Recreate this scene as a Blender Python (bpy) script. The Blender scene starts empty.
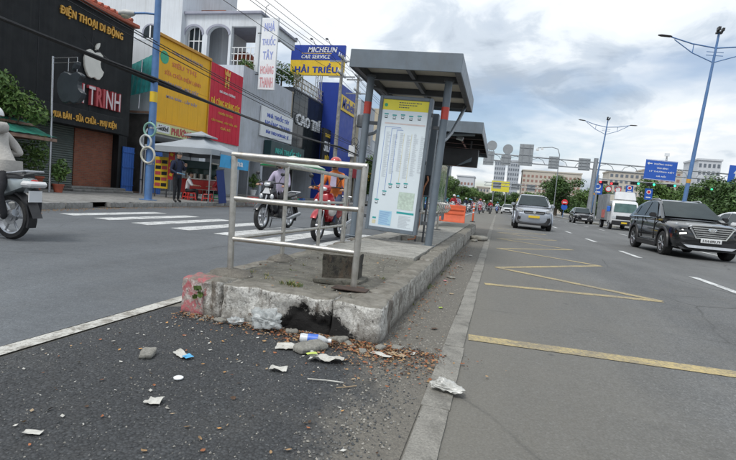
import bpy, bmesh, math, random
from mathutils import Vector, Matrix, Euler, noise
random.seed(7)
R = math.radians
SC = bpy.context.scene
COL = SC.collection

# ------------------------------------------------------------------ camera
cd = bpy.data.cameras.new('camera')
cam = bpy.data.objects.new('camera', cd); COL.objects.link(cam)
cd.sensor_fit = 'HORIZONTAL'; cd.sensor_width = 36.0
cd.lens = 490.0/736.0*36.0
cd.clip_start = 0.05; cd.clip_end = 3000
RM = Matrix(((0.9627124, -0.10182009, 0.25063418),
             (0.25617119, 0.04532259, -0.96556832),
             (0.08695486, 0.99376986, 0.069716)))
cam.matrix_world = Matrix.Translation((0, 0, 0.95)) @ RM.to_4x4()
SC.camera = cam

# ------------------------------------------------------------------ world
SUN_EL, SUN_AZ = 58.0, 205.0      # overcast: a weak broad sun high behind the photographer
w = bpy.data.worlds.new('World'); SC.world = w; w.use_nodes = True
nt = w.node_tree; nt.nodes.clear()
def N(t, **k):
    n = nt.nodes.new(t)
    for a, b in k.items(): setattr(n, a, b)
    return n
def L(a, b): nt.links.new(a, b)
def MATH(op, a, b=None, clamp=False):
    n = nt.nodes.new('ShaderNodeMath'); n.operation = op; n.use_clamp = clamp
    for i, v in enumerate((a, b)):
        if v is None: continue
        if isinstance(v, (int, float)): n.inputs[i].default_value = v
        else: nt.links.new(v, n.inputs[i])
    return n.outputs[0]
sky = N('ShaderNodeTexSky', sky_type='NISHITA', sun_disc=False)
sky.sun_elevation = R(SUN_EL); sky.sun_rotation = R(SUN_AZ)
sky.air_density = 1.0; sky.dust_density = 1.5; sky.ozone_density = 1.0
tc = N('ShaderNodeTexCoord'); sp = N('ShaderNodeSeparateXYZ'); L(tc.outputs['Generated'], sp.inputs[0])
zz = MATH('MAXIMUM', sp.outputs[2], 0.0)
den = MATH('ADD', zz, 0.22)
cv = N('ShaderNodeCombineXYZ')
L(MATH('DIVIDE', sp.outputs[0], den), cv.inputs[0]); L(MATH('DIVIDE', sp.outputs[1], den), cv.inputs[1])
cv.inputs[2].default_value = 3.7
def NOISE(scale, detail, rough, dist=0.0):
    n = N('ShaderNodeTexNoise'); n.inputs['Scale'].default_value = scale; n.inputs['Detail'].default_value = detail
    n.inputs['Roughness'].default_value = rough; n.inputs['Distortion'].default_value = dist
    L(cv.outputs[0], n.inputs['Vector']); return n.outputs[0]
def RAMP(f, pts):
    r = N('ShaderNodeValToRGB'); el = r.color_ramp.elements
    r.color_ramp.interpolation = 'EASE'
    while len(el) < len(pts): el.new(0.5)
    for e, (p, c) in zip(el, pts): e.position = p; e.color = (*c, 1)
    L(f, r.inputs[0]); return r.outputs[0]
big = NOISE(1.15, 7.0, 0.52, 0.35)
fine = NOISE(3.4, 8.0, 0.58, 0.6)
mixf = MATH('ADD', MATH('MULTIPLY', big, 0.66), MATH('MULTIPLY', fine, 0.34))
cloud = RAMP(mixf, [(0.38, (0.44, 0.505, 0.585)), (0.45, (0.60, 0.67, 0.75)), (0.51, (0.82, 0.87, 0.915)), (0.58, (0.95, 0.965, 0.975))])
cover = RAMP(NOISE(0.9, 5.0, 0.5, 0.2), [(0.36, (0.22, 0.22, 0.22)), (0.53, (0.96, 0.96, 0.96))])
ctone = N('ShaderNodeMix', data_type='RGBA', blend_type='MULTIPLY'); ctone.inputs[0].default_value = 1.0
L(cloud, ctone.inputs[6])
gain = MATH('ADD', MATH('MULTIPLY', zz, 4.0), 6.9)          # an overcast sky brightens towards the zenith
gc = N('ShaderNodeCombineXYZ')
for i in range(3): L(gain, gc.inputs[i])
L(gc.outputs[0], ctone.inputs[7])
mx = N('ShaderNodeMix', data_type='RGBA'); L(cover, mx.inputs[0]); L(sky.outputs[0], mx.inputs[6]); L(ctone.outputs[2], mx.inputs[7])
bg = N('ShaderNodeBackground'); bg.inputs[1].default_value = 0.1; L(mx.outputs[2], bg.inputs[0])
wo = N('ShaderNodeOutputWorld'); L(bg.outputs[0], wo.inputs[0])

sl = bpy.data.lights.new('sun', 'SUN'); sl.energy = 1.5; sl.angle = R(16); sl.color = (1.0, 0.97, 0.92)
so = bpy.data.objects.new('sun', sl); COL.objects.link(so)
sd = Vector((math.sin(R(SUN_AZ))*math.cos(R(SUN_EL)), math.cos(R(SUN_AZ))*math.cos(R(SUN_EL)), math.sin(R(SUN_EL))))
so.rotation_euler = sd.to_track_quat('Z', 'Y').to_euler(); so.location = sd*60

vs = SC.view_settings
SC.display_settings.display_device = 'sRGB'
vs.view_transform = 'Standard'; vs.look = 'None'; vs.gamma = 1.0; vs.use_curve_mapping = False
vs.exposure = 0.54

# ------------------------------------------------------------------ materials
MATS = {}
def nodes_of(name):
    m = bpy.data.materials.new(name); m.use_nodes = True
    t = m.node_tree; b = t.nodes['Principled BSDF']
    return m, t, b
class NB:                                   # tiny node-graph helper
    def __init__(s, t): s.t = t; s.tc = t.nodes.new('ShaderNodeTexCoord')
    def link(s, a, b): s.t.links.new(a, b)
    def noise(s, scale, detail=4, rough=0.55, dist=0.0, vec=None, stretch=None):
        n = s.t.nodes.new('ShaderNodeTexNoise')
        n.inputs['Scale'].default_value = scale; n.inputs['Detail'].default_value = detail
        n.inputs['Roughness'].default_value = rough; n.inputs['Distortion'].default_value = dist
        s.link(s.vec(stretch, vec), n.inputs['Vector']); return n.outputs[0]
    def vec(s, stretch=None, vec=None):
        v = vec or s.tc.outputs['Object']
        if stretch:
            mp = s.t.nodes.new('ShaderNodeMapping'); mp.inputs['Scale'].default_value = stretch
            s.link(v, mp.inputs[0]); v = mp.outputs[0]
        return v
    def voro(s, scale, feature='F1', out=0, rnd=1.0, stretch=None):
        n = s.t.nodes.new('ShaderNodeTexVoronoi'); n.feature = feature
        n.inputs['Scale'].default_value = scale; n.inputs['Randomness'].default_value = rnd
        s.link(s.vec(stretch), n.inputs['Vector']); return n.outputs[out]
    def ramp(s, f, pts, ease=False):
        r = s.t.nodes.new('ShaderNodeValToRGB'); el = r.color_ramp.elements
        if ease: r.color_ramp.interpolation = 'EASE'
        while len(el) < len(pts): el.new(0.5)
        for e, (p, c) in zip(el, pts):
            e.position = p; e.color = (*c, 1) if not isinstance(c, (int, float)) else (c, c, c, 1)
        s.link(f, r.inputs[0]); return r.outputs[0]
    def mix(s, f, a, b, mode='MIX'):
        n = s.t.nodes.new('ShaderNodeMix'); n.data_type = 'RGBA'; n.blend_type = mode
        for i, v in ((0, f), (6, a), (7, b)):
            if isinstance(v, (int, float)): n.inputs[i].default_value = v
            elif isinstance(v, tuple): n.inputs[i].default_value = (*v, 1)
            else: s.link(v, n.inputs[i])
        return n.outputs[2]
    def math(s, op, a, b=None, clamp=False):
        n = s.t.nodes.new('ShaderNodeMath'); n.operation = op; n.use_clamp = clamp
        for i, v in enumerate((a, b)):
            if v is None: continue
            if isinstance(v, (int, float)): n.inputs[i].default_value = v
            else: s.link(v, n.inputs[i])
        return n.outputs[0]
    def xyz(s):
        n = s.t.nodes.new('ShaderNodeSeparateXYZ'); s.link(s.tc.outputs['Object'], n.inputs[0]); return n.outputs
    def bump(s, h, strength, dist, b, prev=None):
        n = s.t.nodes.new('ShaderNodeBump'); n.inputs['Strength'].default_value = strength; n.inputs['Distance'].default_value = dist
        s.link(h, n.inputs['Height'])
        if prev: s.link(prev, n.inputs['Normal'])
        s.link(n.outputs[0], b.inputs['Normal']); return n.outputs[0]
def mat(name, col, rough=0.6, met=0.0, var=0.16, scale=6.0, bump=0.0, bscale=60.0, dirt=0.0, dcol=(0.09, 0.075, 0.06),
        dscale=1.5, coat=0.0, trans=0.0, alpha=1.0, emit=None, streak=0.0, spec=None):
    if name in MATS: return MATS[name]
    m, t, b = nodes_of(name); g = NB(t)
    hi = tuple(min(1, c*(1+var)) for c in col); lo = tuple(c*(1-var) for c in col)
    c = g.ramp(g.noise(scale, 5, 0.6), [(0.3, lo), (0.7, hi)])
    if dirt > 0:
        d = g.ramp(g.noise(dscale, 7, 0.68, 0.4), [(0.46, 0.0), (0.72, dirt)])
        c = g.mix(d, c, dcol)
    if streak > 0:
        d = g.ramp(g.noise(3.0, 5, 0.6, 0.0, None, (3.0, 3.0, 0.12)), [(0.48, 0.0), (0.75, streak)])
        c = g.mix(d, c, dcol)
    g.link(c, b.inputs['Base Color'])
    r = g.ramp(g.noise(scale*1.7, 4, 0.6), [(0.25, max(0.02, rough-0.09)), (0.75, min(1, rough+0.09))])
    g.link(r, b.inputs['Roughness'])
    b.inputs['Metallic'].default_value = met
    if coat: b.inputs['Coat Weight'].default_value = coat; b.inputs['Coat Roughness'].default_value = 0.06
    if trans: b.inputs['Transmission Weight'].default_value = trans
    if alpha < 1: b.inputs['Alpha'].default_value = alpha
    if spec is not None: b.inputs['Specular IOR Level'].default_value = spec
    if emit: b.inputs['Emission Color'].default_value = (*emit[0], 1); b.inputs['Emission Strength'].default_value = emit[1]
    if bump: g.bump(g.noise(bscale, 6, 0.62), bump, 0.02, b)
    MATS[name] = m; return m

def asphalt(name, base, fresh=0.0, agg=85.0, dust=0.5, bumps=0.5, dustcol=(0.20, 0.19, 0.175), edge=False, con=1.0, brown=False, crack=0.0):
    m, t, b = nodes_of(name); g = NB(t)
    cell = g.voro(agg, 'F1', 1)                               # a colour for every chip of aggregate
    k = lambda q: tuple(min(1, c*(1+(q-1)*con)) for c in base)
    cellv = g.ramp(cell, [(0.0, k(0.62)), (0.55, base), (0.86, k(1.45)), (1.0, k(2.2))])
    d = g.voro(agg, 'F1', 0)
    gap = g.ramp(d, [(0.35, 1.0), (0.85, 0.45 if fresh else 1-.28*con)])
    c = g.mix(1.0, cellv, gap, 'MULTIPLY')
    c = g.mix(1.0, c, g.ramp(g.noise(240, 3, 0.7), [(0.3, 1-.16*con), (0.7, 1+.14*con)]), 'MULTIPLY')
    c = g.mix(1.0, c, g.ramp(g.noise(0.35, 8, 0.66, 0.5), [(0.3, 0.78), (0.7, 1.18)]), 'MULTIPLY')       # large uneven patches
    c = g.mix(1.0, c, g.ramp(g.noise(1.1, 6, 0.62, 0.0, None, (1.0, 0.025, 1.0)), [(0.35, 0.84), (0.65, 1.12)]), 'MULTIPLY')   # wheel-track wear along the lanes
    c = g.mix(1.0, c, g.ramp(g.noise(7.0, 6, 0.7, 0.2), [(0.3, 0.90), (0.7, 1.08)]), 'MULTIPLY')
    o = g.xyz()
    if brown:                                                 # trodden dust carried out from the gutter
        u = g.math('ADD', o[0], g.math('MULTIPLY', g.math('SUBTRACT', g.noise(0.8, 8, 0.7, 0.4, None, (1.0, 0.3, 1.0)), 0.5), 3.2))
        c = g.mix(g.ramp(g.math('MULTIPLY', g.math('ADD', u, 1.0), 0.2), [(0.08, 0.8), (0.62, 0.0)], True), c, g.mix(1.0, (0.152, 0.141, 0.117), g.ramp(g.noise(110, 6, 0.78), [(0.3, 0.62), (0.7, 1.32)]), 'MULTIPLY'))
    du = g.ramp(g.noise(1.9, 8, 0.7, 0.5), [(0.48, 0.0), (0.8, dust)])
    c = g.mix(du, c, dustcol)
    if edge:                                  # the patch thins out into trodden dust towards the gutter strip
        sh = g.ramp(g.math('DIVIDE', o[1], 6.0), [(0.40, 0.0), (0.57, 1.0)])
        u = g.math('ADD', g.math('ADD', o[0], g.math('MULTIPLY', sh, 0.5)), g.math('MULTIPLY', g.math('SUBTRACT', g.noise(3.2, 8, 0.7, 0.5), 0.5), 0.85))
        far = g.ramp(g.math('ADD', u, 1.0), [(0.28, 0.0), (0.64, 0.95)], True)
        c = g.mix(far, c, g.mix(1.0, (0.150, 0.138, 0.116), g.ramp(g.noise(60, 8, 0.75), [(0.3, 0.55), (0.7, 1.35)]), 'MULTIPLY'))
    oil = g.ramp(g.noise(1.3, 7, 0.7, 0.9), [(0.63, 0.0), (0.72, 0.45)])
    c = g.mix(oil, c, tuple(x*0.42 for x in base))
    drip = g.ramp(g.voro(1.7, 'F1', 0), [(0.035, 0.6), (0.06, 0.0)])
    c = g.mix(drip, c, tuple(x*0.4 for x in base))
    if crack:
        wv = t.nodes.new('ShaderNodeMix'); wv.data_type = 'VECTOR'; wv.inputs[0].default_value = 0.12
        nz = t.nodes.new('ShaderNodeTexNoise'); nz.inputs['Scale'].default_value = 2.5; nz.inputs['Detail'].default_value = 6; g.link(g.tc.outputs['Object'], nz.inputs['Vector'])
        g.link(g.tc.outputs['Object'], wv.inputs[4]); g.link(nz.outputs[1], wv.inputs[5])
        vo = t.nodes.new('ShaderNodeTexVoronoi'); vo.feature = 'DISTANCE_TO_EDGE'; vo.inputs['Scale'].default_value = 0.42; g.link(wv.outputs[1], vo.inputs['Vector'])
        cf = g.math('MULTIPLY', g.ramp(vo.outputs[0], [(0.0, crack), (0.006, 0.0)]), g.ramp(g.noise(0.5, 3, 0.5), [(0.45, 0.0), (0.58, 1.0)]))
        c = g.mix(cf, c, (0.035, 0.034, 0.032))
    g.link(c, b.inputs['Base Color'])
    g.link(g.ramp(g.noise(30, 4, 0.6), [(0.3, 0.70), (0.7, 0.92)]), b.inputs['Roughness'])
    n1 = g.bump(g.ramp(d, [(0.2, 1.0), (0.9, 0.0)]), bumps, 0.006, b)
    g.bump(g.noise(180, 5, 0.7), bumps*0.6, 0.004, b, n1)
    MATS[name] = m; return m
A_road = asphalt('asphalt_worn', (0.120, 0.122, 0.121), 0, 110, 0.35, 0.16, (0.150, 0.143, 0.127), False, 0.8, True, 0.8)
A_lane = asphalt('asphalt_bluish', (0.108, 0.117, 0.126), 0, 120, 0.25, 0.14, (0.15, 0.15, 0.145), False, 0.5, False, 0.7)
A_patch = asphalt('asphalt_fresh_patch', (0.050, 0.053, 0.056), 1, 85, 0.25, 0.8, (0.115, 0.108, 0.095), True, 0.85)

def line_paint(name, col, wear=0.5, road=(0.13, 0.13, 0.13)):
    m, t, b = nodes_of(name); g = NB(t)
    n = g.noise(38, 8, 0.75, 0.2); n2 = g.noise(3.2, 5, 0.6)
    f = g.ramp(g.math('ADD', g.math('MULTIPLY', n, 0.6), g.math('MULTIPLY', n2, 0.4)), [(0.53-0.12*wear, 0.0), (0.60-0.06*wear, 1.0)])
    c = g.mix(f, col, tuple(0.22*a+0.78*b_ for a, b_ in zip(col, road)))
    spk = g.ramp(g.voro(95, 'F1', 1), [(0.0, 0.80), (1.0, 1.1)])
    c = g.mix(1.0, c, spk, 'MULTIPLY')
    g.link(c, b.inputs['Base Color']); b.inputs['Roughness'].default_value = 0.75
    g.bump(g.voro(95, 'F1', 0), 0.25, 0.004, b)
    MATS[name] = m; return m
P_white = line_paint('worn_white_road_paint', (0.62, 0.63, 0.62), 0.45)
P_yellow = line_paint('worn_yellow_road_paint', (0.47, 0.37, 0.17), 0.9, (0.15, 0.14, 0.125))

def concrete(name, base, moss=0.3, stain=0.5, bumps=0.5, crack=0.5):
    m, t, b = nodes_of(name); g = NB(t)
    c = g.ramp(g.noise(5.0, 10, 0.75, 0.3), [(0.30, tuple(x*0.52 for x in base)), (0.5, base), (0.72, tuple(min(1, x*1.28) for x in base))])
    c = g.mix(1.0, c, g.ramp(g.noise(90, 4, 0.7), [(0.3, 0.62), (0.7, 1.25)]), 'MULTIPLY')
    st = g.ramp(g.noise(1.7, 8, 0.72, 0.8), [(0.50, 0.0), (0.66, stain)])
    c = g.mix(st, c, (0.075, 0.068, 0.058))
    mo = g.ramp(g.noise(2.6, 8, 0.72, 0.5), [(0.56, 0.0), (0.70, moss)])
    c = g.mix(mo, c, (0.075, 0.085, 0.045))
    ck = g.ramp(g.voro(1.9, 'DISTANCE_TO_EDGE', 0), [(0.0, crack), (0.012, 0.0)])
    c = g.mix(ck, c, (0.04, 0.036, 0.03))
    g.link(c, b.inputs['Base Color']); b.inputs['Roughness'].default_value = 0.88
    n1 = g.bump(g.noise(26, 8, 0.7), bumps, 0.02, b)
    g.bump(g.noise(170, 4, 0.7), bumps*0.7, 0.005, b, n1)
    MATS[name] = m; return m
C_slab = concrete('old_slab_concrete', (0.175, 0.165, 0.135), 0.75, 0.85, 1.0, 0.7)
C_pad = concrete('platform_concrete', (0.31, 0.30, 0.27), 0.15, 0.35, 0.5, 0.3)
C_walk = concrete('sidewalk_concrete', (0.25, 0.245, 0.232), 0.1, 0.4, 0.5, 0.4)
C_kerb = concrete('kerb_concrete', (0.29, 0.285, 0.27), 0.25, 0.5, 0.6, 0.3)
C_strip = concrete('gutter_strip_concrete', (0.225, 0.215, 0.19), 0.0, 0.4, 0.4, 0.15)
C_soil = concrete('dark_soil', (0.06, 0.05, 0.038), 0.3, 0.5, 1.0, 0.0)
C_lump = concrete('mortar_lump_concrete', (0.17, 0.155, 0.13), 0.5, 0.7, 1.0, 0.3)

def strip_white():
    m, t, b = nodes_of('white_strip_paint'); g = NB(t)
    n = g.noise(7.0, 9, 0.74, 0.5)
    f = g.ramp(n, [(0.50, 0.0), (0.60, 1.0)])
    c = g.mix(f, (0.50, 0.49, 0.45), (0.24, 0.225, 0.195))
    c = g.mix(g.ramp(g.noise(60, 6, 0.75), [(0.54, 0.0), (0.64, 0.8)]), c, (0.09, 0.082, 0.07))
    g.link(c, b.inputs['Base Color']); b.inputs['Roughness'].default_value = 0.82
    g.bump(g.noise(55, 7, 0.7), 0.5, 0.01, b); return m
P_strip = strip_white()

def kerb_painted(name, paint, soot=None, under=(0.27, 0.255, 0.225), wear=0.5, pink=None):
    """old paint flaking from a concrete kerb; soot adds a burnt mark with its own outline, pink the leftovers of a red coat"""
    m, t, b = nodes_of(name); g = NB(t)
    n = g.noise(11.0, 10, 0.78, 0.4)
    f = g.ramp(n, [(0.47, 0.0), (0.53, 1.0)])
    f = g.math('MULTIPLY', f, wear+0.35, True)
    tone = g.ramp(g.noise(3.5, 7, 0.7), [(0.32, tuple(x*0.62 for x in paint)), (0.62, paint)])
    c = g.mix(f, tone, under)
    c = g.mix(1.0, c, g.ramp(g.noise(70, 6, 0.75), [(0.3, 0.62), (0.6, 1.12)]), 'MULTIPLY')
    c = g.mix(g.ramp(g.noise(6.0, 9, 0.76, 0.3, None, (1, 1, 0.3)), [(0.53, 0.0), (0.62, 0.85)]), c, (0.085, 0.062, 0.042))
    c = g.mix(g.ramp(g.noise(30, 8, 0.8), [(0.57, 0.0), (0.61, 0.9)]), c, (0.045, 0.040, 0.035))
    rust = g.ramp(g.noise(4.2, 9, 0.75, 0.2), [(0.60, 0.0), (0.66, 0.7)])
    c = g.mix(rust, c, (0.17, 0.085, 0.045))
    ck = g.ramp(g.voro(3.1, 'DISTANCE_TO_EDGE', 0), [(0.0, 0.8), (0.008, 0.0)])
    c = g.mix(g.math('MULTIPLY', ck, g.ramp(g.noise(4, 3, 0.5), [(0.5, 0.0), (0.6, 1.0)])), c, (0.03, 0.027, 0.024))
    foot = g.ramp(g.math('ADD', g.math('MULTIPLY', g.xyz()[2], 3.0), g.math('MULTIPLY', g.noise(9, 7, 0.7), 0.6)), [(0.30, 0.75), (0.52, 0.0)])   # splash dirt along the foot
    c = g.mix(foot, c, (0.09, 0.075, 0.058))
    ge = t.nodes.new('ShaderNodeNewGeometry'); sn = t.nodes.new('ShaderNodeSeparateXYZ'); g.link(ge.outputs['Normal'], sn.inputs[0])
    topf = g.ramp(g.math('ADD', sn.outputs[2], g.math('MULTIPLY', g.math('SUBTRACT', g.noise(18, 8, 0.75), 0.5), 0.9)), [(0.50, 0.0), (0.68, 0.92)])
    c = g.mix(topf, c, g.ramp(g.noise(7.0, 9, 0.76, 0.3), [(0.32, (0.07, 0.062, 0.045)), (0.5, (0.165, 0.152, 0.125)), (0.68, (0.25, 0.235, 0.20))]))
    o = g.xyz()
    if pink:                                   # what is left of the red corner paint
        u = g.math('ADD', o[0], g.math('MULTIPLY', g.math('SUBTRACT', g.noise(8.0, 9, 0.75, 0.3), 0.5), 0.30))
        pf = g.math('MULTIPLY', g.ramp(g.math('SUBTRACT', pink, u), [(0.0, 0.0), (0.02, 1.0)]), g.ramp(g.noise(16, 8, 0.75), [(0.46, 0.08), (0.56, 0.9)]))
        c = g.mix(pf, c, (0.42, 0.10, 0.115))
    if soot:                                   # height of the burnt mark along the stone, ragged at every scale
        hx = g.ramp(g.math('MULTIPLY', g.math('ADD', o[0], 1.6), 1.0/0.85), [(0.0, 0.0), (0.24, 0.0), (0.30, 0.45), (0.40, 0.80), (0.47, 1.0), (0.55, 0.80), (0.66, 0.70), (0.76, 0.80), (0.86, 0.45), (0.97, 0.0)])
        rag = g.math('ADD', g.math('MULTIPLY', g.math('SUBTRACT', g.noise(14, 10, 0.78, 0.5), 0.5), 0.30), g.math('MULTIPLY', g.math('SUBTRACT', g.noise(60, 6, 0.75), 0.5), 0.10))
        dd = g.math('ADD', g.math('SUBTRACT', g.math('MULTIPLY', hx, 0.20), o[2]), rag)
        onf = g.ramp(hx, [(0.02, 0.0), (0.12, 1.0)])
        sf = g.math('MULTIPLY', g.ramp(dd, [(0.0, 0.0), (0.018, 1.0)]), onf)
        halo = g.math('MULTIPLY', g.ramp(g.math('ADD', dd, 0.05), [(0.0, 0.0), (0.06, 0.5)]), onf)
        c = g.mix(halo, c, (0.07, 0.06, 0.05))
        c = g.mix(g.math('MULTIPLY', sf, g.ramp(g.noise(40, 6, 0.75), [(0.64, 1.0), (0.70, 0.25)])), c, (0.009, 0.008, 0.0075))
    g.link(c, b.inputs['Base Color']); b.inputs['Roughness'].default_value = 0.86
    n1 = g.bump(g.noise(22, 8, 0.72), 0.7, 0.02, b)
    g.bump(g.noise(130, 5, 0.7), 0.5, 0.006, b, n1)
    MATS[name] = m; return m

def steel_mat():
    m, t, b = nodes_of('brushed_stainless'); g = NB(t)
    c = g.ramp(g.noise(14, 6, 0.65), [(0.3, (0.40, 0.38, 0.34)), (0.7, (0.60, 0.58, 0.54))])
    c = g.mix(g.ramp(g.noise(9, 8, 0.72), [(0.58, 0.0), (0.72, 0.6)]), c, (0.20, 0.13, 0.08))
    g.link(c, b.inputs['Base Color']); b.inputs['Metallic'].default_value = 0.9
    g.link(g.ramp(g.noise(30, 5, 0.6), [(0.3, 0.28), (0.7, 0.5)]), b.inputs['Roughness']); return m
M_steel = steel_mat()
M_greymetal = mat('painted_grey_steel', (0.135, 0.165, 0.195), 0.42, 0.0, 0.12, 5, 0.05, 90, 0.25, (0.10, 0.095, 0.085), 2.2, streak=0.25)
M_greydark = mat('dark_grey_steel', (0.075, 0.082, 0.09), 0.5, 0, 0.15, 5, dirt=0.2)
M_cream = mat('cream_roof_liner', (0.50, 0.47, 0.39), 0.7, 0, 0.08, 2, dirt=0.35, dcol=(0.25, 0.20, 0.13))
M_black = mat('black_plastic', (0.018, 0.018, 0.020), 0.45, 0, 0.2, 8)
M_rubber = mat('tyre_rubber', (0.020, 0.020, 0.021), 0.82, 0, 0.25, 20, 0.2, 80, 0.3, (0.09, 0.085, 0.075), 5)
M_chrome = mat('chrome', (0.72, 0.73, 0.74), 0.14, 1.0, 0.05, 10)
M_alu = mat('alloy_silver', (0.46, 0.47, 0.49), 0.32, 0.85, 0.1, 12)
M_white = mat('white_paint', (0.74, 0.75, 0.75), 0.5, 0, 0.06, 3, dirt=0.2, dcol=(0.40, 0.38, 0.34))
M_bluepole = mat('blue_pole_paint', (0.085, 0.19, 0.40), 0.45, 0, 0.15, 4, dirt=0.3, dcol=(0.14, 0.16, 0.19), streak=0.3)
M_red = mat('red_plastic', (0.52, 0.035, 0.03), 0.42, 0, 0.12, 6)
M_orange = mat('orange_plastic', (0.62, 0.105, 0.035), 0.5, 0, 0.14, 4, dirt=0.3, dcol=(0.24, 0.09, 0.05))
M_reflect = mat('red_reflective_tape', (0.50, 0.05, 0.03), 0.35, 0, 0.1, 9)
M_yel = mat('yellow_paint', (0.74, 0.50, 0.03), 0.5, 0, 0.08, 4)
M_skin = mat('skin', (0.42, 0.25, 0.17), 0.55, 0, 0.06, 12)
M_hair = mat('black_hair', (0.012, 0.010, 0.009), 0.45, 0, 0.3, 40)
def glass_mat(name, tint=(0.02, 0.025, 0.028), rough=0.05):
    m, t, b = nodes_of(name); g = NB(t)
    g.link(g.ramp(g.noise(3, 3, 0.5), [(0.3, tint), (0.7, tuple(x*1.5 for x in tint))]), b.inputs['Base Color'])
    b.inputs['Roughness'].default_value = rough; b.inputs['Specular IOR Level'].default_value = 0.2
    MATS[name] = m; return m
M_glass = glass_mat('dark_window_glass')
M_carglass = glass_mat('car_window_glass', (0.018, 0.026, 0.027))
M_cabinglass = glass_mat('pale_cab_glass', (0.07, 0.12, 0.115))

# ------------------------------------------------------------------ mesh helpers
class MB:
    def __init__(s): s.v = []; s.f = []; s.m = []
    def add(s, vs, fs, mi=0):
        n = len(s.v); s.v += [tuple(v) for v in vs]
        s.f += [tuple(i+n for i in f) for f in fs]; s.m += [mi]*len(fs); return s
    def box(s, x0, x1, y0, y1, z0, z1, mi=0):
        vs = [(x, y, z) for z in (z0, z1) for y in (y0, y1) for x in (x0, x1)]
        return s.add(vs, [(0, 2, 3, 1), (4, 5, 7, 6), (0, 1, 5, 4), (2, 6, 7, 3), (0, 4, 6, 2), (1, 3, 7, 5)], mi)
    def obox(s, c, size, rot=(0, 0, 0), mi=0):
        M = Matrix.Translation(c) @ Euler(rot).to_matrix().to_4x4()
        a, b, d = size[0]/2, size[1]/2, size[2]/2
        vs = [M @ Vector((x, y, z)) for z in (-d, d) for y in (-b, b) for x in (-a, a)]
        return s.add(vs, [(0, 2, 3, 1), (4, 5, 7, 6), (0, 1, 5, 4), (2, 6, 7, 3), (0, 4, 6, 2), (1, 3, 7, 5)], mi)
    def loft(s, rings, cap=True, mi=0, closed=True):
        n = len(rings[0]); vs = [p for r in rings for p in r]; fs = []
        for i in range(len(rings)-1):
            for j in range(n if closed else n-1):
                k = (j+1) % n
                fs.append((i*n+j, i*n+k, (i+1)*n+k, (i+1)*n+j))
        if cap: fs += [tuple(range(n-1, -1, -1)), tuple(range((len(rings)-1)*n, len(rings)*n))]
        return s.add(vs, fs, mi)
    def tube(s, pts, r, n=8, mi=0, cap=True):
        pts = [Vector(p) for p in pts]; rs = r if isinstance(r, (list, tuple)) else [r]*len(pts)
        t0 = (pts[1]-pts[0]).normalized()
        u = t0.orthogonal().normalized(); rings = []
        for i, p in enumerate(pts):
            a = pts[i]-pts[i-1] if i else pts[1]-pts[0]
            b = pts[i+1]-pts[i] if i < len(pts)-1 else a
            t = (a.normalized()+b.normalized())
            t = t.normalized() if t.length > 1e-6 else a.normalized()
            u = (u - t*u.dot(t)).normalized(); v = t.cross(u)
            rings.append([p+(u*math.cos(2*math.pi*k/n)+v*math.sin(2*math.pi*k/n))*rs[i] for k in range(n)])
        return s.loft(rings, cap, mi)
    def cyl(s, a, b, r, n=12, mi=0): return s.tube([a, b], r, n, mi)
    def lathe(s, prof, n=16, c=(0, 0, 0), axis='Z', mi=0, cap=True):
        rings = []
        for r, h in prof:
            ring = []
            for k in range(n):
                x, y = r*math.cos(2*math.pi*k/n), r*math.sin(2*math.pi*k/n)
                p = {'Z': (x, y, h), 'X': (h, x, y), 'Y': (x, h, y)}[axis]
                ring.append((p[0]+c[0], p[1]+c[1], p[2]+c[2]))
            rings.append(ring)
        return s.loft(rings, cap, mi)
    def prism(s, poly, M, h, mi=0):
        """polygon in local xy, extruded along local z by h"""
        n = len(poly)
        vs = [M @ Vector((x, y, 0)) for x, y in poly] + [M @ Vector((x, y, h)) for x, y in poly]
        fs = [tuple(range(n-1, -1, -1)), tuple(range(n, 2*n))] + [(i, (i+1) % n, n+(i+1) % n, n+i) for i in range(n)]
        return s.add(vs, fs, mi)
    def ball(s, c, r, n=10, m=6, mi=0):
        rx, ry, rz = r if isinstance(r, tuple) else (r, r, r)
        rings = []
        for i in range(m+1):
            a = math.pi*i/m; q = max(math.sin(a), 0.02)
            rings.append([(c[0]+rx*q*math.cos(2*math.pi*k/n), c[1]+ry*q*math.sin(2*math.pi*k/n), c[2]-rz*math.cos(a)) for k in range(n)])
        return s.loft(rings, True, mi)
    def mesh(s, name, mats, bevel=0.0, smooth=None, seg=1):
        me = bpy.data.meshes.new(name); me.from_pydata(s.v, [], s.f)
        for m in (mats if isinstance(mats, (list, tuple)) else [mats]): me.materials.append(m)
        me.polygons.foreach_set('material_index', s.m)
        bm = bmesh.new(); bm.from_mesh(me)
        bmesh.ops.recalc_face_normals(bm, faces=bm.faces)
        if bevel:
            es = [e for e in bm.edges if len(e.link_faces) == 2 and e.calc_face_angle(0) > R(40)]
            bmesh.ops.bevel(bm, geom=es, offset=bevel, segments=seg, affect='EDGES', clamp_overlap=True)
        if smooth is not None:
            for f in bm.faces: f.smooth = True
            for e in bm.edges:
                if len(e.link_faces) == 2 and e.calc_face_angle(0) > R(smooth): e.smooth = False
        bm.to_mesh(me); bm.free(); return me
    def build(s, name, mats, parent=None, loc=(0, 0, 0), rot=(0, 0, 0), bevel=0.0, smooth=None, seg=1, **tags):
        return link(name, s.mesh(name, mats, bevel, smooth, seg), parent, loc, rot, **tags)
def link(name, me, parent=None, loc=(0, 0, 0), rot=(0, 0, 0), **tags):
    o = bpy.data.objects.new(name, me); COL.objects.link(o)
    o.location = loc; o.rotation_euler = rot
    if parent: o.parent = parent
    for k, v in tags.items():
        if v: o[{'label': 'label', 'cat': 'category', 'group': 'group', 'kind': 'kind'}[k]] = v
    return o
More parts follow.
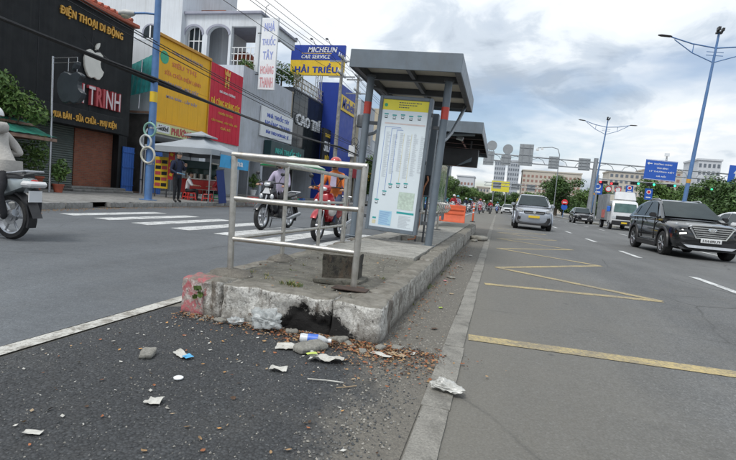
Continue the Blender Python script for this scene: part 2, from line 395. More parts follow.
def thing(name, label, cat, loc=(0, 0, 0), rz=0.0, group=None, rot=None):
    o = bpy.data.objects.new(name, None); COL.objects.link(o); o.empty_display_size = 0.2
    o.location = loc; o.rotation_euler = rot or (0, 0, rz)
    o['label'] = label; o['category'] = cat
    if group: o['group'] = group
    return o
def copy_tree(o, parent=None):
    c = o.copy(); COL.objects.link(c); c.parent = parent
    for ch in list(o.children): copy_tree(ch, c)
    return c
def dup(o, loc, rz=None, label=None, group=None, scale=None, rot=None):
    c = copy_tree(o); c.location = loc
    if rz is not None: c.rotation_euler = (0, 0, rz)
    if rot: c.rotation_euler = rot
    if label: c['label'] = label
    if group: c['group'] = group
    if scale: c.scale = (scale, scale, scale)
    return c
def remat(o, old, new):
    """give one copied object its own material on a copied mesh"""
    if o.type == 'MESH':
        o.data = o.data.copy()
        for i, m in enumerate(o.data.materials):
            if m == old: o.data.materials[i] = new
FACE_X = Matrix(((0, 0, 1, 0), (1, 0, 0, 0), (0, 1, 0, 0), (0, 0, 0, 1)))          # text plane looking to +X
FACE_Y = Matrix(((1, 0, 0, 0), (0, 0, -1, 0), (0, 1, 0, 0), (0, 0, 0, 1)))         # text plane looking to -Y
def text(name, body, m, M, width, height, parent=None, depth=0.02, bold=0.02, shear=0.0, kind=None):
    """lettering as solid letters, fitted to width x height, centred on M; M maps text plane to parent space"""
    c = bpy.data.curves.new(name, 'FONT'); c.body = body.replace('Đ', 'Ð'); c.size = 1.0; c.align_x = 'LEFT'
    c.offset = 0.006; c.extrude = 0.0; c.resolution_u = 2; c.shear = shear; c.space_character = 1.05+bold*1.6
    o = bpy.data.objects.new(name, c); COL.objects.link(o)
    dg = bpy.context.evaluated_depsgraph_get(); dg.update()
    me = bpy.data.meshes.new_from_object(o.evaluated_get(dg))
    bpy.data.objects.remove(o); bpy.data.curves.remove(c)
    V = [v.co.copy() for v in me.vertices]; Fs = [tuple(p.vertices) for p in me.polygons]
    x0, x1 = min(v.x for v in V)-bold, max(v.x for v in V)+bold; y0, y1 = min(v.y for v in V), max(v.y for v in V)
    par = list(range(len(V)))                                      # connected pieces, so that overlapping strokes never share a plane
    def find(i):
        while par[i] != i: par[i] = par[par[i]]; i = par[i]
        return i
    for f in Fs:
        for i in f[1:]: par[find(i)] = find(f[0])
    ids = {}
    for i in range(len(V)): ids.setdefault(find(i), len(ids))
    nv, nf = [], []
    shifts = [(-bold, 0.0), (bold, 0.0), (0.0, bold*.5)] if bold > 0 else [(0.0, 0.0)]
    dz = max(depth, .004)
    for q, (sx, sy) in enumerate(shifts):
        a = len(nv); n = len(V)
        lay = [1.0+((ids[find(i)] % 4)*3+q)*0.012 for i in range(n)]
        for top in (0, 1): nv += [((v.x+sx-(x0+x1)/2)/(x1-x0)*width, (v.y+sy-(y0+y1)/2)/(y1-y0)*height, dz*lay[i]*top) for i, v in enumerate(V)]
        cnt = {}
        for f in Fs:
            nf.append(tuple(a+n+i for i in f))
            for i in range(len(f)):
                e = (f[i], f[(i+1) % len(f)]); k = (min(e), max(e)); cnt[k] = None if k in cnt else e
        nf += [(a+e[0], a+e[1], a+n+e[1], a+n+e[0]) for e in cnt.values() if e]
    bpy.data.meshes.remove(me)
    me = bpy.data.meshes.new(name); me.from_pydata([M @ Vector(v) for v in nv], [], nf); me.materials.append(m)
    ob = bpy.data.objects.new(name, me); COL.objects.link(ob)
    if parent: ob.parent = parent
    return ob
def at(M, x, y, z): return Matrix.Translation((x, y, z)) @ M
def rough_block(mb, x0, x1, y0, y1, z0, z1, n=(6, 3, 4), amp=0.012, round_=0.03, seed=0, mi=0, f=6.0):
    """a box with worn rounded edges and an uneven surface"""
    bm = bmesh.new()
    nx, ny, nz = n; idx = {}
    def P(i, j, k):
        if (i, j, k) in idx: return idx[(i, j, k)]
        u = [x0+(x1-x0)*i/nx, y0+(y1-y0)*j/ny, z0+(z1-z0)*k/nz]
        lo = (x0, y0, z0); hi = (x1, y1, z1)
        q = Vector([min(max(u[a], lo[a]+round_), hi[a]-round_) for a in range(3)]); d = Vector(u)-q
        if d.length > round_: d = d.normalized()*round_
        p = q+d
        nv = noise.noise_vector(p*f+Vector((seed*3.1, seed*1.7, seed)))*amp + noise.noise_vector(p*f*3+Vector((seed, 0, 9)))*amp*0.5
        if k == 0: nv.z = 0
        p = p+nv
        idx[(i, j, k)] = len(vs); vs.append(p); return idx[(i, j, k)]
    vs, fs = [], []
    for a in range(nx):
        for b in range(ny):
            fs.append((P(a, b, nz), P(a+1, b, nz), P(a+1, b+1, nz), P(a, b+1, nz)))
            fs.append((P(a, b, 0), P(a, b+1, 0), P(a+1, b+1, 0), P(a+1, b, 0)))
    for a in range(nx):
        for k in range(nz):
            fs.append((P(a, 0, k), P(a+1, 0, k), P(a+1, 0, k+1), P(a, 0, k+1)))
            fs.append((P(a, ny, k), P(a, ny, k+1), P(a+1, ny, k+1), P(a+1, ny, k)))
    for b in range(ny):
        for k in range(nz):
            fs.append((P(0, b, k), P(0, b, k+1), P(0, b+1, k+1), P(0, b+1, k)))
            fs.append((P(nx, b, k), P(nx, b+1, k), P(nx, b+1, k+1), P(nx, b, k+1)))
    bm.free(); return mb.add(vs, fs, mi)

# ------------------------------------------------------------------ ground, roads, markings
def sheet(name, pts, z, m, parent=None, **t):
    mb = MB(); mb.add([(x, y, z) for x, y in pts], [tuple(range(len(pts)))])
    return mb.build(name, m, parent, **t)
def grid_sheet(name, x0, x1, y0, y1, z, m, nx, ny, amp, f=2.0, parent=None, edge=0.0, **t):
    mb = MB(); vs = []; fs = []
    for j in range(ny+1):
        for i in range(nx+1):
            x = x0+(x1-x0)*i/nx; y = y0+(y1-y0)*j/ny
            ex = edge*noise.noise(Vector((x*3, y*3, 5)))
            if i in (0, nx): x += ex
            if j in (0, ny): y += ex
            vs.append((x, y, z+amp*noise.noise(Vector((x*f, y*f, 1.3)))))
    for j in range(ny):
        for i in range(nx):
            a = j*(nx+1)+i; fs.append((a, a+1, a+nx+2, a+nx+1))
    mb.add(vs, fs); return mb.build(name, m, parent, smooth=60, **t)
sheet('road', [(-900, -600), (900, -600), (900, 1800), (-900, 1800)], 0.0, A_road, kind='structure')
sheet('motorbike_lane', [(-11.6, -40), (-2.42, -40), (-2.42, 240), (-11.6, 240)], 0.004, A_lane, kind='structure')
def blob_poly(base, f=2.2, amp=0.05, step=0.12, seed=0):
    out = []
    for i, p in enumerate(base):
        q = base[(i+1) % len(base)]; d = math.hypot(q[0]-p[0], q[1]-p[1]); n = max(1, int(d/step))
        for k in range(n):
            x = p[0]+(q[0]-p[0])*k/n; y = p[1]+(q[1]-p[1])*k/n
            v = noise.noise_vector(Vector((x*f+seed, y*f, seed)))*amp + noise.noise_vector(Vector((x*f*4+seed, y*f*4, seed)))*amp*0.4
            out.append((x+v.x, y+v.y))
    return out
sheet('asphalt_patch', [(-2.27, -3.0), (-0.252, -3.0), (-0.252, 22), (-1.2, 22), (-1.2, 3.1), (-2.2, 3.15), (-2.27, 3.1)], 0.006, A_patch, kind='structure')
ls = sheet('painted_kerb_strip', [(-2.40, -3), (-2.28, -3)]+[(-2.29+0.02*noise.noise(Vector((0, y*0.5, 3))), y*0.5) for y in range(-5, 36)]+[(-2.40+0.02*noise.noise(Vector((8, y*0.5, 3))), y*0.5) for y in range(35, -6, -1)], 0.010, P_strip, kind='structure')
# concrete gutter strip: cast in slabs, each its own piece
gs = MB().box(-0.245, -0.125, -3.0, 60, -0.05, 0.004).build('gutter_strip', C_strip, kind='structure')
y = -2.6; k = 0
while y < 34:
    l = 0.92+0.1*random.random()
    mb = MB(); rough_block(mb, -0.248+random.uniform(-.006, .006), -0.122+random.uniform(-.006, .006), y, y+l, -0.02, 0.010+random.uniform(0, .003), (2, 6, 1), 0.003, 0.004, k)
    mb.build('strip_slab', C_strip, gs, smooth=50); y += l+0.005; k += 1
def stripe(name, a, b, wd, m, z=0.004, **t):
    a = Vector(a); b = Vector(b); d = (b-a).normalized(); n = Vector((-d.y, d.x))*wd/2
    return sheet(name, [(a-n)[:], (b-n)[:], (b+n)[:], (a+n)[:]], z, m, **t)
stripe('yellow_stop_line', (-0.11, 3.55), (3.35, 3.75), 0.155, P_yellow, kind='structure')
zz = [(-0.06, 6.13), (1.99, 6.50), (0.09, 7.95), (1.99, 10.14), (0.09, 11.65), (1.98, 13.73), (0.08, 15.3), (1.98, 17.4), (0.08, 19.0), (1.98, 21.1), (0.08, 22.7)]
zmb = MB()
for i in range(len(zz)-1):
    a = Vector(zz[i]); b = Vector(zz[i+1]); d = (b-a).normalized(); n = Vector((-d.y, d.x))*0.07
    zmb.add([(*(a-n), 0.003+0.0012*(i % 2)), (*(b-n), 0.003+0.0012*(i % 2)), (*(b+n), 0.003+0.0012*(i % 2)), (*(a+n), 0.003+0.0012*(i % 2))], [(0, 1, 2, 3)])
zmb.build('yellow_zigzag_marking', P_yellow, kind='structure')
for i, y0 in enumerate((8.0, 13.4, 19.1, 25.2, 31.2, 37.2, 43.2, 49.2, 55.2, 61.2, 67.2, 73.2, 79.2)):
    sheet('lane_dash', [(3.44, y0), (3.58, y0), (3.58, y0+2), (3.44, y0+2)], 0.006, P_white, kind='structure')
    if i > 1: sheet('lane_dash', [(6.95, y0-1.5), (7.09, y0-1.5), (7.09, y0+.5), (6.95, y0+.5)], 0.006, P_white, kind='structure')
for i in range(7):
    x = -8.95+0.98*i
    sheet('crossing_stripe', [(x+0.02, 8.35-0.09*i), (x+0.46, 8.30-0.09*i), (x+0.46, 11.3), (x+0.02, 11.32)], 0.008, P_white, kind='structure')
stripe('white_edge_line', (-2.55, 14), (-2.75, 60), 0.10, P_white, 0.008, kind='structure')

# left pavement with its kerb stones
lw_e = [(-9.35, -10), (-9.35, 5), (-9.75, 8.5), (-10.25, 11.5), (-10.45, 14), (-10.9, 18), (-11.3, 24), (-11.5, 40), (-11.5, 220)]
mb = MB(); n = len(lw_e)
mb.add([(x-0.18, y, 0.15) for x, y in lw_e]+[(-60, y, 0.15) for x, y in lw_e], [(i, i+1, n+i+1, n+i) for i in range(n-1)])
walk = mb.build('sidewalk', C_walk, kind='structure')
def along(pts, s):
    for i in range(len(pts)-1):
        a = Vector(pts[i]); b = Vector(pts[i+1]); l = (b-a).length
        if s <= l: return a+(b-a)*s/l, math.atan2(b.y-a.y, b.x-a.x)
        s -= l
    return b, 0
def path_len(pts): return sum((Vector(pts[i+1])-Vector(pts[i])).length for i in range(len(pts)-1))
kmeshes = []
for q in range(4):
    mb = MB(); rough_block(mb, -0.49, 0.49, 0.0, 0.2, -0.02, 0.162, (6, 2, 2), 0.012, 0.03, q+20)
    kmeshes.append(mb.mesh('kerb_stone', C_kerb, smooth=50))
s = 13.0; k = 0
while s < 52:
    if k == 8: s += 0.75; k += 1; continue                       # a broken gully mouth in the kerb
    p, a = along(lw_e, s); p2, _ = along(lw_e, s+0.5)
    link('kerb_stone', kmeshes[k % 4], walk, (p.x, p.y, random.uniform(-.012, .008)), (0, random.uniform(-.015, .015), a+random.uniform(-.02, .02)))
    s += 1.0; k += 1
p, a = along(lw_e, 21.4)
MB().box(-0.45, 0.45, -0.02, 0.25, -0.01, 0.02).build('gully_mouth', C_soil, walk, (p.x, p.y, 0.004), (0, 0, a))
mb = MB()
for i in range(2600):                                            # grit and dead leaves along the foot of the kerb
    s = random.uniform(12, 34); p, a = along(lw_e, s); off = abs(random.gauss(0, 0.22))
    x = p.x+math.sin(a)*off+0.02; y = p.y-math.cos(a)*off; r = random.uniform(0.006, 0.02)
    mb.add([(x-r, y, 0.006), (x, y-r*1.2, 0.006), (x+r, y, 0.008), (x, y, 0.006+r)], [(0, 1, 3), (1, 2, 3), (2, 0, 3)], random.randrange(2))
mb.build('kerb_grit', [C_lump, mat('dry_leaf_brown', (0.20, 0.115, 0.055), 0.8, 0, 0.35, 20)], kind='stuff')

# median with kerb and far carriageway
md = MB().box(10.4, 11.75, 14, 420, -0.05, 0.16).build('median', C_walk, bevel=0.03, kind='structure')
km = MB(); rough_block(km, -0.09, 0.09, 0, 1.0, 0, 0.2, (1, 4, 2), 0.008, 0.03, 3)
kme = km.mesh('kerb_stone', line_paint('median_kerb_paint', (0.50, 0.48, 0.40), 0.8), smooth=50)
for i in range(70): link('kerb_stone', kme, md, (10.3, 14.0+1.02*i, -0.03))
MB().box(23.2, 70, -30, 420, -0.05, 0.15).build('far_sidewalk', C_walk, bevel=0.02, kind='structure')

# ------------------------------------------------------------------ traffic island
K_white = kerb_painted('kerb_flaking_white', (0.72, 0.705, 0.66), True, wear=0.28)
K_side = kerb_painted('kerb_flaking_side', (0.50, 0.48, 0.43), None, wear=0.7)
K_pink = kerb_painted('kerb_flaking_pink', (0.58, 0.56, 0.52), None, wear=0.5, pink=-1.93)
isl = grid_sheet('traffic_island', -2.10, -0.82, 3.16, 5.62, 0.243, C_slab, 40, 76, 0.022, 3.2, None, kind='structure')
IX0, IX1 = -2.12, -0.65
def part_block(name, x0, x1, y0, y1, z0, z1, m, n, amp, rd, seed, parent=isl, **k):
    mb = MB(); rough_block(mb, x0, x1, y0, y1, z0, z1, n, amp, rd, seed)
    return mb.build(name, m, parent, smooth=55, **k)
part_block('kerb_stone', -2.14, -1.80, 3.03, 3.27, -0.02, 0.258, K_pink, (20, 12, 16), 0.020, 0.035, 3)
part_block('kerb_stone', -1.803, -0.982, 3.025, 3.24, -0.02, 0.256, K_white, (44, 12, 16), 0.016, 0.022, 5)
fk_ = [o for o in isl.children if o.name.startswith('kerb_stone')][-1]
for v in fk_.data.vertices:                                      # the burnt stone is spalled away into a shallow hollow
    if v.co.y < 3.10:
        h_ = max(0, 1-abs(v.co.x+1.19)/.17)*.20+max(0, 1-abs(v.co.x+1.02)/.10)*.12+.05*noise.noise(Vector((v.co.x*22, v.co.z*22, 2)))
        if v.co.z < h_: v.co.y += .035*min(1, (h_-v.co.z)/.03)*(.75+.5*noise.noise(v.co*15))
part_block('kerb_stone', -0.984, IX1+.01, 3.01, 3.42, -0.02, 0.253, K_white, (20, 20, 16), 0.018, 0.03, 8)
y = 3.43; k = 0
while y < 17.2:
    l = (1.05, 1.22, 0.95, 1.15)[k % 4]
    dz = 0.258+0.03*min(1, max(0, (y-4)/3))
    part_block('kerb_stone', IX1-0.2+random.uniform(-.008, .008), IX1+random.uniform(-.012, .012), y, min(y+l, 17.3), -0.02, dz+random.uniform(-.006, .006), K_side, (4, 16 if y < 9 else 6, 8), 0.012, 0.03, 11+k)
    y += l+0.004; k += 1
# left edge stones (tops almost level with the slab)
y = 3.28; k = 0
while y < 17:
    part_block('kerb_stone', IX0-0.02, IX0+0.12, y, y+1.1, -0.02, 0.247+random.uniform(-.004, .006), K_side, (3, 8, 4), 0.010, 0.025, 40+k)
    y += 1.112; k += 1
# newer cast pad for the shelter, with the broken planting pit left open in it
PZ = 0.29
def pad(x0, x1, y0, y1, sd): return part_block('cast_pad', x0, x1, y0, y1, 0.0, PZ, C_pad, (10, max(4, int((y1-y0)*8)), 2), 0.008, 0.02, sd)
pad(-1.99, -0.86, 5.55, 7.72, 1); pad(-1.99, -1.66, 7.73, 8.9, 2); pad(-1.08, -0.86, 7.73, 8.9, 3); pad(-1.99, -0.86, 8.91, 17.28, 4)
grid_sheet('planting_pit_soil', -1.68, -1.06, 7.7, 8.95, 0.07, C_soil, 12, 20, 0.05, 5, isl)
# loose mortar lumps round the railing feet
def lump(x, y, r, h, sd, m=C_lump, z=0.235):
    mb = MB(); rings = []
    for i in range(7):
        a = i/6; rr = r*math.cos(a*math.pi/2)**0.7 if i < 6 else 0.012
        rings.append([(rr*math.cos(t*2*math.pi/14)*(1+0.25*noise.noise(Vector((t*2, i, sd)))), rr*math.sin(t*2*math.pi/14)*(1+0.25*noise.noise(Vector((t*2, i+3, sd)))), h*a*(1+.2*noise.noise(Vector((t, i, sd+4))))) for t in range(14)])
    mb.loft(rings); return mb.build('mortar_lump', m, isl, (x, y, z), smooth=50)
for x, y, r, h in ((-2.0, 3.47, .17, .05), (-2.0, 4.43, .14, .075), (-2.0, 5.45, .15, .06), (-2.0, 6.34, .12, .05), (-2.02, 7.25, .16, .05), (-1.9, 3.42, .12, .045)):
    lump(x, y, r, h, x*7+y*3, z=0.235 if y < 5.5 else 0.25)
# brick/concrete stump
M_stump = kerb_painted('soot_black_stump', (0.03, 0.028, 0.024), None, (0.10, 0.092, 0.07), 0.25)
st = thing('concrete_stump', 'low soot-blackened concrete stump behind the front rail of the island', 'stump', (-1.17, 3.80, 0.245), R(4))
mb = MB(); rough_block(mb, -0.145, 0.145, -0.13, 0.13, -0.01, 0.225, (8, 8, 8), 0.012, 0.02, 71); mb.build('block', M_stump, st, smooth=50)
mb = MB(); rough_block(mb, -0.20, 0.19, -0.20, 0.17, -0.012, 0.032, (8, 8, 2), 0.012, 0.015, 73); mb.build('footing', C_slab, st, smooth=50)
# grass tufts on the island and at the kerb joints
M_grass = mat('weed_green', (0.085, 0.13, 0.03), 0.6, 0, 0.4, 9); M_dry = mat('dry_grass', (0.26, 0.22, 0.09), 0.7, 0, 0.3, 9)
def tuft(mb, x, y, z, n, h, spread):
    for i in range(n):
        a = random.random()*6.28; r = random.random()*spread; bx, by = x+r*math.cos(a), y+r*math.sin(a)
        lean = random.uniform(0.2, 0.9)*h; hh = h*random.uniform(.5, 1); wd = 0.0025
        dx, dy = math.cos(a)*lean, math.sin(a)*lean
        mb.add([(bx-wd, by, z), (bx+wd, by, z), (bx+dx*.4+wd*.8, by+dy*.4, z+hh*.7), (bx+dx*.4-wd*.8, by+dy*.4, z+hh*.7), (bx+dx, by+dy, z+hh)], [(0, 1, 2, 3), (3, 2, 4)], random.choice((0, 0, 1)))
mb = MB()
tuft(mb, -1.42, 3.32, .245, 60, .04, .07); tuft(mb, -1.36, 3.30, .245, 30, .035, .05)
for i in range(14): tuft(mb, random.uniform(-2.0, -.9), random.uniform(3.3, 5.4), .245, 8, .03, .03)
for i in range(9): tuft(mb, IX1+0.02, random.uniform(3.5, 9), .0, 8, .05, .04)
mb.build('island_weeds', [M_grass, M_dry], kind='stuff')
pl = thing('kerb_weed', 'small green leafy weed growing out of the broken pink corner stone', 'weed', (-1.96, 3.02, 0.16))
mb = MB()
for i in range(16):
    a = random.uniform(-2.6, -0.5); l = random.uniform(.02, .05); u = Vector((math.cos(a), math.sin(a)*.6, random.uniform(-.2, .8))).normalized(); sdv = u.cross(Vector((0, -1, .3))).normalized()*l*.4
    b0 = Vector((random.uniform(-.03, .03), 0.0, random.uniform(-.04, .03)))
    mb.add([b0, b0+u*l*.5+sdv, b0+u*l, b0+u*l*.5-sdv], [(0, 1, 2, 3)])
mb.build('leaves', M_grass, pl)
mb = MB(); mb.tube([(0, 0.03, -.03), (0, 0, 0), (.005, -.02, .03)], .003, 5); mb.build('stem', M_grass, pl)

# ------------------------------------------------------------------ stainless railing
def railing():
    t = thing('railing', 'bent stainless steel guard railing round the front of the traffic island', 'railing', (-2.0, 3.47, 0.25))
    def w2l(p): return (p[0]+2.0, p[1]-3.47, p[2]-0.25)
    def post(x, y, z1, r=.024, tx=0, ty=0):
        o = MB().tube([w2l((x, y, 0.22)), w2l((x+tx, y+ty, z1))], r, 14).build('post', M_steel, t, smooth=50)
        return o
    def rail(a, b, r, n=12, sag=0.0):
        a, b = Vector(a), Vector(b); pts = [a+(b-a)*i/6+Vector((0, 0, -sag*math.sin(math.pi*i/6))) for i in range(7)]
        MB().tube([w2l(p) for p in pts], r, n).build('rail', M_steel, t, smooth=50)
    pL = post(-2.0, 3.47, 1.165, .025, -.03); pR = post(-0.975, 3.47, 1.165, .025, .012)
    for x, p in ((-2.0, pL), (-.975, pR)):
        MB().box(x+2.0-.07, x+2.0+.07, -.07, .07, 0.0, 0.012).build('base_plate', mat('rusty_plate', (0.13, 0.07, 0.045), 0.8, 0, .4, 20, .4, 50), t, bevel=.003)
    MB().box(.90, 1.16, -.15, -.03, .012, .022).build('loose_plate', mat('dark_rust_plate', (.05, .032, .024), .8, 0, .4, 20, .4, 50), t, bevel=.003)
    rail((-2.045, 3.47, 1.178), (-0.945, 3.47, 1.158), .024)
    rail((-2.02, 3.47, .838), (-0.972, 3.47, .842), .019, sag=.006)
    rail((-2.005, 3.47, .517), (-0.975, 3.47, .520), .019, sag=-.004)
    for y, z in ((4.43, 1.187), (5.42, 1.18), (6.34, 1.168)): post(-2.0, y, z, .021, -.012)
    ys = [3.47, 4.43, 5.42, 6.34]
    for z, r in ((1.172, .022), (.822, .016), (.518, .016)):
        for i in range(3): rail((-2.012, ys[i], z), (-2.012, ys[i+1], z), r, 10)
    MB().tube([w2l((-2.012, 6.34, 1.172)), w2l((-2.012, 6.42, 1.165)), w2l((-2.012, 6.45, 1.12)), w2l((-2.012, 6.45, .26))], .02, 10).build('end_bend', M_steel, t, smooth=50)
railing()

# ------------------------------------------------------------------ bus shelter with the route board
def shelter():
    t = thing('bus_shelter', 'grey steel bus stop shelter with flat roof framing the route map board', 'bus shelter', (-1.53, 7.3, PZ), rot=(0, R(1.8), 0))
    ox, oy, oz = -1.53, 7.3, PZ
    def B(x0, x1, y0, y1, z0, z1): return MB().box(x0-ox, x1-ox, y0-oy, y1-oy, z0-oz, z1-oz)
    for x, y in ((-2.13, 7.3), (-.95, 7.3), (-2.13, 9.25)):
        p = MB().tube([(x-ox, y-oy, -.02), (x-ox, y-oy, 2.45)], .056, 20).build('post', M_greymetal, t, smooth=50)
        MB().box(x-ox-.09, x-ox+.09, y-oy-.09, y-oy+.09, 0.0, .014).build('base_plate', M_greymetal, p, bevel=.003)
        if y < 8:
            MB().tube([(x-ox, y-oy, 1.88), (x-ox, y-oy, 2.06)], .0575, 20, cap=False).build('reflective_band', M_reflect, p, smooth=50)
            MB().tube([(x-ox, y-oy, 2.43), (x-ox, y-oy, 2.46)], .075, 16).build('collar', M_greydark, p, smooth=50)
    x0, x1, y0, y1, z0, z1 = -2.33, -.74, 6.8, 9.72, 2.735, 2.985
    th = .02
    B(x0, x1, y0, y0+th, z0, z1).build('fascia', M_greymetal, t, bevel=.004)
    B(x0, x1, y1-th, y1, z0, z1).build('fascia', M_greymetal, t, bevel=.004)
    B(x0, x0+th, y0+th, y1-th, z0, z1-.002).build('fascia', M_greymetal, t, bevel=.004)
    B(x1-th, x1, y0+th, y1-th, z0, z1-.002).build('fascia', M_greymetal, t, bevel=.004)
    B(x0+.005, x1-.005, y0+.005, y1-.005, z1-.02, z1+.004).build('roof_sheet', M_greydark, t)
    # ceiling: four liner panels between the beams
    for a, b in ((x0+.10, -1.56), (-1.50, x1-.10)):
        for c, d in ((y0+.12, 7.62), (7.70, 8.62), (8.70, y1-.12)):
            B(a, b, c, d, z1-.11, z1-.10).build('ceiling_panel', M_cream, t)
    for x in (x0+.06, x1-.06): B(x-.04, x+.04, y0+.03, y1-.03, z0+.02, z1-.06).build('beam', M_greydark, t)
    B(-1.56, -1.50, y0+.03, y1-.03, z0+.06, z1-.06).build('beam', M_greydark, t)
    for y in (y0+.10, 7.66, 8.66, y1-.10): B(x0+.10, x1-.10, y-.035, y+.035, z0+.04, z1-.05).build('beam', M_greydark, t)
    for x in (-2.13, -.95):                                              # curved knee braces
        s = 1 if x > -1.5 else -1
        pts = [(x-ox, 7.36-oy+1.94*i/8, 2.30+.13*math.sin(math.pi*i/8)) for i in range(9)]
        if s < 0: MB().tube(pts, .022, 8).build('side_tie', M_greydark, t, smooth=50)
        pts = [(x-ox+.10, 9.3-oy, 2.46), (x-ox+.09, 9.0-oy, 2.30), (x-ox+.06, 8.6-oy, 2.05), (x-ox+.03, 8.2-oy, 1.82), (x-ox, 7.8-oy, 1.66), (x-ox, 7.5-oy, 1.60), (x-ox, 7.33-oy, 1.59)]
        MB().tube(pts, .030, 10).build('curved_brace', M_greymetal, t, smooth=50)
    for z in (2.02, .60):
        B(-2.09, -1.93, 7.30, 7.34, z, z+.05).build('board_bracket', M_greydark, t)
        B(-1.10, -.99, 7.30, 7.34, z, z+.05).build('board_bracket', M_greydark, t)
shelter()

M_sheet = mat('printed_white_sheet', (0.68, 0.75, 0.79), 0.22, 0, 0.04, 1.5, coat=0.6)
def route_board():
    t = thing('route_map_board', 'white bus route map board with yellow header in a grey frame', 'sign', (-1.53, 7.25, PZ), rot=(0, R(2.0), 0))
    W, z0, z1 = .395, .145, 2.155
    mb = MB(); d0, d1 = -.07, .09
    mb.box(-W, -W+.05, d0, d1, z0, z1); mb.box(W-.05, W, d0, d1, z0, z1); mb.box(-W+.05, W-.05, d0, d1, z1-.05, z1); mb.box(-W+.05, W-.05, d0, d1, z0, z0+.06)
    mb.build('frame', M_greymetal, t, bevel=.006)
    MB().box(-W+.045, W-.045, -.045, .08, z0+.05, z1-.045).build('back_panel', M_greymetal, t)
    pn = MB().box(-W+.05, W-.05, -.050, -.0455, z0+.06, z1-.05).build('map_sheet', M_sheet, t)
    ty = mat('print_yellow', (0.78, 0.68, 0.05), .4, 0, .03); tt = mat('print_teal', (0.03, 0.33, 0.33), .4, 0, .05)
    tb = mat('print_pale_blue', (0.38, 0.60, 0.74), .4, 0, .05); tl = mat('print_line_blue', (0.16, 0.25, 0.55), .4, 0, .05)
    tg = mat('print_small_text', (0.44, 0.48, 0.52), .5, 0, .08, 60); tm = mat('print_map_green', (0.50, 0.60, 0.52), .5, 0, .2, 25); tk = mat('print_dark', (0.06, 0.08, 0.09), .5, 0, .1)
    F = -.051
    def q(mb, x0, x1, a, b, mi=0, d=0.0): mb.add([(x0, F-d, a), (x1, F-d, a), (x1, F-d, b), (x0, F-d, b)], [(0, 1, 2, 3)], mi)
    X0, X1, ZT = -W+.05, W-.05, z1-.05
    mb = MB(); q(mb, X0, X1, ZT-.155, ZT); mb.build('header', ty, pn)
    mb = MB()
    for r, (a, b) in enumerate(((-.10, .24), (-.10, .14), (-.10, .05))):
        z = ZT-.045-.034*r; x = a
        while x < b: l = random.uniform(.012, .035); q(mb, x, x+l, z, z+.013, 0, .0006); x += l+.008
    mb.build('header_print', tk, pn)
    mb = MB(); mb.lathe([(.026, 0), (.026, .001)], 18, (X0+.05, F-.0015, ZT-.085), 'Y'); mb.build('header_badge', mat('print_green', (0.03, .36, .17), .4), pn)
    # stop icons
    lines = MB()
    def icon(x, z):
        ic = MB(); q(ic, x-.032, x+.032, z, z+.018, 0, .0008); q(ic, x-.022, x+.022, z-.052, z-.012, 1, .0008); q(ic, x-.017, x+.017, z-.038, z-.018, 2, .0014); ic.build('stop_icon', [tt, tk, M_sheet], pn)
    for i in range(5): icon(-.275+.125*i, ZT-.225+(-.012)*(i % 2))
    for x, z in ((-.268, .60), (-.165, .735), (-.085, .85), (.03, .87), (.145, .88)): icon(x, z)
    for i, (x, z) in enumerate(((-.268, .62), (-.165, .755), (-.085, .87))): q(lines, x-.003, x+.003, z, 1.70-.02*i, 0, .0004); q(lines, x, -.03+.02*i, 1.70-.02*i, 1.706-.02*i, 0, .0004)
    for x, z in ((.03, .89), (.145, .90)): q(lines, x-.003, x+.003, z, 1.62, 1, .0004)
    q(lines, X0+.06, X1-.02, 1.745, 1.765, 2, .0003)
    lines.build('route_lines', [tl, mat('print_line_yellow', (.66, .62, .40), .5), mat('print_line_pink', (.62, .52, .50), .5)], pn)
    mb = MB()
    for c in range(6):                                              # unreadably small stop names
        x0 = -.24+.105*c; z = 1.62-.03*(c % 2)
        while z > .95+.05*(c % 3): q(mb, x0, x0+random.uniform(.03, .075), z, z+.006, 0, .0002); z -= .0165
    for r in range(13): q(mb, .10, .10+random.uniform(.12, .2), .40-.014*r, .405-.014*r, 0, .0002)
    mb.build('small_print', tg, pn, kind='stuff')
    mb = MB(); q(mb, .06, .30, .50, .76, 0, .0003)
    mb.build('street_map', tm, pn)
    mb = MB(); q(mb, -.205, -.01, .235, .455, 0, .0004); mb.build('timetable', tb, pn)
    mb = MB()
    for r in range(11): q(mb, -.195, -.02-random.uniform(0, .05), .25+.018*r, .255+.018*r, 0, .001)
    mb.build('timetable_print', tl, pn)
    mb = MB(); q(mb, .06, .32, .435, .465, 0, .0004); mb.build('teal_bar', tt, pn); mb = MB(); q(mb, -.30, -.245, .32, .345, 0, .0004); mb.build('teal_bar', tt, pn)
    mb = MB(); q(mb, -.30, -.245, .245, .30, 0, .0004); mb.build('notice_patch', mat('print_cream', (.62, .58, .40), .5), pn)
    # frame clips
    for z in (.5, 1.2, 1.9): MB().box(W-.001, W+.012, -.03, .03, z, z+.05).build('hinge', M_greydark, t)
route_board()

uc = thing('utility_cabinet', 'narrow grey electrical cabinet with hanging orange cable behind the route board', 'cabinet', (-1.20, 7.95, 0.06), rot=(0, R(1.6), 0))
mb = MB(); mb.box(-.09, .09, -.07, .07, .95, 2.28); mb.build('box', M_greymetal, uc, bevel=.008)
MB().box(-.075, .075, -.074, -.071, .98, 1.30).build('open_hatch', M_black, uc)
for x in (-.06, .06): MB().cyl((x, 0, 0), (x, 0, .96), .016, 8).build('leg', M_greydark, uc, smooth=50)
pts = [(.03, -.09, 1.28), (.05, -.12, 1.22), (.0, -.13, 1.1), (-.03, -.10, .8), (-.015, -.10, .5), (-.04, -.2, .27), (-.12, -.34, .255)]
MB().tube(pts, .014, 8).build('cable', mat('dirty_orange_cable', (.36, .15, .07), .6, 0, .3, 20), uc, smooth=60)

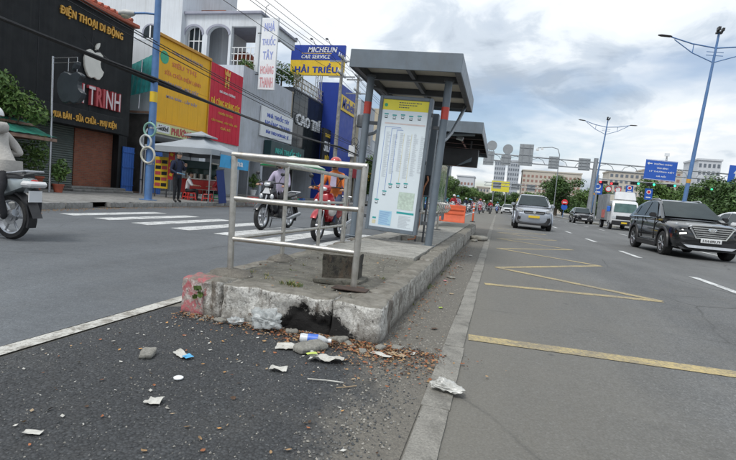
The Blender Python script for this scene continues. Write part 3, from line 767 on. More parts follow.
def shelter_far():
    t = thing('waiting_shelter', 'long grey roofed waiting shelter with a black hanging display box beyond the route board', 'bus shelter', (-1.5, 12.6, PZ), rot=(0, R(1.0), 0))
    def B(x0, x1, y0, y1, z0, z1): return MB().box(x0+1.5, x1+1.5, y0-12.6, y1-12.6, z0-PZ, z1-PZ)
    x0, x1, y0, y1, z0, z1 = -2.3, -.60, 12.6, 18.8, 2.74, 3.02
    B(x0, x1, y0, y0+.02, z0, z1).build('fascia', M_greymetal, t, bevel=.004)
    B(x0, x1, y1-.02, y1, z0, z1).build('fascia', M_greymetal, t, bevel=.004)
    B(x1-.02, x1, y0+.02, y1-.02, z0, z1-.002).build('fascia', M_greymetal, t, bevel=.004)
    B(x0, x0+.02, y0+.02, y1-.02, z0, z1-.002).build('fascia', M_greymetal, t, bevel=.004)
    B(x0+.01, x1-.01, y0+.01, y1-.01, z1-.03, z1+.003).build('roof_sheet', M_greydark, t)
    for y in (13.2, 14.2, 15.4, 16.6, 17.8): B(x0+.04, x1-.04, y-.03, y+.03, z0+.05, z1-.04).build('beam', M_black, t)
    B(-1.3, -1.24, y0+.03, y1-.03, z0+.07, z1-.05).build('beam', M_black, t)
    for y in (13.0, 18.3):
        pts = [(-1.95+1.5, y-12.6, 0), (-1.95+1.5, y-12.6, 1.7), (-1.92+1.5, y-12.6, 2.1), (-1.80+1.5, y-12.6, 2.32), (-1.5+1.5, y-12.6, 2.44), (-.8+1.5, y-12.6, 2.48)]
        MB().tube(pts, .05, 12).build('curved_post', M_greymetal, t, smooth=50)
    db = B(-1.95, -.72, 14.2, 14.5, 2.02, 2.52).build('display_box', M_black, t, bevel=.015)
    for x in (-1.7, -.95): B(x-.02, x+.02, 14.33, 14.37, 2.52, 2.76).build('hanger', M_greydark, db)
    MB().add([(.22, 1.4, 1.70), (.62, 1.35, 1.86), (.64, 1.32, 1.98), (.3, 1.42, 1.78)], [(0, 1, 2, 3)]).build('torn_flap', M_greymetal, db)
    MB().obox((.28, .9, 2.42), (.20, .12, .12), (0, .2, .1)).build('lamp_fitting', M_alu, t, bevel=.02)
    gp = MB().box(-.245, -.225, .1, 3.4, .30, 1.80)
    m, tt, b = nodes_of('green_leaf_advert_print'); g = NB(tt)
    c = g.ramp(g.noise(2.6, 4, .55, .8), [(.40, (.62, .68, .62)), (.48, (.30, .48, .18)), (.60, (.05, .22, .06)), (.72, (.50, .58, .40))])
    g.link(c, b.inputs['Base Color']); b.inputs['Roughness'].default_value = .2; b.inputs['Coat Weight'].default_value = .5
    ad = gp.build('advert_panel', m, t)
    MB().box(-.26, -.215, .06, .10, .22, 1.86).build('panel_frame', M_greymetal, ad); MB().box(-.26, -.215, .10, 3.4, 1.80, 1.86).build('panel_frame', M_greymetal, ad); MB().box(-.26, -.215, .10, 3.4, .22, .30).build('panel_frame', M_greymetal, ad)
shelter_far()

def bench():
    t = thing('tube_bench', 'bus stop bench of bent steel tube loops beside the planting pit', 'bench', (-1.45, 10.6, PZ))
    for x, z in ((-.15, .42), (0, .43), (.15, .42)): MB().tube([(x, -.9, z), (x, 1.3, z)], .02, 10).build('seat_tube', M_steel, t, smooth=50)
    for i in range(6):
        y = -.8+.4*i
        pts = [(-.2, y, .40), (.16, y, .40), (.30, y, .44), (.36, y, .52), (.32, y, .61), (.2, y, .64), (.08, y, .60)]
        MB().tube(pts, .017, 8).build('arm_loop', M_steel, t, smooth=50)
    for y in (-.6, 1.0):
        for x in (-.12, .12): MB().cyl((x, y, 0), (x, y, .41), .022, 10).build('leg', M_steel, t, smooth=50)
        MB().box(-.2, .2, y-.06, y+.06, 0, .012).build('foot_plate', M_greydark, t)
    MB().tube([(-.2, -.9, .78), (-.2, 1.3, .78)], .02, 10).build('back_tube', M_steel, t, smooth=50)
    for y in (-.85, .2, 1.25): MB().tube([(-.15, y, .41), (-.19, y, .6), (-.2, y, .78)], .018, 8).build('back_strut', M_steel, t, smooth=50)
bench()

def barrier(x, y, rz, label):
    t = thing('plastic_barrier', label, 'barrier', (x, y, 0.0), rz)
    prof = [(-.27, 0), (.27, 0), (.25, .16), (.14, .30), (.10, .86), (-.10, .86), (-.14, .30), (-.25, .16)]
    rings = [[(px, a, c) for a, c in prof] for px in (-.5, -.47, .47, .5)]
    mb = MB(); mb.loft(rings); mb.build('body', M_orange, t, bevel=.02, smooth=40)
    for z in (.42, .62): MB().box(-.44, .44, -.145, -.10, z, z+.07).build('rib', M_orange, t, bevel=.01)
    for z in (.36, .70): MB().box(-.46, .46, .095, .135, z, z+.05).build('rib', M_orange, t, bevel=.01)
    for x_ in (-.3, .3): MB().lathe([(.05, .86), (.05, .885), (.03, .89)], 12, (x_, 0, 0)).build('filler_cap', mat('dark_orange', (.34, .05, .02), .5), t, smooth=40)
    return t
barrier(-1.93, 23.0, R(8), 'orange water-filled road barrier at the end of the traffic island')
barrier(-2.35, 25.2, R(-14), 'second orange road barrier hidden behind the first beside the shelter')
def delineator(x, y, label):
    t = thing('delineator_post', label, 'delineator', (x, y, 0))
    MB().lathe([(.15, 0), (.15, .03), (.07, .05), (.055, .06)], 16).build('base', M_black, t, smooth=40)
    MB().lathe([(.05, .05), (.048, 1.0), (.03, 1.04)], 14).build('tube', M_orange, t, smooth=40)
    for z in (.5, .72, .9): MB().lathe([(.0515, z), (.0512, z+.07)], 14, cap=False).build('white_band', M_white, t, smooth=40)
delineator(-1.28, 27.8, 'slim orange delineator post with white bands beside the orange barrier')

# ------------------------------------------------------------------ shops and houses along the left pavement
FX = -16.0
M_blackclad = mat('black_cladding', (0.010, 0.0115, 0.013), 0.6, 0, 0.3, 1.5, 0.08, 30, 0.3, (0.035, 0.035, 0.034), 0.8, streak=0.35, spec=0.25)
M_gold = mat('gold_letters', (0.66, 0.36, 0.06), 0.4, 0.15, 0.12, 6)
M_redlet = mat('red_letters', (0.46, 0.07, 0.08), 0.45, 0, 0.1, 8)
M_roof = mat('terracotta_trim', (0.40, 0.10, 0.055), 0.7, 0, 0.2, 9, 0.3, 30, 0.3)
M_wallwhite = mat('white_render', (0.62, 0.655, 0.69), 0.85, 0, 0.05, 0.8, 0.15, 25, 0.3, (0.36, 0.37, 0.37), 0.5, streak=0.4)
M_wallgrey = mat('pale_grey_render', (0.46, 0.49, 0.54), 0.85, 0, 0.08, 1, 0.2, 25, 0.45, (0.24, 0.24, 0.23), 0.7, streak=0.5)
M_beige = mat('beige_render', (0.42, 0.37, 0.28), 0.85, 0, 0.1, 1, 0.2, 25, 0.5, (0.20, 0.17, 0.12), 0.7, streak=0.5)
M_dim = mat('dim_interior', (0.07, 0.065, 0.06), 0.8, 0, 0.4, 2.0)  # shade inside the open recesses, put into the surface colour
M_trimgrey = mat('grey_arch_trim', (0.30, 0.31, 0.37), 0.8, 0, 0.1, 3)
M_signyel = mat('sign_yellow', (0.80, 0.43, 0.018), 0.5, 0, 0.06, 1.0, dirt=0.25, dcol=(0.50, 0.27, 0.04), dscale=0.8, streak=0.3, spec=0.3)
M_signred = mat('sign_red', (0.56, 0.012, 0.04), 0.5, 0, 0.08, 1.0, dirt=0.2, dcol=(0.30, 0.015, 0.03), streak=0.3, spec=0.3)
M_signwhite = mat('sign_white', (0.74, 0.76, 0.78), 0.45, 0, 0.04, 1.0, dirt=0.25, dcol=(0.50, 0.50, 0.48))
M_signblue = mat('sign_blue', (0.022, 0.055, 0.33), 0.5, 0, 0.08, 1.0, streak=0.25, dcol=(0.03, 0.05, 0.18), spec=0.3)
M_letblue = mat('blue_letters', (0.06, 0.11, 0.44), 0.45, 0, 0.08, 6)
M_fadeblue = mat('faded_blue_letters', (0.28, 0.33, 0.60), 0.5, 0, 0.1, 6)
M_fadepink = mat('faded_pink_letters', (0.60, 0.28, 0.30), 0.5, 0, 0.1, 6)
M_violet = mat('violet_letters', (0.33, 0.27, 0.33), 0.5, 0, 0.1, 6)
M_orangelet = mat('orange_letters', (0.62, 0.19, 0.06), 0.5, 0, 0.1, 6)
M_tealboard = mat('dark_teal_board', (0.012, 0.045, 0.05), 0.4, 0, 0.1, 1.5)
M_teallet = mat('teal_letters', (0.05, 0.42, 0.36), 0.45, 0, 0.1, 6)
M_bluesheet = mat('blue_sheet', (0.03, 0.12, 0.42), 0.5, 0, 0.15, 2, dirt=0.3, dcol=(0.05, 0.10, 0.22))
def brick_mat():
    m, t, b = nodes_of('red_brick_cladding'); g = NB(t)
    br = t.nodes.new('ShaderNodeTexBrick'); br.inputs['Scale'].default_value = 1.0
    br.inputs['Brick Width'].default_value = .21; br.inputs['Row Height'].default_value = .07; br.inputs['Mortar Size'].default_value = .008
    br.inputs['Color1'].default_value = (.30, .095, .05, 1); br.inputs['Color2'].default_value = (.21, .065, .038, 1); br.inputs['Mortar'].default_value = (.17, .13, .10, 1)
    mp = t.nodes.new('ShaderNodeMapping'); mp.inputs['Rotation'].default_value = (R(90), 0, R(90))
    sx = g.xyz(); cb = t.nodes.new('ShaderNodeCombineXYZ'); g.link(sx[1], cb.inputs[0]); g.link(sx[2], cb.inputs[1]); g.link(cb.outputs[0], br.inputs['Vector'])
    c = g.mix(g.ramp(g.noise(5, 6, .7), [(.5, 0), (.75, .6)]), br.outputs[0], (.36, .15, .09))
    g.link(c, b.inputs['Base Color']); b.inputs['Roughness'].default_value = .85
    g.bump(br.outputs[1], .6, -.01, b); return m
M_brick = brick_mat()
M_tarpgreen = mat('green_tarp', (0.035, 0.24, 0.17), 0.6, 0, 0.3, 3, 0.2, 20, 0.4, (0.13, 0.17, 0.13), 1.4)
M_rustsheet = mat('rusty_sheet', (0.22, 0.13, 0.09), 0.75, 0, 0.4, 4, 0.2, 20, 0.4, (0.32, 0.28, 0.25), 2)

def corrugated(mb, y0, y1, z0, z1, x, pitch, amp, horiz=True, mi=0):
    n = int(((z1-z0) if horiz else (y1-y0))/pitch*2); rows = []
    for i in range(n+1):
        d = amp*(i % 2)
        if horiz: z = z0+(z1-z0)*i/n; rows.append([(x+d, y0, z), (x+d, y1, z)])
        else: y = y0+(y1-y0)*i/n; rows.append([(x+d, y, z0), (x+d, y, z1)])
    mb.loft(rows, False, mi, closed=False)

def apple(mb, M, w, h, d):
    """the bitten fruit emblem: body outline and separate leaf"""
    half = [(0, .36), (.10, .41), (.24, .44), (.38, .36), (.46, .22), (.49, .04), (.46, -.16), (.38, -.34), (.26, -.48), (.14, -.50), (0, -.45)]
    left = [(-x, y) for x, y in half][::-1]
    right = [(0, .36), (.10, .41), (.24, .44), (.36, .375), (.40, .32)]
    bite = [(.40-.155*math.sin(a*math.pi/6)*1.0, .30-.075*a) for a in range(1, 6)]
    right += [(.335, .25), (.285, .16), (.275, .06), (.30, -.04), (.365, -.12), (.46, -.17), (.40, -.32), (.27, -.47), (.14, -.50), (0, -.45)]
    poly = right[::-1]+left[::-1][1:-1] if False else [(x, y) for x, y in right]+[(-x, y) for x, y in half[::-1][1:-1]]
    mb.prism([(x*w, (y-.04)*h) for x, y in poly], M, d)
    leaf = [(.02, .46), (.03, .60), (.10, .70), (.22, .76), (.21, .64), (.14, .52)]
    mb.prism([(x*w, (y-.04)*h) for x, y in leaf], M, d)

# --- the black phone shop
ph = thing('phone_shop', 'black clad phone repair shop with terracotta roof trim and brick entrance wall', 'shop building', (FX, 13, .15))
def PB(x0, x1, y0, y1, z0, z1, o=ph): l = o.location; return MB().box(x0-l.x, x1-l.x, y0-l.y, y1-l.y, z0-l.z, z1-l.z)
PB(-24, -15.97, 6, 18.3, 2.6, 7.28).build('upper_wall', M_blackclad, ph)
PB(-24, -16.9, 6, 18.3, .15, 2.6).build('lower_wall', M_blackclad, ph)
for y in (8.6, 11.2, 13.8, 16.1): PB(-15.975, -15.962, y, y+.012, 3.3, 7.28).build('cladding_seam', M_black, ph)
rt = PB(-24.1, -15.75, 5.9, 18.42, 7.28, 7.42).build('roof_trim', M_roof, ph, bevel=.02)
for i in range(38):
    y = 6.0+.325*i; MB().tube([(-15.85-FX, y-13, 7.52-.15), (-16.5-FX, y-13, 7.66-.15)], .085, 8).build('ridge_tile', M_roof, rt, smooth=50)
mb = MB(); corrugated(mb, .2, 2.78, .18, 2.5, -.32, .085, .022); mb.build('roller_shutter', mat('green_grey_shutter', (.10, .125, .115), .5, .3, .12, 3, dirt=.4), ph)
PB(-16.9, -16.28, 15.80, 17.75, .33, 2.62).build('brick_wall', M_brick, ph)
PB(-16.9, -16.2, 13.0, 13.2, .15, 2.62).build('pier', M_blackclad, ph)
PB(-16.9, -15.97, 17.75, 18.25, .15, 2.62).build('pier', M_blackclad, ph)
PB(-16.9, -15.3, 14.9, 18.0, .15, .24).build('step', C_walk, ph, bevel=.015); PB(-16.9, -15.7, 15.2, 18.0, .24, .33).build('step', C_walk, ph, bevel=.015)
s1 = thing('fascia_sign', 'black fascia sign with gold letters above the brick entrance', 'sign', (FX, 15.5, 2.6))
MB().box(.03, .42, -2.3, 2.06, 0, .66).build('sign_box', M_blackclad, s1, bevel=.01)
text('lettering', 'MUA BÁN - SỬA CHỮA - PHỤ KIỆN', M_gold, at(FACE_X, .42, .1, .30), 3.05, .36, s1, .03, .035)
s2 = thing('wall_lettering', 'tall red shop name letters on the black shop wall', 'sign', (FX+.03, 16.5, 3.92))
text('lettering', 'N TRINH', M_redlet, at(FACE_X, 0, -.02, 0), 2.28, .74, s2, .12, .03)
text('letter_face', 'N TRINH', mat('letter_white_edge', (.62, .55, .56), .45), at(FACE_X, .121, -.02, 0), 2.22, .70, s2, .006, -.004)
s3 = thing('wall_lettering', 'small gold letters along the top of the black shop wall', 'sign', (FX+.03, 16.12, 6.70))
text('lettering', 'ĐIỆN THOẠI DI ĐỘNG', M_gold, FACE_X, 3.05, .47, s3, .05, .035)
ap = MB(); apple(ap, FACE_X, 1.04, 1.16, .10)
ap.build('apple_emblem', mat('ivory_emblem', (.66, .64, .58), .4, 0, .06, 3), None, (FX+.035, 16.2, 5.22), bevel=.02, label='ivory apple emblem fixed flat on the black shop wall', cat='emblem')
# dark apple hung from a pole at the pavement
ps = thing('apple_pole_sign', 'dark apple shaped sign hanging from a thin steel pole before the black shop', 'sign', (-14.38, 13.05, .15))
MB().cyl((0, 0, 0), (-.09, 0, 4.42), .035, 10).build('pole', M_alu, ps, smooth=50)
MB().tube([(-.09, 0, 4.36), (.9, 0, 4.40)], .016, 6).build('arm', M_alu, ps, smooth=50); MB().tube([(-.09, 0, 4.20), (.9, 0, 4.25)], .012, 6).build('arm', M_alu, ps, smooth=50)
for x in (.55, .9): MB().cyl((x, 0, 3.95), (x, 0, 4.40), .01, 6).build('hanger', M_alu, ps)
mb = MB(); apple(mb, at(FACE_Y, .74, .09, 3.50), 1.14, 1.08, .18); mb.build('apple_panel', mat('dark_slate_emblem', (.032, .04, .048), .35, 0, .15, 3), ps, bevel=.03)

# blue hoarding sheets and a downpipe between the shops
def hoarding(y0, y1, x, z1, label):
    t = thing('blue_hoarding', label, 'hoarding', (x, y0, .15))
    n = max(1, int((y1-y0)/.42)); 
    for i in range(n):
        a, b = (y1-y0)*i/n, (y1-y0)*(i+1)/n-.012
        mb = MB(); corrugated(mb, a, b, .05, z1-.15, .0, .14, .02, False); mb.build('sheet', M_bluesheet, t)
    for z in (.3, 1.1, z1-.4): MB().box(.022, .045, 0, y1-y0, z, z+.04).build('cross_bar', M_bluesheet, t)
    MB().box(-.04, -.01, 0, y1-y0, 0, z1-.15).build('backing', M_bluesheet, t)
hoarding(17.95, 18.62, -15.9, 2.15, 'blue sheet hoarding right beside the brick shop entrance')
hoarding(18.95, 20.0, -15.5, 2.2, 'wider blue sheet hoarding between the downpipe and the yellow sign shop')
dp = thing('downpipe', 'grey bent steel pipe standing between the two blue hoardings', 'pipe', (-15.6, 18.78, .15))
MB().tube([(0, 0, 0), (0, 0, 2.55), (.12, .1, 2.9), (.5, .8, 3.15)], .05, 10).build('pipe', M_alu, dp, smooth=50)
for z in (.6, 1.9): MB().lathe([(.06, z), (.06, z+.06)], 12).build('collar', M_greydark, dp)

# awning stall at the left edge
aw = thing('stall_awning', 'sagging awning of green tarp and rusty sheet on a steel pole', 'awning', (-14.3, 13.0, .15))
MB().cyl((-.02, -.02, 0), (-.03, -.02, 1.86), .03, 10).build('pole', M_alu, aw, smooth=50)
MB().cyl((-.02, -4.5, 0), (-.02, -4.5, 1.86), .03, 10).build('pole', M_alu, aw, smooth=50)
def sheet_strip(x0, x1, z0, z1, m, name, seed, yA=-5.2, yB=.15):
    mb = MB(); rows = []
    for j in range(37):
        yy = yA+(yB-yA)*j/36; rows.append([(x0+(x1-x0)*i/6, yy, z0+(z1-z0)*i/6-.07*math.sin(math.pi*i/6)+.016*(j % 2)+.03*noise.noise(Vector((i, yy, seed)))) for i in range(7)])
    mb.loft(rows, False, closed=False); mb.build(name, m, aw)
sheet_strip(-2.45, -1.15, 2.95, 2.36, M_rustsheet, 'rusty_sheet', 1)
sheet_strip(-1.28, .05, 2.33, 1.80, M_tarpgreen, 'green_tarp', 5)
sheet_strip(-.95, -.75, 2.20, 2.12, M_rustsheet, 'patch_strip', 8)
MB().box(-.03, .03, -5.2, .15, 1.66, 1.76).build('edge_beam', M_rustsheet, aw); MB().box(-2.4, 0, .02, .06, 1.68, 1.76).build('cross_beam', M_rustsheet, aw)

# --- generic row house with an open ground floor
def rowhouse(name, label, y0, y1, ztop, wall, x=FX, depth=9, zl=2.9, rec=2.4, inner=M_dim, cat='shop building'):
    t = thing(name, label, cat, (x, (y0+y1)/2, .15)); cy = (y0+y1)/2
    def B(a, b, c, d, e, f): return MB().box(a-x, b-x, c-cy, d-cy, e-.15, f-.15)
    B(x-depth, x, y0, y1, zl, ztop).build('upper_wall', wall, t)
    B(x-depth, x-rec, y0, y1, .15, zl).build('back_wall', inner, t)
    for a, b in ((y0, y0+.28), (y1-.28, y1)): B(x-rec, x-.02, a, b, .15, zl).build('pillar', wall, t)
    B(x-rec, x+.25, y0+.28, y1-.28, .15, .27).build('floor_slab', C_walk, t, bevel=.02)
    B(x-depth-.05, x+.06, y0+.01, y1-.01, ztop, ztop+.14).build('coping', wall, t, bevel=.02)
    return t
yh = rowhouse('yellow_sign_shop', 'shop building hidden behind a tall yellow sign wall', 19.75, 23.98, 7.2, M_wallwhite)
ys = thing('yellow_sign', 'tall yellow panelled shop sign with faded rows of lettering', 'sign', (FX, 21.9, 3.5))
for i in range(5):
    for j in range(2):
        MB().box(.02, .10, -2.1+.84*i, -2.1+.84*(i+1)-.008, .10+1.94*j, .10+1.94*(j+1)-.008).build('panel', M_signyel, ys)
for a, b, c, d in ((-2.16, 2.14, 3.98, 4.12), (-2.16, 2.14, 0, .10)): MB().box(.02, .2, a, b, c, d).build('frame_rail', mat('ochre_frame', (.55, .27, .03), .5, 0, .1), ys, bevel=.01)
for a in (-2.16, 2.105): MB().box(.02, .16, a, a+.05, .1, 3.98).build('frame_stile', MATS['ochre_frame'], ys)
mb = MB(); mb.lathe([(.30, .0), (.30, .012)], 24, (.10, -1.62, 3.12), 'X'); mb.build('badge', mat('badge_green', (.03, .36, .19), .45), ys)
for s, m, yc, z, wd, h in (('CÔNG TY TNHH DỊCH VỤ', M_violet, .15, 3.52, 2.5, .22), ('SIÊU THỊ', M_orangelet, -.05, 2.95, 2.0, .32), ('SỬA CHỮA ĐIỆN LẠNH', M_orangelet, -.1, 2.46, 2.9, .30), ('MÁY LẠNH - MÁY GIẶT', M_violet, -.15, 1.98, 2.7, .26), ('MUA BÁN - LẮP ĐẶT', M_violet, -.1, 1.38, 2.5, .24)):
    text('lettering', s, m, at(FACE_X, .101, yc, z), wd, h, ys, .012, .03)
gsn = thing('pale_green_sign', 'pale green strip sign with red letters under the yellow sign wall', 'sign', (FX, 21.7, 3.42))
MB().box(.12, .24, -1.95, 1.95, -.42, .10).build('sign_box', mat('pale_lime_board', (.56, .60, .30), .45, 0, .05), gsn, bevel=.01)
MB().box(.24, .25, -1.85, -.95, -.34, .04).build('name_plate', M_signwhite, gsn)
text('lettering', 'Mixed', M_black, at(FACE_X, .25, -1.4, -.13), .7, .24, gsn, .012, .03)
text('lettering', 'PHƯƠNG NAM', M_redlet, at(FACE_X, .24, .5, -.15), 2.6, .40, gsn, .02, .03)

rh = rowhouse('red_sign_shop', 'shop building hidden behind a tall red sign wall', 24.0, 27.72, 7.25, M_wallwhite)
rs = thing('red_sign', 'tall red ribbed shop sign with gold emblem and gold lettering', 'sign', (FX, 25.85, 3.3))
for i in range(8): MB().box(.02, .085, -1.76+.44*i, -1.76+.44*(i+1)-.014, 0, 4.22).build('panel', M_signred, rs)
MB().box(.015, .06, -1.76, 1.76, .02, 4.2).build('backing', M_signred, rs)
em = MB()
em.box(.086, .12, -.26, -.13, 3.15, 3.78); em.box(.086, .12, .05, .18, 3.15, 3.78); em.box(.086, .12, -.13, .05, 3.38, 3.52)
em.prism([(-.30, .0), (-.34, .32), (-.18, .14), (-.04, .36), (.10, .14), (.26, .32), (.22, 0)], at(FACE_X, .086, 0, 3.83), .034); em.build('emblem', M_gold, rs)
for s, m, yc, z, wd, h in (('ĐÁ HOA CƯƠNG', M_signwhite, .1, 2.84, 1.7, .16), ('ĐÁ CÔNG HOÀNG CÚC', M_yel, .0, 2.20, 3.1, .46), ('CHUYÊN THI CÔNG', M_gold, .05, 1.62, 1.6, .17), ('CẦU THANG - MẶT TIỀN - BẾP', M_gold, 0, 1.15, 2.8, .2), ('GIÁ RẺ', M_gold, .1, .80, 1.1, .18)):
    text('lettering', s, m, at(FACE_X, .086, yc, z), wd, h, rs, .02, .02)

# --- tall white rendered house behind the yellow sign
wh = thing('white_house', 'tall plain white rendered house rising behind the yellow sign', 'house', (-28, 32, .15))
def WB(x0, x1, y0, y1, z0, z1): return MB().box(x0+28, x1+28, y0-32, y1-32, z0-.15, z1-.15)
WB(-42, -21.5, 28.9, 35.6, .15, 19).build('wall', M_wallwhite, wh)
WB(-21.5, -19.6, 31.0, 35.6, 12.12, 12.9).build('roof_parapet', M_brick, wh)
prof = [(-.55, 0), (-.55, .65)]+[(-.55*math.cos(a*math.pi/8), .65+.55*math.sin(a*math.pi/8)) for a in range(1, 8)]+[(.55, .65), (.55, 0)]
wdw = MB(); wdw.prism(prof, at(FACE_Y, 28-23.87, -3.105, 9.95-.15), .03); wo_ = wdw.build('arched_window', M_glass, wh)
fr = MB(); fr.prism([(x*1.28, y*1.1+.02) for x, y in prof], at(FACE_Y, 28-23.87, -3.09, 9.92-.15), .02); fr.build('window_surround', M_trimgrey, wo_)
WB(-23.92, -23.82, 28.84, 28.86, 9.95, 11.1).build('mullion', M_white, wo_)
ta = thing('teal_screen', 'teal corrugated sheet screen between the black shop and the yellow sign', 'screen', (-17.0, 19.1, 3.9))
mb = MB(); rows = []
for i in range(33):
    x = -2.2+3.75*i/32; zt = 1.15+ (x+2.2)*.42; rows.append([(x, .03*(i % 2), .1+(x+2.2)*.22), (x, .03*(i % 2)+.25, zt)])
mb.loft(rows, False, closed=False); mb.build('sheet', mat('teal_sheet', (.02, .23, .22), .5, 0, .25, 4, dirt=.3), ta)
for x, z in ((-2.0, .1), (-.6, .4), (.7, .7), (1.45, .9)): MB().tube([(x, .12, z-.6), (x, .2, z+1.6)], .03, 6).build('strut', M_alu, ta)
MB().box(-2.2, 1.6, .1, .16, -.1, 0).build('bottom_rail', M_rustsheet, ta)
MB().box(-2.2, 1.6, .02, .5, -3.75, -3.7).build('sill', M_rustsheet, ta)
for x in (-2.1, 1.3): MB().box(x, x+.08, .1, .18, -3.75, -.1).build('post', M_alu, ta)
MB().box(-2.0, 1.3, .3, .34, -3.7, -.1).build('alley_shade_sheet', M_dim, ta)  # dark sheet standing in for the shade of the alley behind

# --- balcony house with arches looking down the street
bh = thing('arched_balcony_house', 'pale house with an open arched loggia above the red sign', 'house', (-19, 30, .15))
def HB(x0, x1, y0, y1, z0, z1): return MB().box(x0+19, x1+19, y0-30, y1-30, z0-.15, z1-.15)
HB(-24, -16.0, 27.74, 35.1, 3.0, 8.3).build('lower_wall', M_wallgrey, bh)
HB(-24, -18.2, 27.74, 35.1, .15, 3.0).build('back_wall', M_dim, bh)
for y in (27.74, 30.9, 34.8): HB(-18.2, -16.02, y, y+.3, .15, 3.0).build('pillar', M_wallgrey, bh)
HB(-18.2, -15.4, 28.04, 34.8, .15, .30).build('entrance_step', C_walk, bh, bevel=.02)
for x0, x1 in ((-22.2, -21.46), (-20.13, -19.76), (-18.16, -17.98), (-16.20, -15.92)): HB(x0, x1, 29.3, 29.6, 8.3, 11.25).build('column', M_wallwhite, bh)
def arch_panel(x0, x1, zs, zt, ztop):
    n = 12; cx = (x0+x1)/2; rx = (x1-x0)/2
    poly = [(x0, ztop), (x0, zs)]+[(cx-rx*math.cos(math.pi*i/n), zs+(zt-zs)*math.sin(math.pi*i/n)) for i in range(1, n)]+[(x1, zs), (x1, ztop)]
    mb = MB(); mb.prism([(x+19, z-.15) for x, z in poly], at(FACE_Y, 0, -.4, 0), .3); o = mb.build('arch', M_wallwhite, bh)
    rr = [[(cx-r_*math.cos(math.pi*i/n)+19, yy, zs+(zt-zs)*math.sin(math.pi*i/n)+dz-.15) for (r_, yy, dz) in ((rx-.02, -.74, 0), (rx+.12, -.74, .12), (rx+.12, -.69, .12), (rx-.02, -.69, 0))] for i in range(n+1)]
    mb = MB(); mb.loft(rr); mb.build('arch_moulding', M_trimgrey, o)
arch_panel(-21.46, -20.13, 10.62, 11.22, 11.95); arch_panel(-19.76, -18.16, 10.62, 11.22, 11.95)
for x0, x1 in ((-22.2, -21.46), (-20.13, -19.76), (-18.16, -17.98), (-16.2, -15.92)): HB(x0, x1, 29.31, 29.59, 11.25, 11.95).build('frieze', M_wallwhite, bh)
HB(-17.98, -16.2, 29.32, 29.58, 11.2, 11.95).build('lintel', M_wallwhite, bh)
HB(-22.4, -15.8, 29.1, 34.9, 11.95, 12.12).build('roof_slab', M_trimgrey, bh, bevel=.02)
HB(-16.15, -15.95, 29.6, 34.8, 11.3, 11.95).build('side_beam', M_wallwhite, bh)
HB(-24, -20.0, 31.4, 34.8, 8.3, 11.95).build('room', M_wallwhite, bh)
w1 = HB(-21.4, -20.2, 29.66, 29.70, 8.7, 11.2).build('window', M_glass, bh)
for x in (-21.4, -21.0, -20.6, -20.24): HB(x, x+.05, 29.60, 29.66, 8.6, 11.2).build('window_frame', M_white, w1)
for z in (8.7, 10.3): HB(-21.4, -20.2, 29.61, 29.655, z, z+.06).build('window_frame', M_white, w1)
HB(-20.1, -19.0, 33.4, 34.6, 8.3, 10.2).build('water_tank', M_beige, bh)
mb = MB(); mb.lathe([(.85, 0), (.80, .3), (.6, .55), (.3, .68), (.05, .72)], 16, (-.55, 3.9, 10.0)); mb.build('tank_dome', M_roof, bh, smooth=50)
for z in (9.0, 9.45, 9.85): HB(-17.98, -16.2, 29.42, 29.46, z, z+.045).build('balcony_rail', M_white, bh)
for i in range(6): HB(-17.8+.3*i, -17.76+.3*i, 29.42, 29.46, 8.3, 9.85).build('baluster', M_white, bh)
for z in (9.0, 9.45, 9.85): HB(-16.1, -16.06, 29.5, 34.6, z, z+.045).build('balcony_rail', M_white, bh)
vsn = thing('vertical_sign', 'tall white vertical sign board with stacked faded blue and pink words', 'sign', (-15.1, 29.1, 7.12))
MB().box(-.57, .57, -.08, .08, 0, 4.5).build('board', M_signwhite, vsn, bevel=.015)
MB().tube([(-.9, .1, 1.0), (0, 0.09, 1.0)], .03, 6).build('bracket', M_greydark, vsn); MB().tube([(-.9, .1, 3.6), (0, .09, 3.6)], .03, 6).build('bracket', M_greydark, vsn)
MB().tube([(-.4, 0, 4.5), (-.4, 0, 5.2), (-.2, 0, 5.35)], .02, 6).build('lamp_rod', M_greydark, vsn)
for s, m, z in (('NHÀ', M_fadeblue, 3.98), ('THUỐC', M_fadeblue, 3.10), ('TÂY', M_fadeblue, 2.22), ('HOÀNG', M_fadepink, 1.30), ('THANH', M_fadepink, .46)):
    text('lettering', s, m, at(FACE_Y, 0, -.08, z), .92 if len(s) > 3 else .72, .62, vsn, .012, .03)
bws = thing('pharmacy_sign', 'white pharmacy sign with three rows of blue letters', 'sign', (FX, 32.7, 4.35))
MB().box(.03, .15, -2.5, 2.6, 0, 2.0).build('board', M_signwhite, bws, bevel=.01)
for s, z, wd, h in (('NHÀ THUỐC TÂY', 1.58, 3.6, .42), ('HOÀNG THANH', .98, 4.1, .50), ('BÁN THEO ĐƠN BÁC SĨ', .42, 3.7, .28)): text('lettering', s, M_letblue, at(FACE_X, .15, .1, z), wd, h, bws, .02, .03)
tls = thing('teal_pharmacy_sign', 'dark teal lightbox sign with green letters under the white pharmacy sign', 'sign', (FX, 34.0, 3.2))
MB().box(.05, .6, -3.0, 2.9, -.1, .95).build('box', M_tealboard, tls, bevel=.02)
text('lettering', 'NHÀ THUỐC TÂY', M_teallet, at(FACE_X, .6, 0, .43), 4.6, .58, tls, .03, .035)

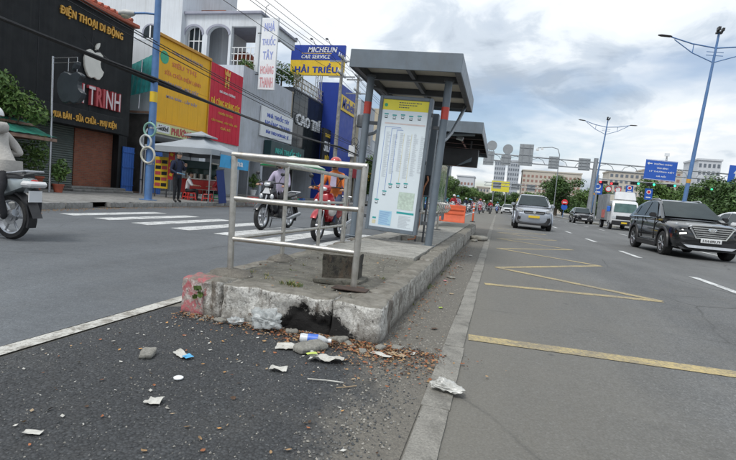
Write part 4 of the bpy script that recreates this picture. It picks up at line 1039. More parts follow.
# --- dark glazed shop CAO TRI
ct = rowhouse('dark_glass_shop', 'dark glass fronted shop with white letters and a roof balustrade', 35.3, 42.1, 8.6, M_greydark, zl=3.4)
for i in range(6):
    for j in range(3): MB().box(.02, .05, -3.3+1.1*i, -2.24+1.1*i, 3.35+1.7*j, 5.0+1.7*j).build('glass_pane', M_glass, ct)
text('lettering', 'CAO TRÍ', M_signwhite, at(FACE_X, .06, -.2, 6.42), 5.2, 1.05, ct, .12, .03)
for z in (9.0, 9.4, 9.75): MB().box(-.1, -.04, -3.3, 3.3, z-.15, z-.10).build('roof_rail', M_beige, ct)
for i in range(23): MB().box(-.1, -.05, -3.3+.3*i, -3.26+.3*i, 8.6, 9.6).build('baluster', M_beige, ct)
be = rowhouse('beige_house', 'weathered beige house wall wedged between the pharmacy and the dark glass shop', 35.11, 35.29, 8.2, M_beige)
MB().box(-8, -.2, -.3, .09, 3.0, 8.0).build('side_wall', M_beige, be)
bks = thing('black_shop_sign', 'black shop sign with yellow and white lettering beside the blue tower', 'sign', (-15.1, 42.2, 3.6))
MB().box(-.1, .1, -2.3, 2.3, 0, 2.8).build('board', M_blackclad, bks)
for z in (0, 2.7): MB().box(-.9, -.1, -.05, .05, z+.05, z+.1).build('bracket', M_greydark, bks)
text('lettering', 'TRANG TRÍ NỘI THẤT', M_yel, at(FACE_X, .1, 0, 2.3), 3.9, .55, bks, .02, .03)
text('lettering', 'SILK ART', M_signwhite, at(FACE_X, .1, 0, 1.3), 4.0, .85, bks, .02, .03)
text('lettering', 'RÈM CỬA', M_yel, at(FACE_X, .1, 0, .4), 3.2, .5, bks, .02, .03)
# --- tyre-shop billboard on lattice legs
mh = thing('roof_billboard', 'blue and yellow tyre service billboard standing on lattice legs above the rooftops', 'billboard', (-15.3, 38.0, 8.74))
MB().box(-2.32, 2.32, -.12, .12, 2.75, 3.95).build('blue_panel', M_signblue, mh, bevel=.01)
MB().box(-2.32, 2.32, -.12, .12, 1.55, 2.745).build('yellow_panel', M_yel, mh, bevel=.01)
text('lettering', 'MICHELIN', M_signwhite, at(FACE_Y, .40, -.12, 3.58), 2.5, .40, mh, .02, .03, .2)
MB().box(-1.4, 1.2, -.125, -.12, 3.27, 3.31).build('gold_bar', M_yel, mh)
text('lettering', 'CAR SERVICE', M_signwhite, at(FACE_Y, -.15, -.12, 3.02), 2.5, .30, mh, .02, .03, .2)
text('lettering', 'HẢI TRIỀU', M_signblue, at(FACE_Y, -.05, -.12, 2.13), 3.7, .75, mh, .02, .035)
for x in (-1.5, .2):
    for dx in (-.18, .18):
        for dy in (-.1, .3): MB().cyl((x+dx, dy, 0), (x+dx, dy, 1.6), .035, 6).build('leg', M_alu, mh)
    for k in range(4): MB().cyl((x-.18, -.1, .1+.4*k), (x+.18, -.1, .4+.4*k), .018, 5).build('lattice_brace', M_alu, mh)
for x in (-1.6, -.3, 1.0):
    MB().tube([(x, 0, 3.95), (x, -.3, 4.15), (x, -.8, 4.2)], .02, 6).build('lamp_arm', M_greydark, mh); MB().obox((x, -.9, 4.18), (.16, .24, .09)).build('flood_lamp', M_greydark, mh)
bt = thing('blue_tower', 'tall blue clad tyre shop tower with a yellow name panel', 'building', (-15.5, 44.5, .15))
MB().box(-1.0, 1.0, -2.8, 2.9, 0, 10.5).build('cladding', M_signblue, bt)
yp = MB().box(1.0, 1.08, -2.4, 2.5, 8.25, 9.6).build('yellow_panel', M_yel, bt)
text('lettering', 'Michelin', M_signblue, at(FACE_X, 1.08, .05, 8.95), 4.2, .95, bt, .02, .03, .2)
MB().box(-6, -1.0, -2.8, 2.9, 0, 6).build('shop_wall', M_wallgrey, bt)

# --- the row goes on beyond the tower
far_rows = [(47.6, 53.5, 8.5, 'far narrow beige house just beyond the blue tower', M_beige), (53.6, 60, 11.5, 'tall pale grey house two doors beyond the blue tower', M_wallgrey),
            (60.1, 67, 7.8, 'low white shop house in the far row', M_wallwhite), (67.1, 74, 13.0, 'five storey beige house in the far row', M_beige), (74.1, 84, 9.5, 'wide grey shop house in the far row', M_wallgrey),
            (84.1, 93, 15.0, 'tallest white tube house in the far row', M_wallwhite), (93.1, 104, 10.0, 'beige house near the end of the far row', M_beige), (104.1, 120, 12, 'long grey block near the end of the far row', M_wallgrey), (120.2, 150, 14, 'long white block closing the far row', M_wallwhite)]
sgc = [M_signred, M_signyel, M_signblue, M_tealboard, M_signwhite]
for i, (a, b, h, lab, m) in enumerate(far_rows):
    t = rowhouse('row_house', lab, a, b, h, m, cat='house'); t['group'] = 'far row of houses'
    nf = int((h-3.5)/3)
    for f in range(nf):
        nwin = max(2, int((b-a)/2.6))
        for k in range(nwin):
            yc = -(b-a)/2+(b-a)*(k+.5)/nwin; z = 3.9+3*f
            wn = MB().box(-.05, .03, yc-.55, yc+.55, z, z+1.5).build('window', M_glass, t); MB().box(.03, .08, yc-.62, yc+.62, z-.08, z).build('sill', M_white, wn)
    MB().box(.05, .3, -(b-a)*.45, (b-a)*.45, 2.6, 3.6).build('shop_board', sgc[i % 5], t)

# ------------------------------------------------------------------ street lamps
def left_lamp():
    t = thing('blue_lamp_post', 'thick blue lamp post with yellow band on the left pavement', 'street lamp', (-11.47, 14.2, .15))
    MB().tube([(0, 0, 0), (0, 0, 4), (-.05, 0, 8.6)], [.125, .115, .09], 18).build('pole', M_bluepole, t, smooth=50)
    MB().box(-.2, .2, -.2, .2, 0, .03).build('base_plate', M_bluepole, t, bevel=.005)
    MB().tube([(0, 0, 3.28), (0, 0, 3.62)], .122, 18, cap=False).build('yellow_band', M_yel, t, smooth=50)
    MB().tube([(0, 0, 3.95), (0, 0, 4.05)], .13, 18).build('cable_clamp', M_black, t, smooth=50)
    MB().tube([(-.02, 0, 6.15), (-.5, 0, 6.2), (-.95, 0, 6.2)], .035, 10).build('arm', M_bluepole, t, smooth=50)
    lh = MB().loft([[(-.92-x, w*math.cos(k*.5236), 6.18+h*math.sin(k*.5236)+.02) for k in range(12)] for x, w, h in ((0, .05, .05), (.1, .12, .09), (.3, .17, .12), (.5, .15, .10), (.62, .07, .05))]).build('lamp_head', mat('lamp_grey', (.45, .45, .43), .5, 0, .1), t, smooth=50)
    MB().ball((-1.27, 0, 6.14), (.2, .14, .11), 12, 6).build('lens', mat('lamp_lens', (.5, .47, .36), .15, 0, .1, coat=.5), lh, smooth=60)
    for z in (1.2, 2.4): MB().tube([(0, 0, z), (0, 0, z+.05)], .128, 18).build('strap', M_alu, t, smooth=50)
left_lamp()
def ring(mb, c, r, rt, rx, ry, n=28, m=8):
    Mx = Matrix.Translation(c) @ Euler((rx, ry, 0)).to_matrix().to_4x4(); rr = []
    for i in range(n+1):
        a = 2*math.pi*i/n; rr.append([Mx @ Vector(((r+rt*math.cos(b*2*math.pi/m))*math.cos(a), rt*math.sin(b*2*math.pi/m), (r+rt*math.cos(b*2*math.pi/m))*math.sin(a))) for b in range(m)])
    mb.loft(rr, False)
for (x, z, r, m, lab) in ((-11.42, 2.50, .22, mat('hoop_mint', (.22, .40, .33), .5), 'mint green plastic hoop hung topmost on the blue lamp post'), (-11.55, 2.10, .21, mat('hoop_grey', (.48, .50, .50), .5), 'grey white plastic hoop in the middle of those hung on the blue lamp post'), (-11.44, 1.66, .26, mat('hoop_cream', (.50, .49, .42), .5), 'cream plastic hoop hung lowest on the blue lamp post')):
    t = thing('plastic_hoop', lab, 'hoop', (x, 14.04, z)); mb = MB(); ring(mb, (0, 0, 0), r, .036, .08, 0); mb.build('ring', m, t, smooth=60)
    MB().tube([(0, .0, r-.02), (.02, .04, r+.08)], .01, 6).build('tie', M_black, t)

def median_lamp():
    t = thing('median_lamp', 'tall blue twin-arm lamp post rising behind the black SUV', 'street lamp', (10.80, 34, .16), rot=(0, R(3.75), 0))
    MB().tube([(0, 0, 0), (0, 0, 6), (0, 0, 12.2)], [.13, .105, .06], 16).build('pole', M_bluepole, t, smooth=50)
    MB().box(-.22, .22, -.22, .22, 0, .04).build('base_plate', M_bluepole, t, bevel=.01)
    MB().tube([(0, 0, 3.25), (0, 0, 3.5)], .123, 16, cap=False).build('yellow_band', mat('orange_band', (.55, .30, .05), .5), t, smooth=50)
    for s in (-1, 1):
        a = MB().tube([(0, 0, 11.35), (s*1.3, 0, 11.52), (s*2.55, 0, 11.85)], .04, 8).build('arm', M_bluepole, t, smooth=50)
        MB().tube([(0, 0, 10.5), (s*1.2, 0, 10.98), (s*2.3, 0, 11.70)], .03, 8).build('strut', M_bluepole, a, smooth=50)
        for x, z0, z1 in ((1.2, 10.98, 11.5), ): MB().cyl((s*x, 0, z0), (s*x, 0, z1), .025, 6).build('tie', M_bluepole, a)
        rg = [[(s*(2.45+x), w*math.cos(k*.5236), 11.86+.05*x+h*math.sin(k*.5236)) for k in range(12)] for x, w, h in ((0, .05, .04), (.12, .12, .06), (.6, .14, .06), (.78, .06, .03))]
        MB().loft(rg).build('lamp_head', mat('lamp_dark', (.035, .03, .03), .5), t, smooth=50)
    for z in (10.9, 11.1): MB().box(-.45, .45, -.02, .02, z, z+.03).build('finial_bar', M_bluepole, t)
    cm = MB().box(-.16, .16, -.12, .12, 12.2, 12.3).build('camera_mount', M_black, t)
    MB().obox((-.1, -.15, 12.42), (.14, .3, .2)).build('camera_box', M_black, cm); MB().obox((.14, -.1, 12.40), (.12, .26, .16)).build('camera_box', M_black, cm)
    return t
ml = median_lamp()
dup(ml, (10.72, 64, .16), label='farther blue twin-arm lamp post beside the sign gantry pole', rot=(0, R(3.75), 0))

# ------------------------------------------------------------------ sign gantry over the road
M_gal = mat('galvanised_steel', (.30, .32, .34), .5, .4, .15, 4, dirt=.3)
M_signback = mat('sign_back_grey', (.30, .32, .335), .55, .3, .1, 3)
M_roadblue = mat('road_sign_blue', (.02, .10, .46), .4, 0, .06, 1)
def gantry():
    gy = 64.0
    t = thing('sign_gantry', 'grey lattice sign gantry spanning the road from one thick median pole', 'gantry', (10.55, gy, .16), rot=(0, R(1.5), 0))
    MB().tube([(0, 0, 0), (0, 0, 7.6)], [.30, .24], 16).build('pole', M_gal, t, smooth=50)
    X0, X1 = -12.7, 18.5
    for z in (6.30, 7.10): MB().tube([(X0, 0, z), (X1, 0, z)], .075, 8).build('chord', M_gal, t, smooth=50)
    x = X0
    while x < X1-1:
        MB().tube([(x, 0, 6.3), (x+.3, 0, 6.8), (x+.9, 0, 7.05), (x+1.5, 0, 6.8), (x+1.8, 0, 6.3)], .035, 5).build('brace', M_gal, t); x += 2.6
    return t
gt = gantry()
def back_disc(x, z, r, lab):
    t = thing('round_road_sign', lab, 'road sign', (x, 63.8, z))
    mb = MB(); mb.lathe([(r, 0), (r, .05)], 24, (0, 0, 0), 'Y'); mb.build('disc', M_signback, t)
    for dx in (-.25, .25): MB().box(dx-.04, dx+.04, .05, .12, -r-.6, r*.8).build('rail', M_gal, t)
def back_rect(x0, x1, z0, z1, lab, bars=3):
    t = thing('road_sign', lab, 'road sign', ((x0+x1)/2, 63.8, z0)); w_ = (x1-x0)/2; h = z1-z0
    MB().box(-w_, w_, 0, .05, 0, h).build('panel', M_signback, t)
    for i in range(bars): z = h*(i+.5)/bars; MB().box(-w_, w_, -.05, 0, z-.04, z+.04).build('rib', M_gal, t)
    for dx in (-w_*.5, w_*.5): MB().box(dx-.03, dx+.03, -.07, -.05, 0, h).build('stile', M_gal, t)
back_disc(-1.5, 8.55, .62, 'back of a round road sign at the far left end of the gantry')
back_disc(.47, 8.2, .62, 'back of a round road sign second along from the gantry end')
back_rect(-2.4, -1.1, 6.1, 7.85, 'back of a small square sign under the gantry end disc', 2)
back_rect(-.25, .95, 6.2, 7.5, 'back of a small square sign under the second gantry disc', 2)
back_rect(1.85, 3.5, 6.3, 8.95, 'back of the tallest rectangular sign on the gantry', 3)
back_rect(5.4, 6.6, 6.15, 7.65, 'slatted back of a small sign midway on the gantry', 4)
back_rect(8.8, 10.1, 6.2, 7.65, 'slatted back of a small sign next to the gantry pole', 4)
bs = thing('direction_sign', 'blue direction sign with white lettering on the gantry', 'road sign', (17.65, 63.8, 5.65), rot=(0, R(2.0), 0))
MB().box(-1.65, 1.65, -.02, .06, 0, 2.3).build('panel', M_roadblue, bs)
for a in ((-1.6, 1.6, -.028, -.021, .04, .08), (-1.6, 1.6, -.028, -.021, 2.22, 2.26)): MB().box(*a).build('border', M_signwhite, bs)
for s, z, wd, h in (('TRƯỜNG CHINH', 1.86, 1.9, .22), ('TÂN BÌNH', 1.40, 1.2, .2), ('LÝ THƯỜNG KIỆT', .98, 2.6, .24), ('HÀ NỘI', .45, 1.0, .24)): text('lettering', s, M_signwhite, at(FACE_Y, .15, -.021, z), wd, h, bs, .01, .03)
mb = MB(); mb.prism([(-.3, 0), (-.08, .16), (-.08, .05), (.25, .05), (.25, -.05), (-.08, -.05), (-.08, -.16)], at(FACE_Y, -1.2, -.021, 1.85), .01); mb.build('arrow', M_signwhite, bs)
bs2 = thing('arrow_sign', 'blue gantry sign with a tall white upward arrow', 'road sign', (25.8, 63.8, 5.5), rot=(0, R(2.0), 0))
MB().box(-1.3, 1.3, -.02, .06, 0, 2.35).build('panel', M_roadblue, bs2)
mb = MB(); mb.prism([(0, .85), (.28, .35), (.1, .35), (.1, -.7), (-.1, -.7), (-.1, .35), (-.28, .35)], at(FACE_Y, -.55, -.021, 1.1), .01); mb.build('arrow', M_signwhite, bs2)
# second gantry with signals
g2 = thing('signal_gantry', 'slim arm gantry carrying traffic signals behind the sign gantry', 'gantry', (12.9, 74.0, .15))
MB().tube([(0, 0, 0), (0, 0, 6.4)], [.2, .15], 12).build('pole', M_gal, g2, smooth=50)
MB().tube([(0, 0, 5.9), (17, 0, 5.75)], .07, 8).build('arm', M_gal, g2, smooth=50)
def signal(x, z, col, lab, y=73.7, scale=1.0):
    t = thing('traffic_signal', lab, 'traffic light', (x, y, z), group='traffic signals on the gantries')
    MB().box(-.55*scale, .55*scale, 0, .2, -.19, .19).build('housing', M_black, t, bevel=.02)
    for i, dx in enumerate((-.36, 0, .36)):
        on = (i == {'r': 0, 'g': 2}[col]); c = {'r': (1.0, .04, .05), 'g': (.05, 1.0, .45)}[col]
        m = mat('signal_lit_'+col, c, .4, emit=(c, 1.4)) if on else mat('signal_unlit', (.03, .03, .03), .3)
        mb = MB(); mb.lathe([(.15, -.03), (.15, 0)], 14, (dx*scale, 0, 0), 'Y'); lo = mb.build('lamp', m, t)
        MB().lathe([(.165, -.14), (.165, -.03)], 12, (dx*scale, 0, 0), 'Y', cap=False).build('visor', M_black, lo)
signal(13.6, 5.6, 'r', 'traffic signal showing red beside the gantry pole'); signal(15.0, 5.5, 'r', 'second traffic signal showing red above the truck')
signal(17.6, 5.75, 'g', 'traffic signal showing green left of the blue direction sign'); signal(19.5, 5.75, 'g', 'traffic signal showing green under the blue direction sign'); signal(22, 5.8, 'g', 'traffic signal showing green beside the nearest lamp pole'); signal(26.3, 5.7, 'g', 'traffic signal showing green next to the arrow sign')
M_prohib = mat('sign_red_rim', (.62, .03, .04), .4)
def small_round(x, y, z, r, m, rim, lab, bar=False):
    t = thing('round_road_sign', lab, 'road sign', (x, y, z))
    mb = MB(); mb.lathe([(r, 0), (r, .04)], 22, (0, 0, 0), 'Y'); mb.build('disc', rim, t)
    mb = MB(); mb.lathe([(r*.74, -.012), (r*.74, 0)], 22, (0, 0, 0), 'Y'); f = mb.build('face', m, t)
    if bar: MB().box(-r*.55, r*.55, -.02, -.0125, -r*.14, r*.14).build('bar', M_signwhite, t)
    MB().box(-.03, .03, .04, .1, -.3, .6).build('hanger', M_gal, t); return t
small_round(14.4, 73.9, 4.75, .42, M_signwhite, M_prohib, 'white road sign with red rim hanging left of its twin above the truck')
small_round(15.6, 73.9, 4.75, .42, M_signwhite, M_prohib, 'white road sign with red rim hanging beside the blue lane sign')
for x, z0, z1, w_, lab in ((13.0, 3.9, 5.5, 1.3, 'tall blue lane sign hanging at the signal gantry pole'), (17.0, 4.4, 5.4, .9, 'small blue lane sign hanging in the middle of the signal arm'), (19.4, 3.7, 5.2, .95, 'blue lane sign with white disc hanging right of the truck')):
    t = thing('lane_sign', lab, 'road sign', (x, 73.85, z0)); MB().box(-w_/2, w_/2, 0, .05, 0, z1-z0).build('panel', M_roadblue, t)
    mb = MB(); mb.lathe([(w_*.3, -.012), (w_*.3, 0)], 18, (0, 0, (z1-z0)*.68), 'Y'); mb.build('disc', M_signwhite, t)
    mb = MB(); mb.lathe([(w_*.2, -.02), (w_*.2, -.0125)], 18, (0, 0, (z1-z0)*.68), 'Y'); mb.build('disc_centre', M_prohib if x > 15 else M_roadblue, t)
    MB().box(-w_*.3, w_*.3, -.012, 0, (z1-z0)*.15, (z1-z0)*.25).build('text_bar', M_signwhite, t); MB().box(-.03, .03, .05, .1, 0, 5.9-z0).build('hanger', M_gal, t)
# far gantry
g3 = thing('far_gantry', 'distant thin sign gantry crossing low over the traffic', 'gantry', (12.0, 130, 0))
MB().tube([(0, 0, 0), (.3, 0, 7.4)], [.3, .2], 10).build('pole', M_gal, g3, smooth=50)
for z in (6.3, 7.1): MB().tube([(-16, 0, z), (2.2, 0, z)], .09, 6).build('chord', M_gal, g3)
for i in range(11): MB().tube([(-16+1.6*i, 0, 6.3), (-15.2+1.6*i, 0, 7.1)], .05, 4).build('brace', M_gal, g3)
MB().box(1.3, 3.6, -.1, 0, 5.2, 7.2).build('blue_panel', M_roadblue, g3)
for x in (-12.8, -8.2, -4.5): MB().box(x-1, x+1, .1, .2, 5.6, 7.3).build('sign_back', M_signback, g3)
bp = thing('keep_right_post', 'short post with a red no entry disc above a blue disc on the median', 'road sign', (10.6, 88, .16))
MB().cyl((0, 0, 0), (.1, 0, 2.9), .05, 8).build('post', M_bluepole, bp)
for z, m in ((2.55, M_prohib), (1.75, M_roadblue)): mb = MB(); mb.lathe([(.5, -.1), (.5, -.06)], 18, (.08, 0, z), 'Y'); mb.build('disc', m, bp)
MB().box(-.22, .38, -.115, -.1005, 2.47, 2.63).build('bar', M_signwhite, bp)
yb = thing('yellow_billboard', 'plain yellow billboard standing above the distant trees', 'billboard', (.0, 150, 0))
MB().box(-2.5, 2.6, 0, .3, 5.5, 8.6).build('panel', mat('billboard_yellow', (.70, .62, .05), .5, 0, .06), yb)
for x in (-1.8, 1.8): MB().cyl((x, .3, 0), (x, .3, 6), .15, 8).build('leg', M_gal, yb)
mb = MB(); mb.tube([(0, 0, 0), (0, 0, 6.2), (-.3, 0, 6.7), (-1.6, 0, 6.8)], .07, 8)
cl = thing('camera_mast', 'slim curved camera mast rising beside the gantry pole', 'mast', (7.6, 74, .0)); MB().tube([(0, 0, 0), (0, 0, 9.0), (-.3, 0, 9.8), (-1.1, 0, 10.0), (-3.0, 0, 9.8)], .06, 8).build('mast', M_gal, cl, smooth=50)
MB().obox((-3.0, 0, 9.55), (.4, .3, .3)).build('camera', M_white, cl); MB().obox((-2.4, 0, 9.7), (.3, .3, .25)).build('camera', M_white, cl)

# ------------------------------------------------------------------ utility poles and overhead cables
M_conc = concrete('pole_concrete', (.30, .29, .265), .05, .3, .3, 0)
def upole(x, y, h, lab, tf=False):
    t = thing('utility_pole', lab, 'utility pole', (x, y, .15))
    MB().tube([(0, 0, 0), (0, 0, h)], [.17, .10], 12).build('pole', M_conc, t, smooth=50)
    for z in (h-.3, h-1.4): MB().box(-.06, .06, -.9, .9, z, z+.1).build('crossarm', M_gal, t); MB().box(-1.0, 1.0, .07, .13, z-.14, z-.04).build('crossarm', M_gal, t)
    for z in (h-.3, h-1.4):
        for yy in (-.8, -.4, .4, .8): MB().lathe([(.04, 0), (.06, .05), (.03, .1), (.05, .15), (.02, .2)], 8, (0, yy, z+.1)).build('insulator', M_white, t, smooth=50)
    if tf:
        mb = MB(); mb.lathe([(.05, 0), (.35, .03), (.36, .9), (.3, 1.0), (.05, 1.02)], 16, (.55, 0, h-4.2)); mb.build('transformer', M_greydark, t, smooth=50)
        for k in range(4):
            pts = [(.2+.3*math.cos(a*.7+k), .1*k-.2, h-5.4-.25*k+.35*math.sin(a*.7)) for a in range(10)]; MB().tube(pts, .02, 5).build('coiled_cable', M_black, t)
        MB().box(-.25, .25, -.3, -.12, h-6.6, h-5.7).build('meter_box', M_signwhite, t, bevel=.02)
upole(-11.75, 33.9, 10.6, 'concrete utility pole standing before the dark glass shop')
upole(-11.85, 38.4, 10.4, 'concrete utility pole with transformer and coiled cables by the blue tower', True)
upole(-11.9, 62, 10.4, 'distant concrete utility pole among the far row of houses')
M_cable = mat('cable_black', (.012, .012, .013), .6, 0, .2, 5)
def cable(pts, r, lab, group='overhead cables', n=6, sub=10, sag=.0, m=M_cable):
    P_ = [Vector(p) for p in pts]; out = []
    for i in range(len(P_)-1):
        for k in range(sub): u = k/sub; p = P_[i].lerp(P_[i+1], u); p.z -= sag*4*u*(1-u); out.append(p)
    out.append(P_[-1]); o = out[0].copy()
    mb = MB(); mb.tube([p-o for p in out], r, n); return mb.build('overhead_cable', m, None, o, smooth=60, label=lab, cat='cable', group=group)
cable([(-11.4, -6, 5.1), (-11.4, 14.2, 4.12), (-11.5, 33.9, 4.25), (-11.5, 62, 4.4)], .055, 'thick black cable bundle sagging past the blue lamp post', sag=.16)
cable([(-11.36, -6, 5.2), (-11.36, 14.12, 4.2), (-11.46, 33.9, 4.3), (-11.46, 62, 4.5)], .04, 'thick black cable bundle sagging past the blue lamp post', sag=.28)
cable([(-11.45, -6, 5.0), (-11.43, 14.2, 4.06), (-11.5, 33.9, 4.1), (-11.5, 62, 4.2)], .03, 'thick black cable bundle sagging past the blue lamp post', sag=.05)
for dz, dx in ((0, 0), (.13, .06), (.28, -.1)):
    cable([(-11.3+dx, 4, 6.0+dz), (-11.3+dx, 14.2, 5.1+dz), (-11.5+dx, 33.9, 4.75+dz), (-11.5+dx, 62, 5+dz)], .016, 'thin black cable crossing the yellow and red signs', sag=.12)
for a, b, z in ((-.8, 0, 10.9), (-.25, 0, 10.9), (.3, 0, 10.9), (.8, 0, 9.8), (-.6, 0, 9.8)):
    cable([(-11.6+a*.7, -4, z-1.2), (-11.75+a, 33.9, z-.2), (-11.85+a, 62, z-.3)], .013, 'thin high power line strung to the concrete utility poles', sag=.5)
cable([(-11.4, 14.2, 4.1), (-15.9, 15.6, 6.1)], .008, 'thin service wire from lamp post to the black shop', sag=.3)
cable([(-11.5, 28.5, 4.2), (-15.9, 32.0, 4.4)], .008, 'thin service wire from the cable bundle to the pharmacy', sag=.15)

# ------------------------------------------------------------------ trees
def leafmat(name, c):
    m, t, b = nodes_of(name); g = NB(t)
    n = g.noise(.9, 4, .6); n2 = g.noise(14, 3, .6)
    cc = g.ramp(g.math('ADD', g.math('MULTIPLY', n, .6), g.math('MULTIPLY', n2, .4)), [(.36, tuple(x*.5 for x in c)), (.52, c), (.68, (c[0]*1.7, c[1]*1.45, c[2]*1.2))])
    g.link(cc, b.inputs['Base Color']); b.inputs['Roughness'].default_value = .6
    b.inputs['Transmission Weight'].default_value = 0; b.inputs['Subsurface Weight'].default_value = 0
    MATS[name] = m; return m
L_dark = leafmat('leaf_dark', (.050, .105, .024)); L_mid = leafmat('leaf_mid', (.078, .15, .032)); L_lite = leafmat('leaf_light', (.12, .20, .045))
M_bark = mat('bark', (.10, .08, .06), .9, 0, .3, 8, .5, 30)
def crown_mesh(seed, clumps, leaf, per, mats, flat=.8):
    rnd = random.Random(seed); mb = MB()
    for (cx, cy, cz, r) in clumps:
        for i in range(int(per*r*r)):
            u = Vector((rnd.gauss(0, 1), rnd.gauss(0, 1), rnd.gauss(0, 1))).normalized()
            rad = r*(rnd.random()**.35)*(1+.35*noise.noise(u*2.2+Vector((cx, cy, cz+seed))))
            c = Vector((cx, cy, cz))+Vector((u.x, u.y, u.z*flat))*rad
            nrm = (u+Vector((rnd.gauss(0, .6), rnd.gauss(0, .6), rnd.gauss(0.3, .6)))).normalized()
            a = nrm.orthogonal().normalized(); a = (Matrix.Rotation(rnd.random()*6.28, 3, nrm) @ a); b = nrm.cross(a); s = leaf*rnd.uniform(.6, 1.4)
            mb.add([c-a*s, c-b*s*.45+a*s*.1, c+a*s, c+b*s*.45+a*s*.1+nrm*s*.2], [(0, 1, 2, 3)], rnd.choice((0, 0, 1)))
    return mb.mesh('crown', mats)
def clumps_for(seed, R_, H, n=13):
    rnd = random.Random(seed); out = []
    for i in range(n):
        a = rnd.random()*6.28; q = R_*.72*math.sqrt(rnd.random()); z = H*.22+H*.62*rnd.random()*(1-.45*(q/R_)**2)
        out.append((q*math.cos(a), q*math.sin(a), z, R_*rnd.uniform(.28, .46)))
    return out
def trunk_mesh(R_, H, seed):
    rnd = random.Random(seed); mb = MB(); mb.tube([(0, 0, -.1), (.05, .03, H*.25), (.1, -.05, H*.55)], [.032*H, .024*H, .012*H], 9)
    for i in range(6):
        a = i*1.05+rnd.random(); z = H*(.25+.05*i); mb.tube([(.05, .0, z), (R_*.3*math.cos(a), R_*.3*math.sin(a), z+H*.12), (R_*.62*math.cos(a), R_*.62*math.sin(a), z+H*.26)], [.013*H, .008*H, .003*H], 6)
    return mb.mesh('trunk', M_bark, smooth=60)
TK = []
for sd, ms in ((3, (L_mid, L_lite)), (9, (L_dark, L_mid)), (17, (L_mid, L_dark))): TK.append((crown_mesh(sd, clumps_for(sd, 3.6, 8.5, 20), .17, 230, list(ms)), trunk_mesh(3.6, 8.5, sd)))
def tree(x, y, kind, s, lab, sx=1.0, z=0.0, group='roadside trees', rz=None):
    t = thing('street_tree', lab, 'tree', (x, y, z), rz if rz is not None else (x*7 % 6.28), group)
    t.scale = (s*sx, s*sx, s); link('crown', TK[kind][0], t); link('trunk', TK[kind][1], t); return t
tree(13.2, 124, 1, 1.38, 'large dark round tree beside the distant gantry pole', 1.15)
tree(18.5, 106, 0, .92, 'lighter green tree beyond the far black car', 1.2)
tree(22.5, 112, 2, .85, 'low bushy tree just right of the lighter green tree', 1.2)
tree(25.2, 62, 1, .98, 'large dark tree behind the arrow sign', 1.15, .15)
tree(31, 60, 2, 1.05, 'large tree beside the dark tree behind the arrow sign', 1.2, .15)
for i, (x, y, k, s) in enumerate(((24.5, 90, 0, 1.0), (28.5, 92, 1, 1.02), (32.5, 86, 0, 1.0), (36, 90, 2, 1.1), (40, 88, 1, 1.1), (27, 76, 2, .9), (34, 74, 0, 1.0), (39, 66, 1, 1.05))):
    tree(x, y, k, s, 'tree in the dense row along the far pavement behind the signals', 1.15, .15, 'dense row of trees on the far pavement')
for i, (x, y, k, s) in enumerate(((-9, 170, 0, .9), (-4, 178, 1, .85), (1, 172, 2, .86), (6, 180, 1, .95), (11, 176, 0, .9), (16, 182, 1, .95), (-14, 168, 2, 1.0), (21, 176, 2, .95), (27, 170, 1, .9), (-19, 165, 1, 1.1))):
    tree(x, y, k, s, 'tree in the distant green belt beyond the traffic', 1.5, 0, 'distant green belt')
for x, y, k, s, lab in ((-12.8, 52, 2, .82, 'slender street tree just beyond the blue tower'), (-12.6, 70, 0, .9, 'street tree on the left pavement by the low white shop house'), (-12.6, 86, 1, .95, 'darker street tree on the left pavement by the wide grey shop house'), (-12.4, 104, 0, 1.0, 'tallest street tree on the left pavement by the end of the far row'), (-12.2, 126, 2, 1.0, 'last street tree on the left pavement by the long white block')):
    tree(x, y, k, s, lab, .8, .15, 'street trees on the left pavement')
st_ = thing('small_tree', 'leafy small tree overhanging the green awning before the black shop', 'tree', (-15.4, 12.3, .15))
cm_ = crown_mesh(31, [(-.3, -.2, 2.9, .75), (.35, .2, 2.75, .62), (-.95, -.5, 3.1, .8), (.75, .35, 2.45, .45), (-1.6, -.8, 3.0, .8), (.1, -.3, 3.3, .5), (-.6, .2, 3.45, .45)], .075, 1500, [L_mid, L_lite])
link('crown', cm_, st_); mb = MB(); mb.tube([(0, 0, 0), (-.05, 0, 1.2), (.05, .1, 2.4)], [.07, .06, .03], 8)
for a, b in ((-.8, .3), (.6, .3), (-1.4, -.6)): mb.tube([(0, 0, 1.5), (a*.5, b*.5, 2.2), (a, b, 2.9)], [.035, .025, .01], 6)
mb.build('trunk', M_bark, st_, smooth=60)
bal = thing('balcony_plant', 'green potted plant spilling over the loggia balcony', 'plant', (-16.55, 29.0, 8.3))
link('crown', crown_mesh(41, [(0, 0, .35, .45), (.3, -.1, .15, .35), (-.3, .1, .5, .35)], .07, 900, [L_mid, L_dark]), bal); MB().lathe([(.15, 0), (.2, .3)], 12).build('pot', M_roof, bal)
bt2 = thing('rooftop_tree', 'leafy tree seen through the open loggia bay', 'tree', (-17.6, 36.4, 8.2))
link('crown', crown_mesh(43, [(0, 0, 1.9, 1.0), (.9, .1, 1.5, .8), (-.8, 0, 1.4, .7)], .11, 500, [L_mid, L_lite]), bt2); MB().tube([(0, 0, 0), (0, 0, 2)], [.09, .05], 8).build('trunk', M_bark, bt2)

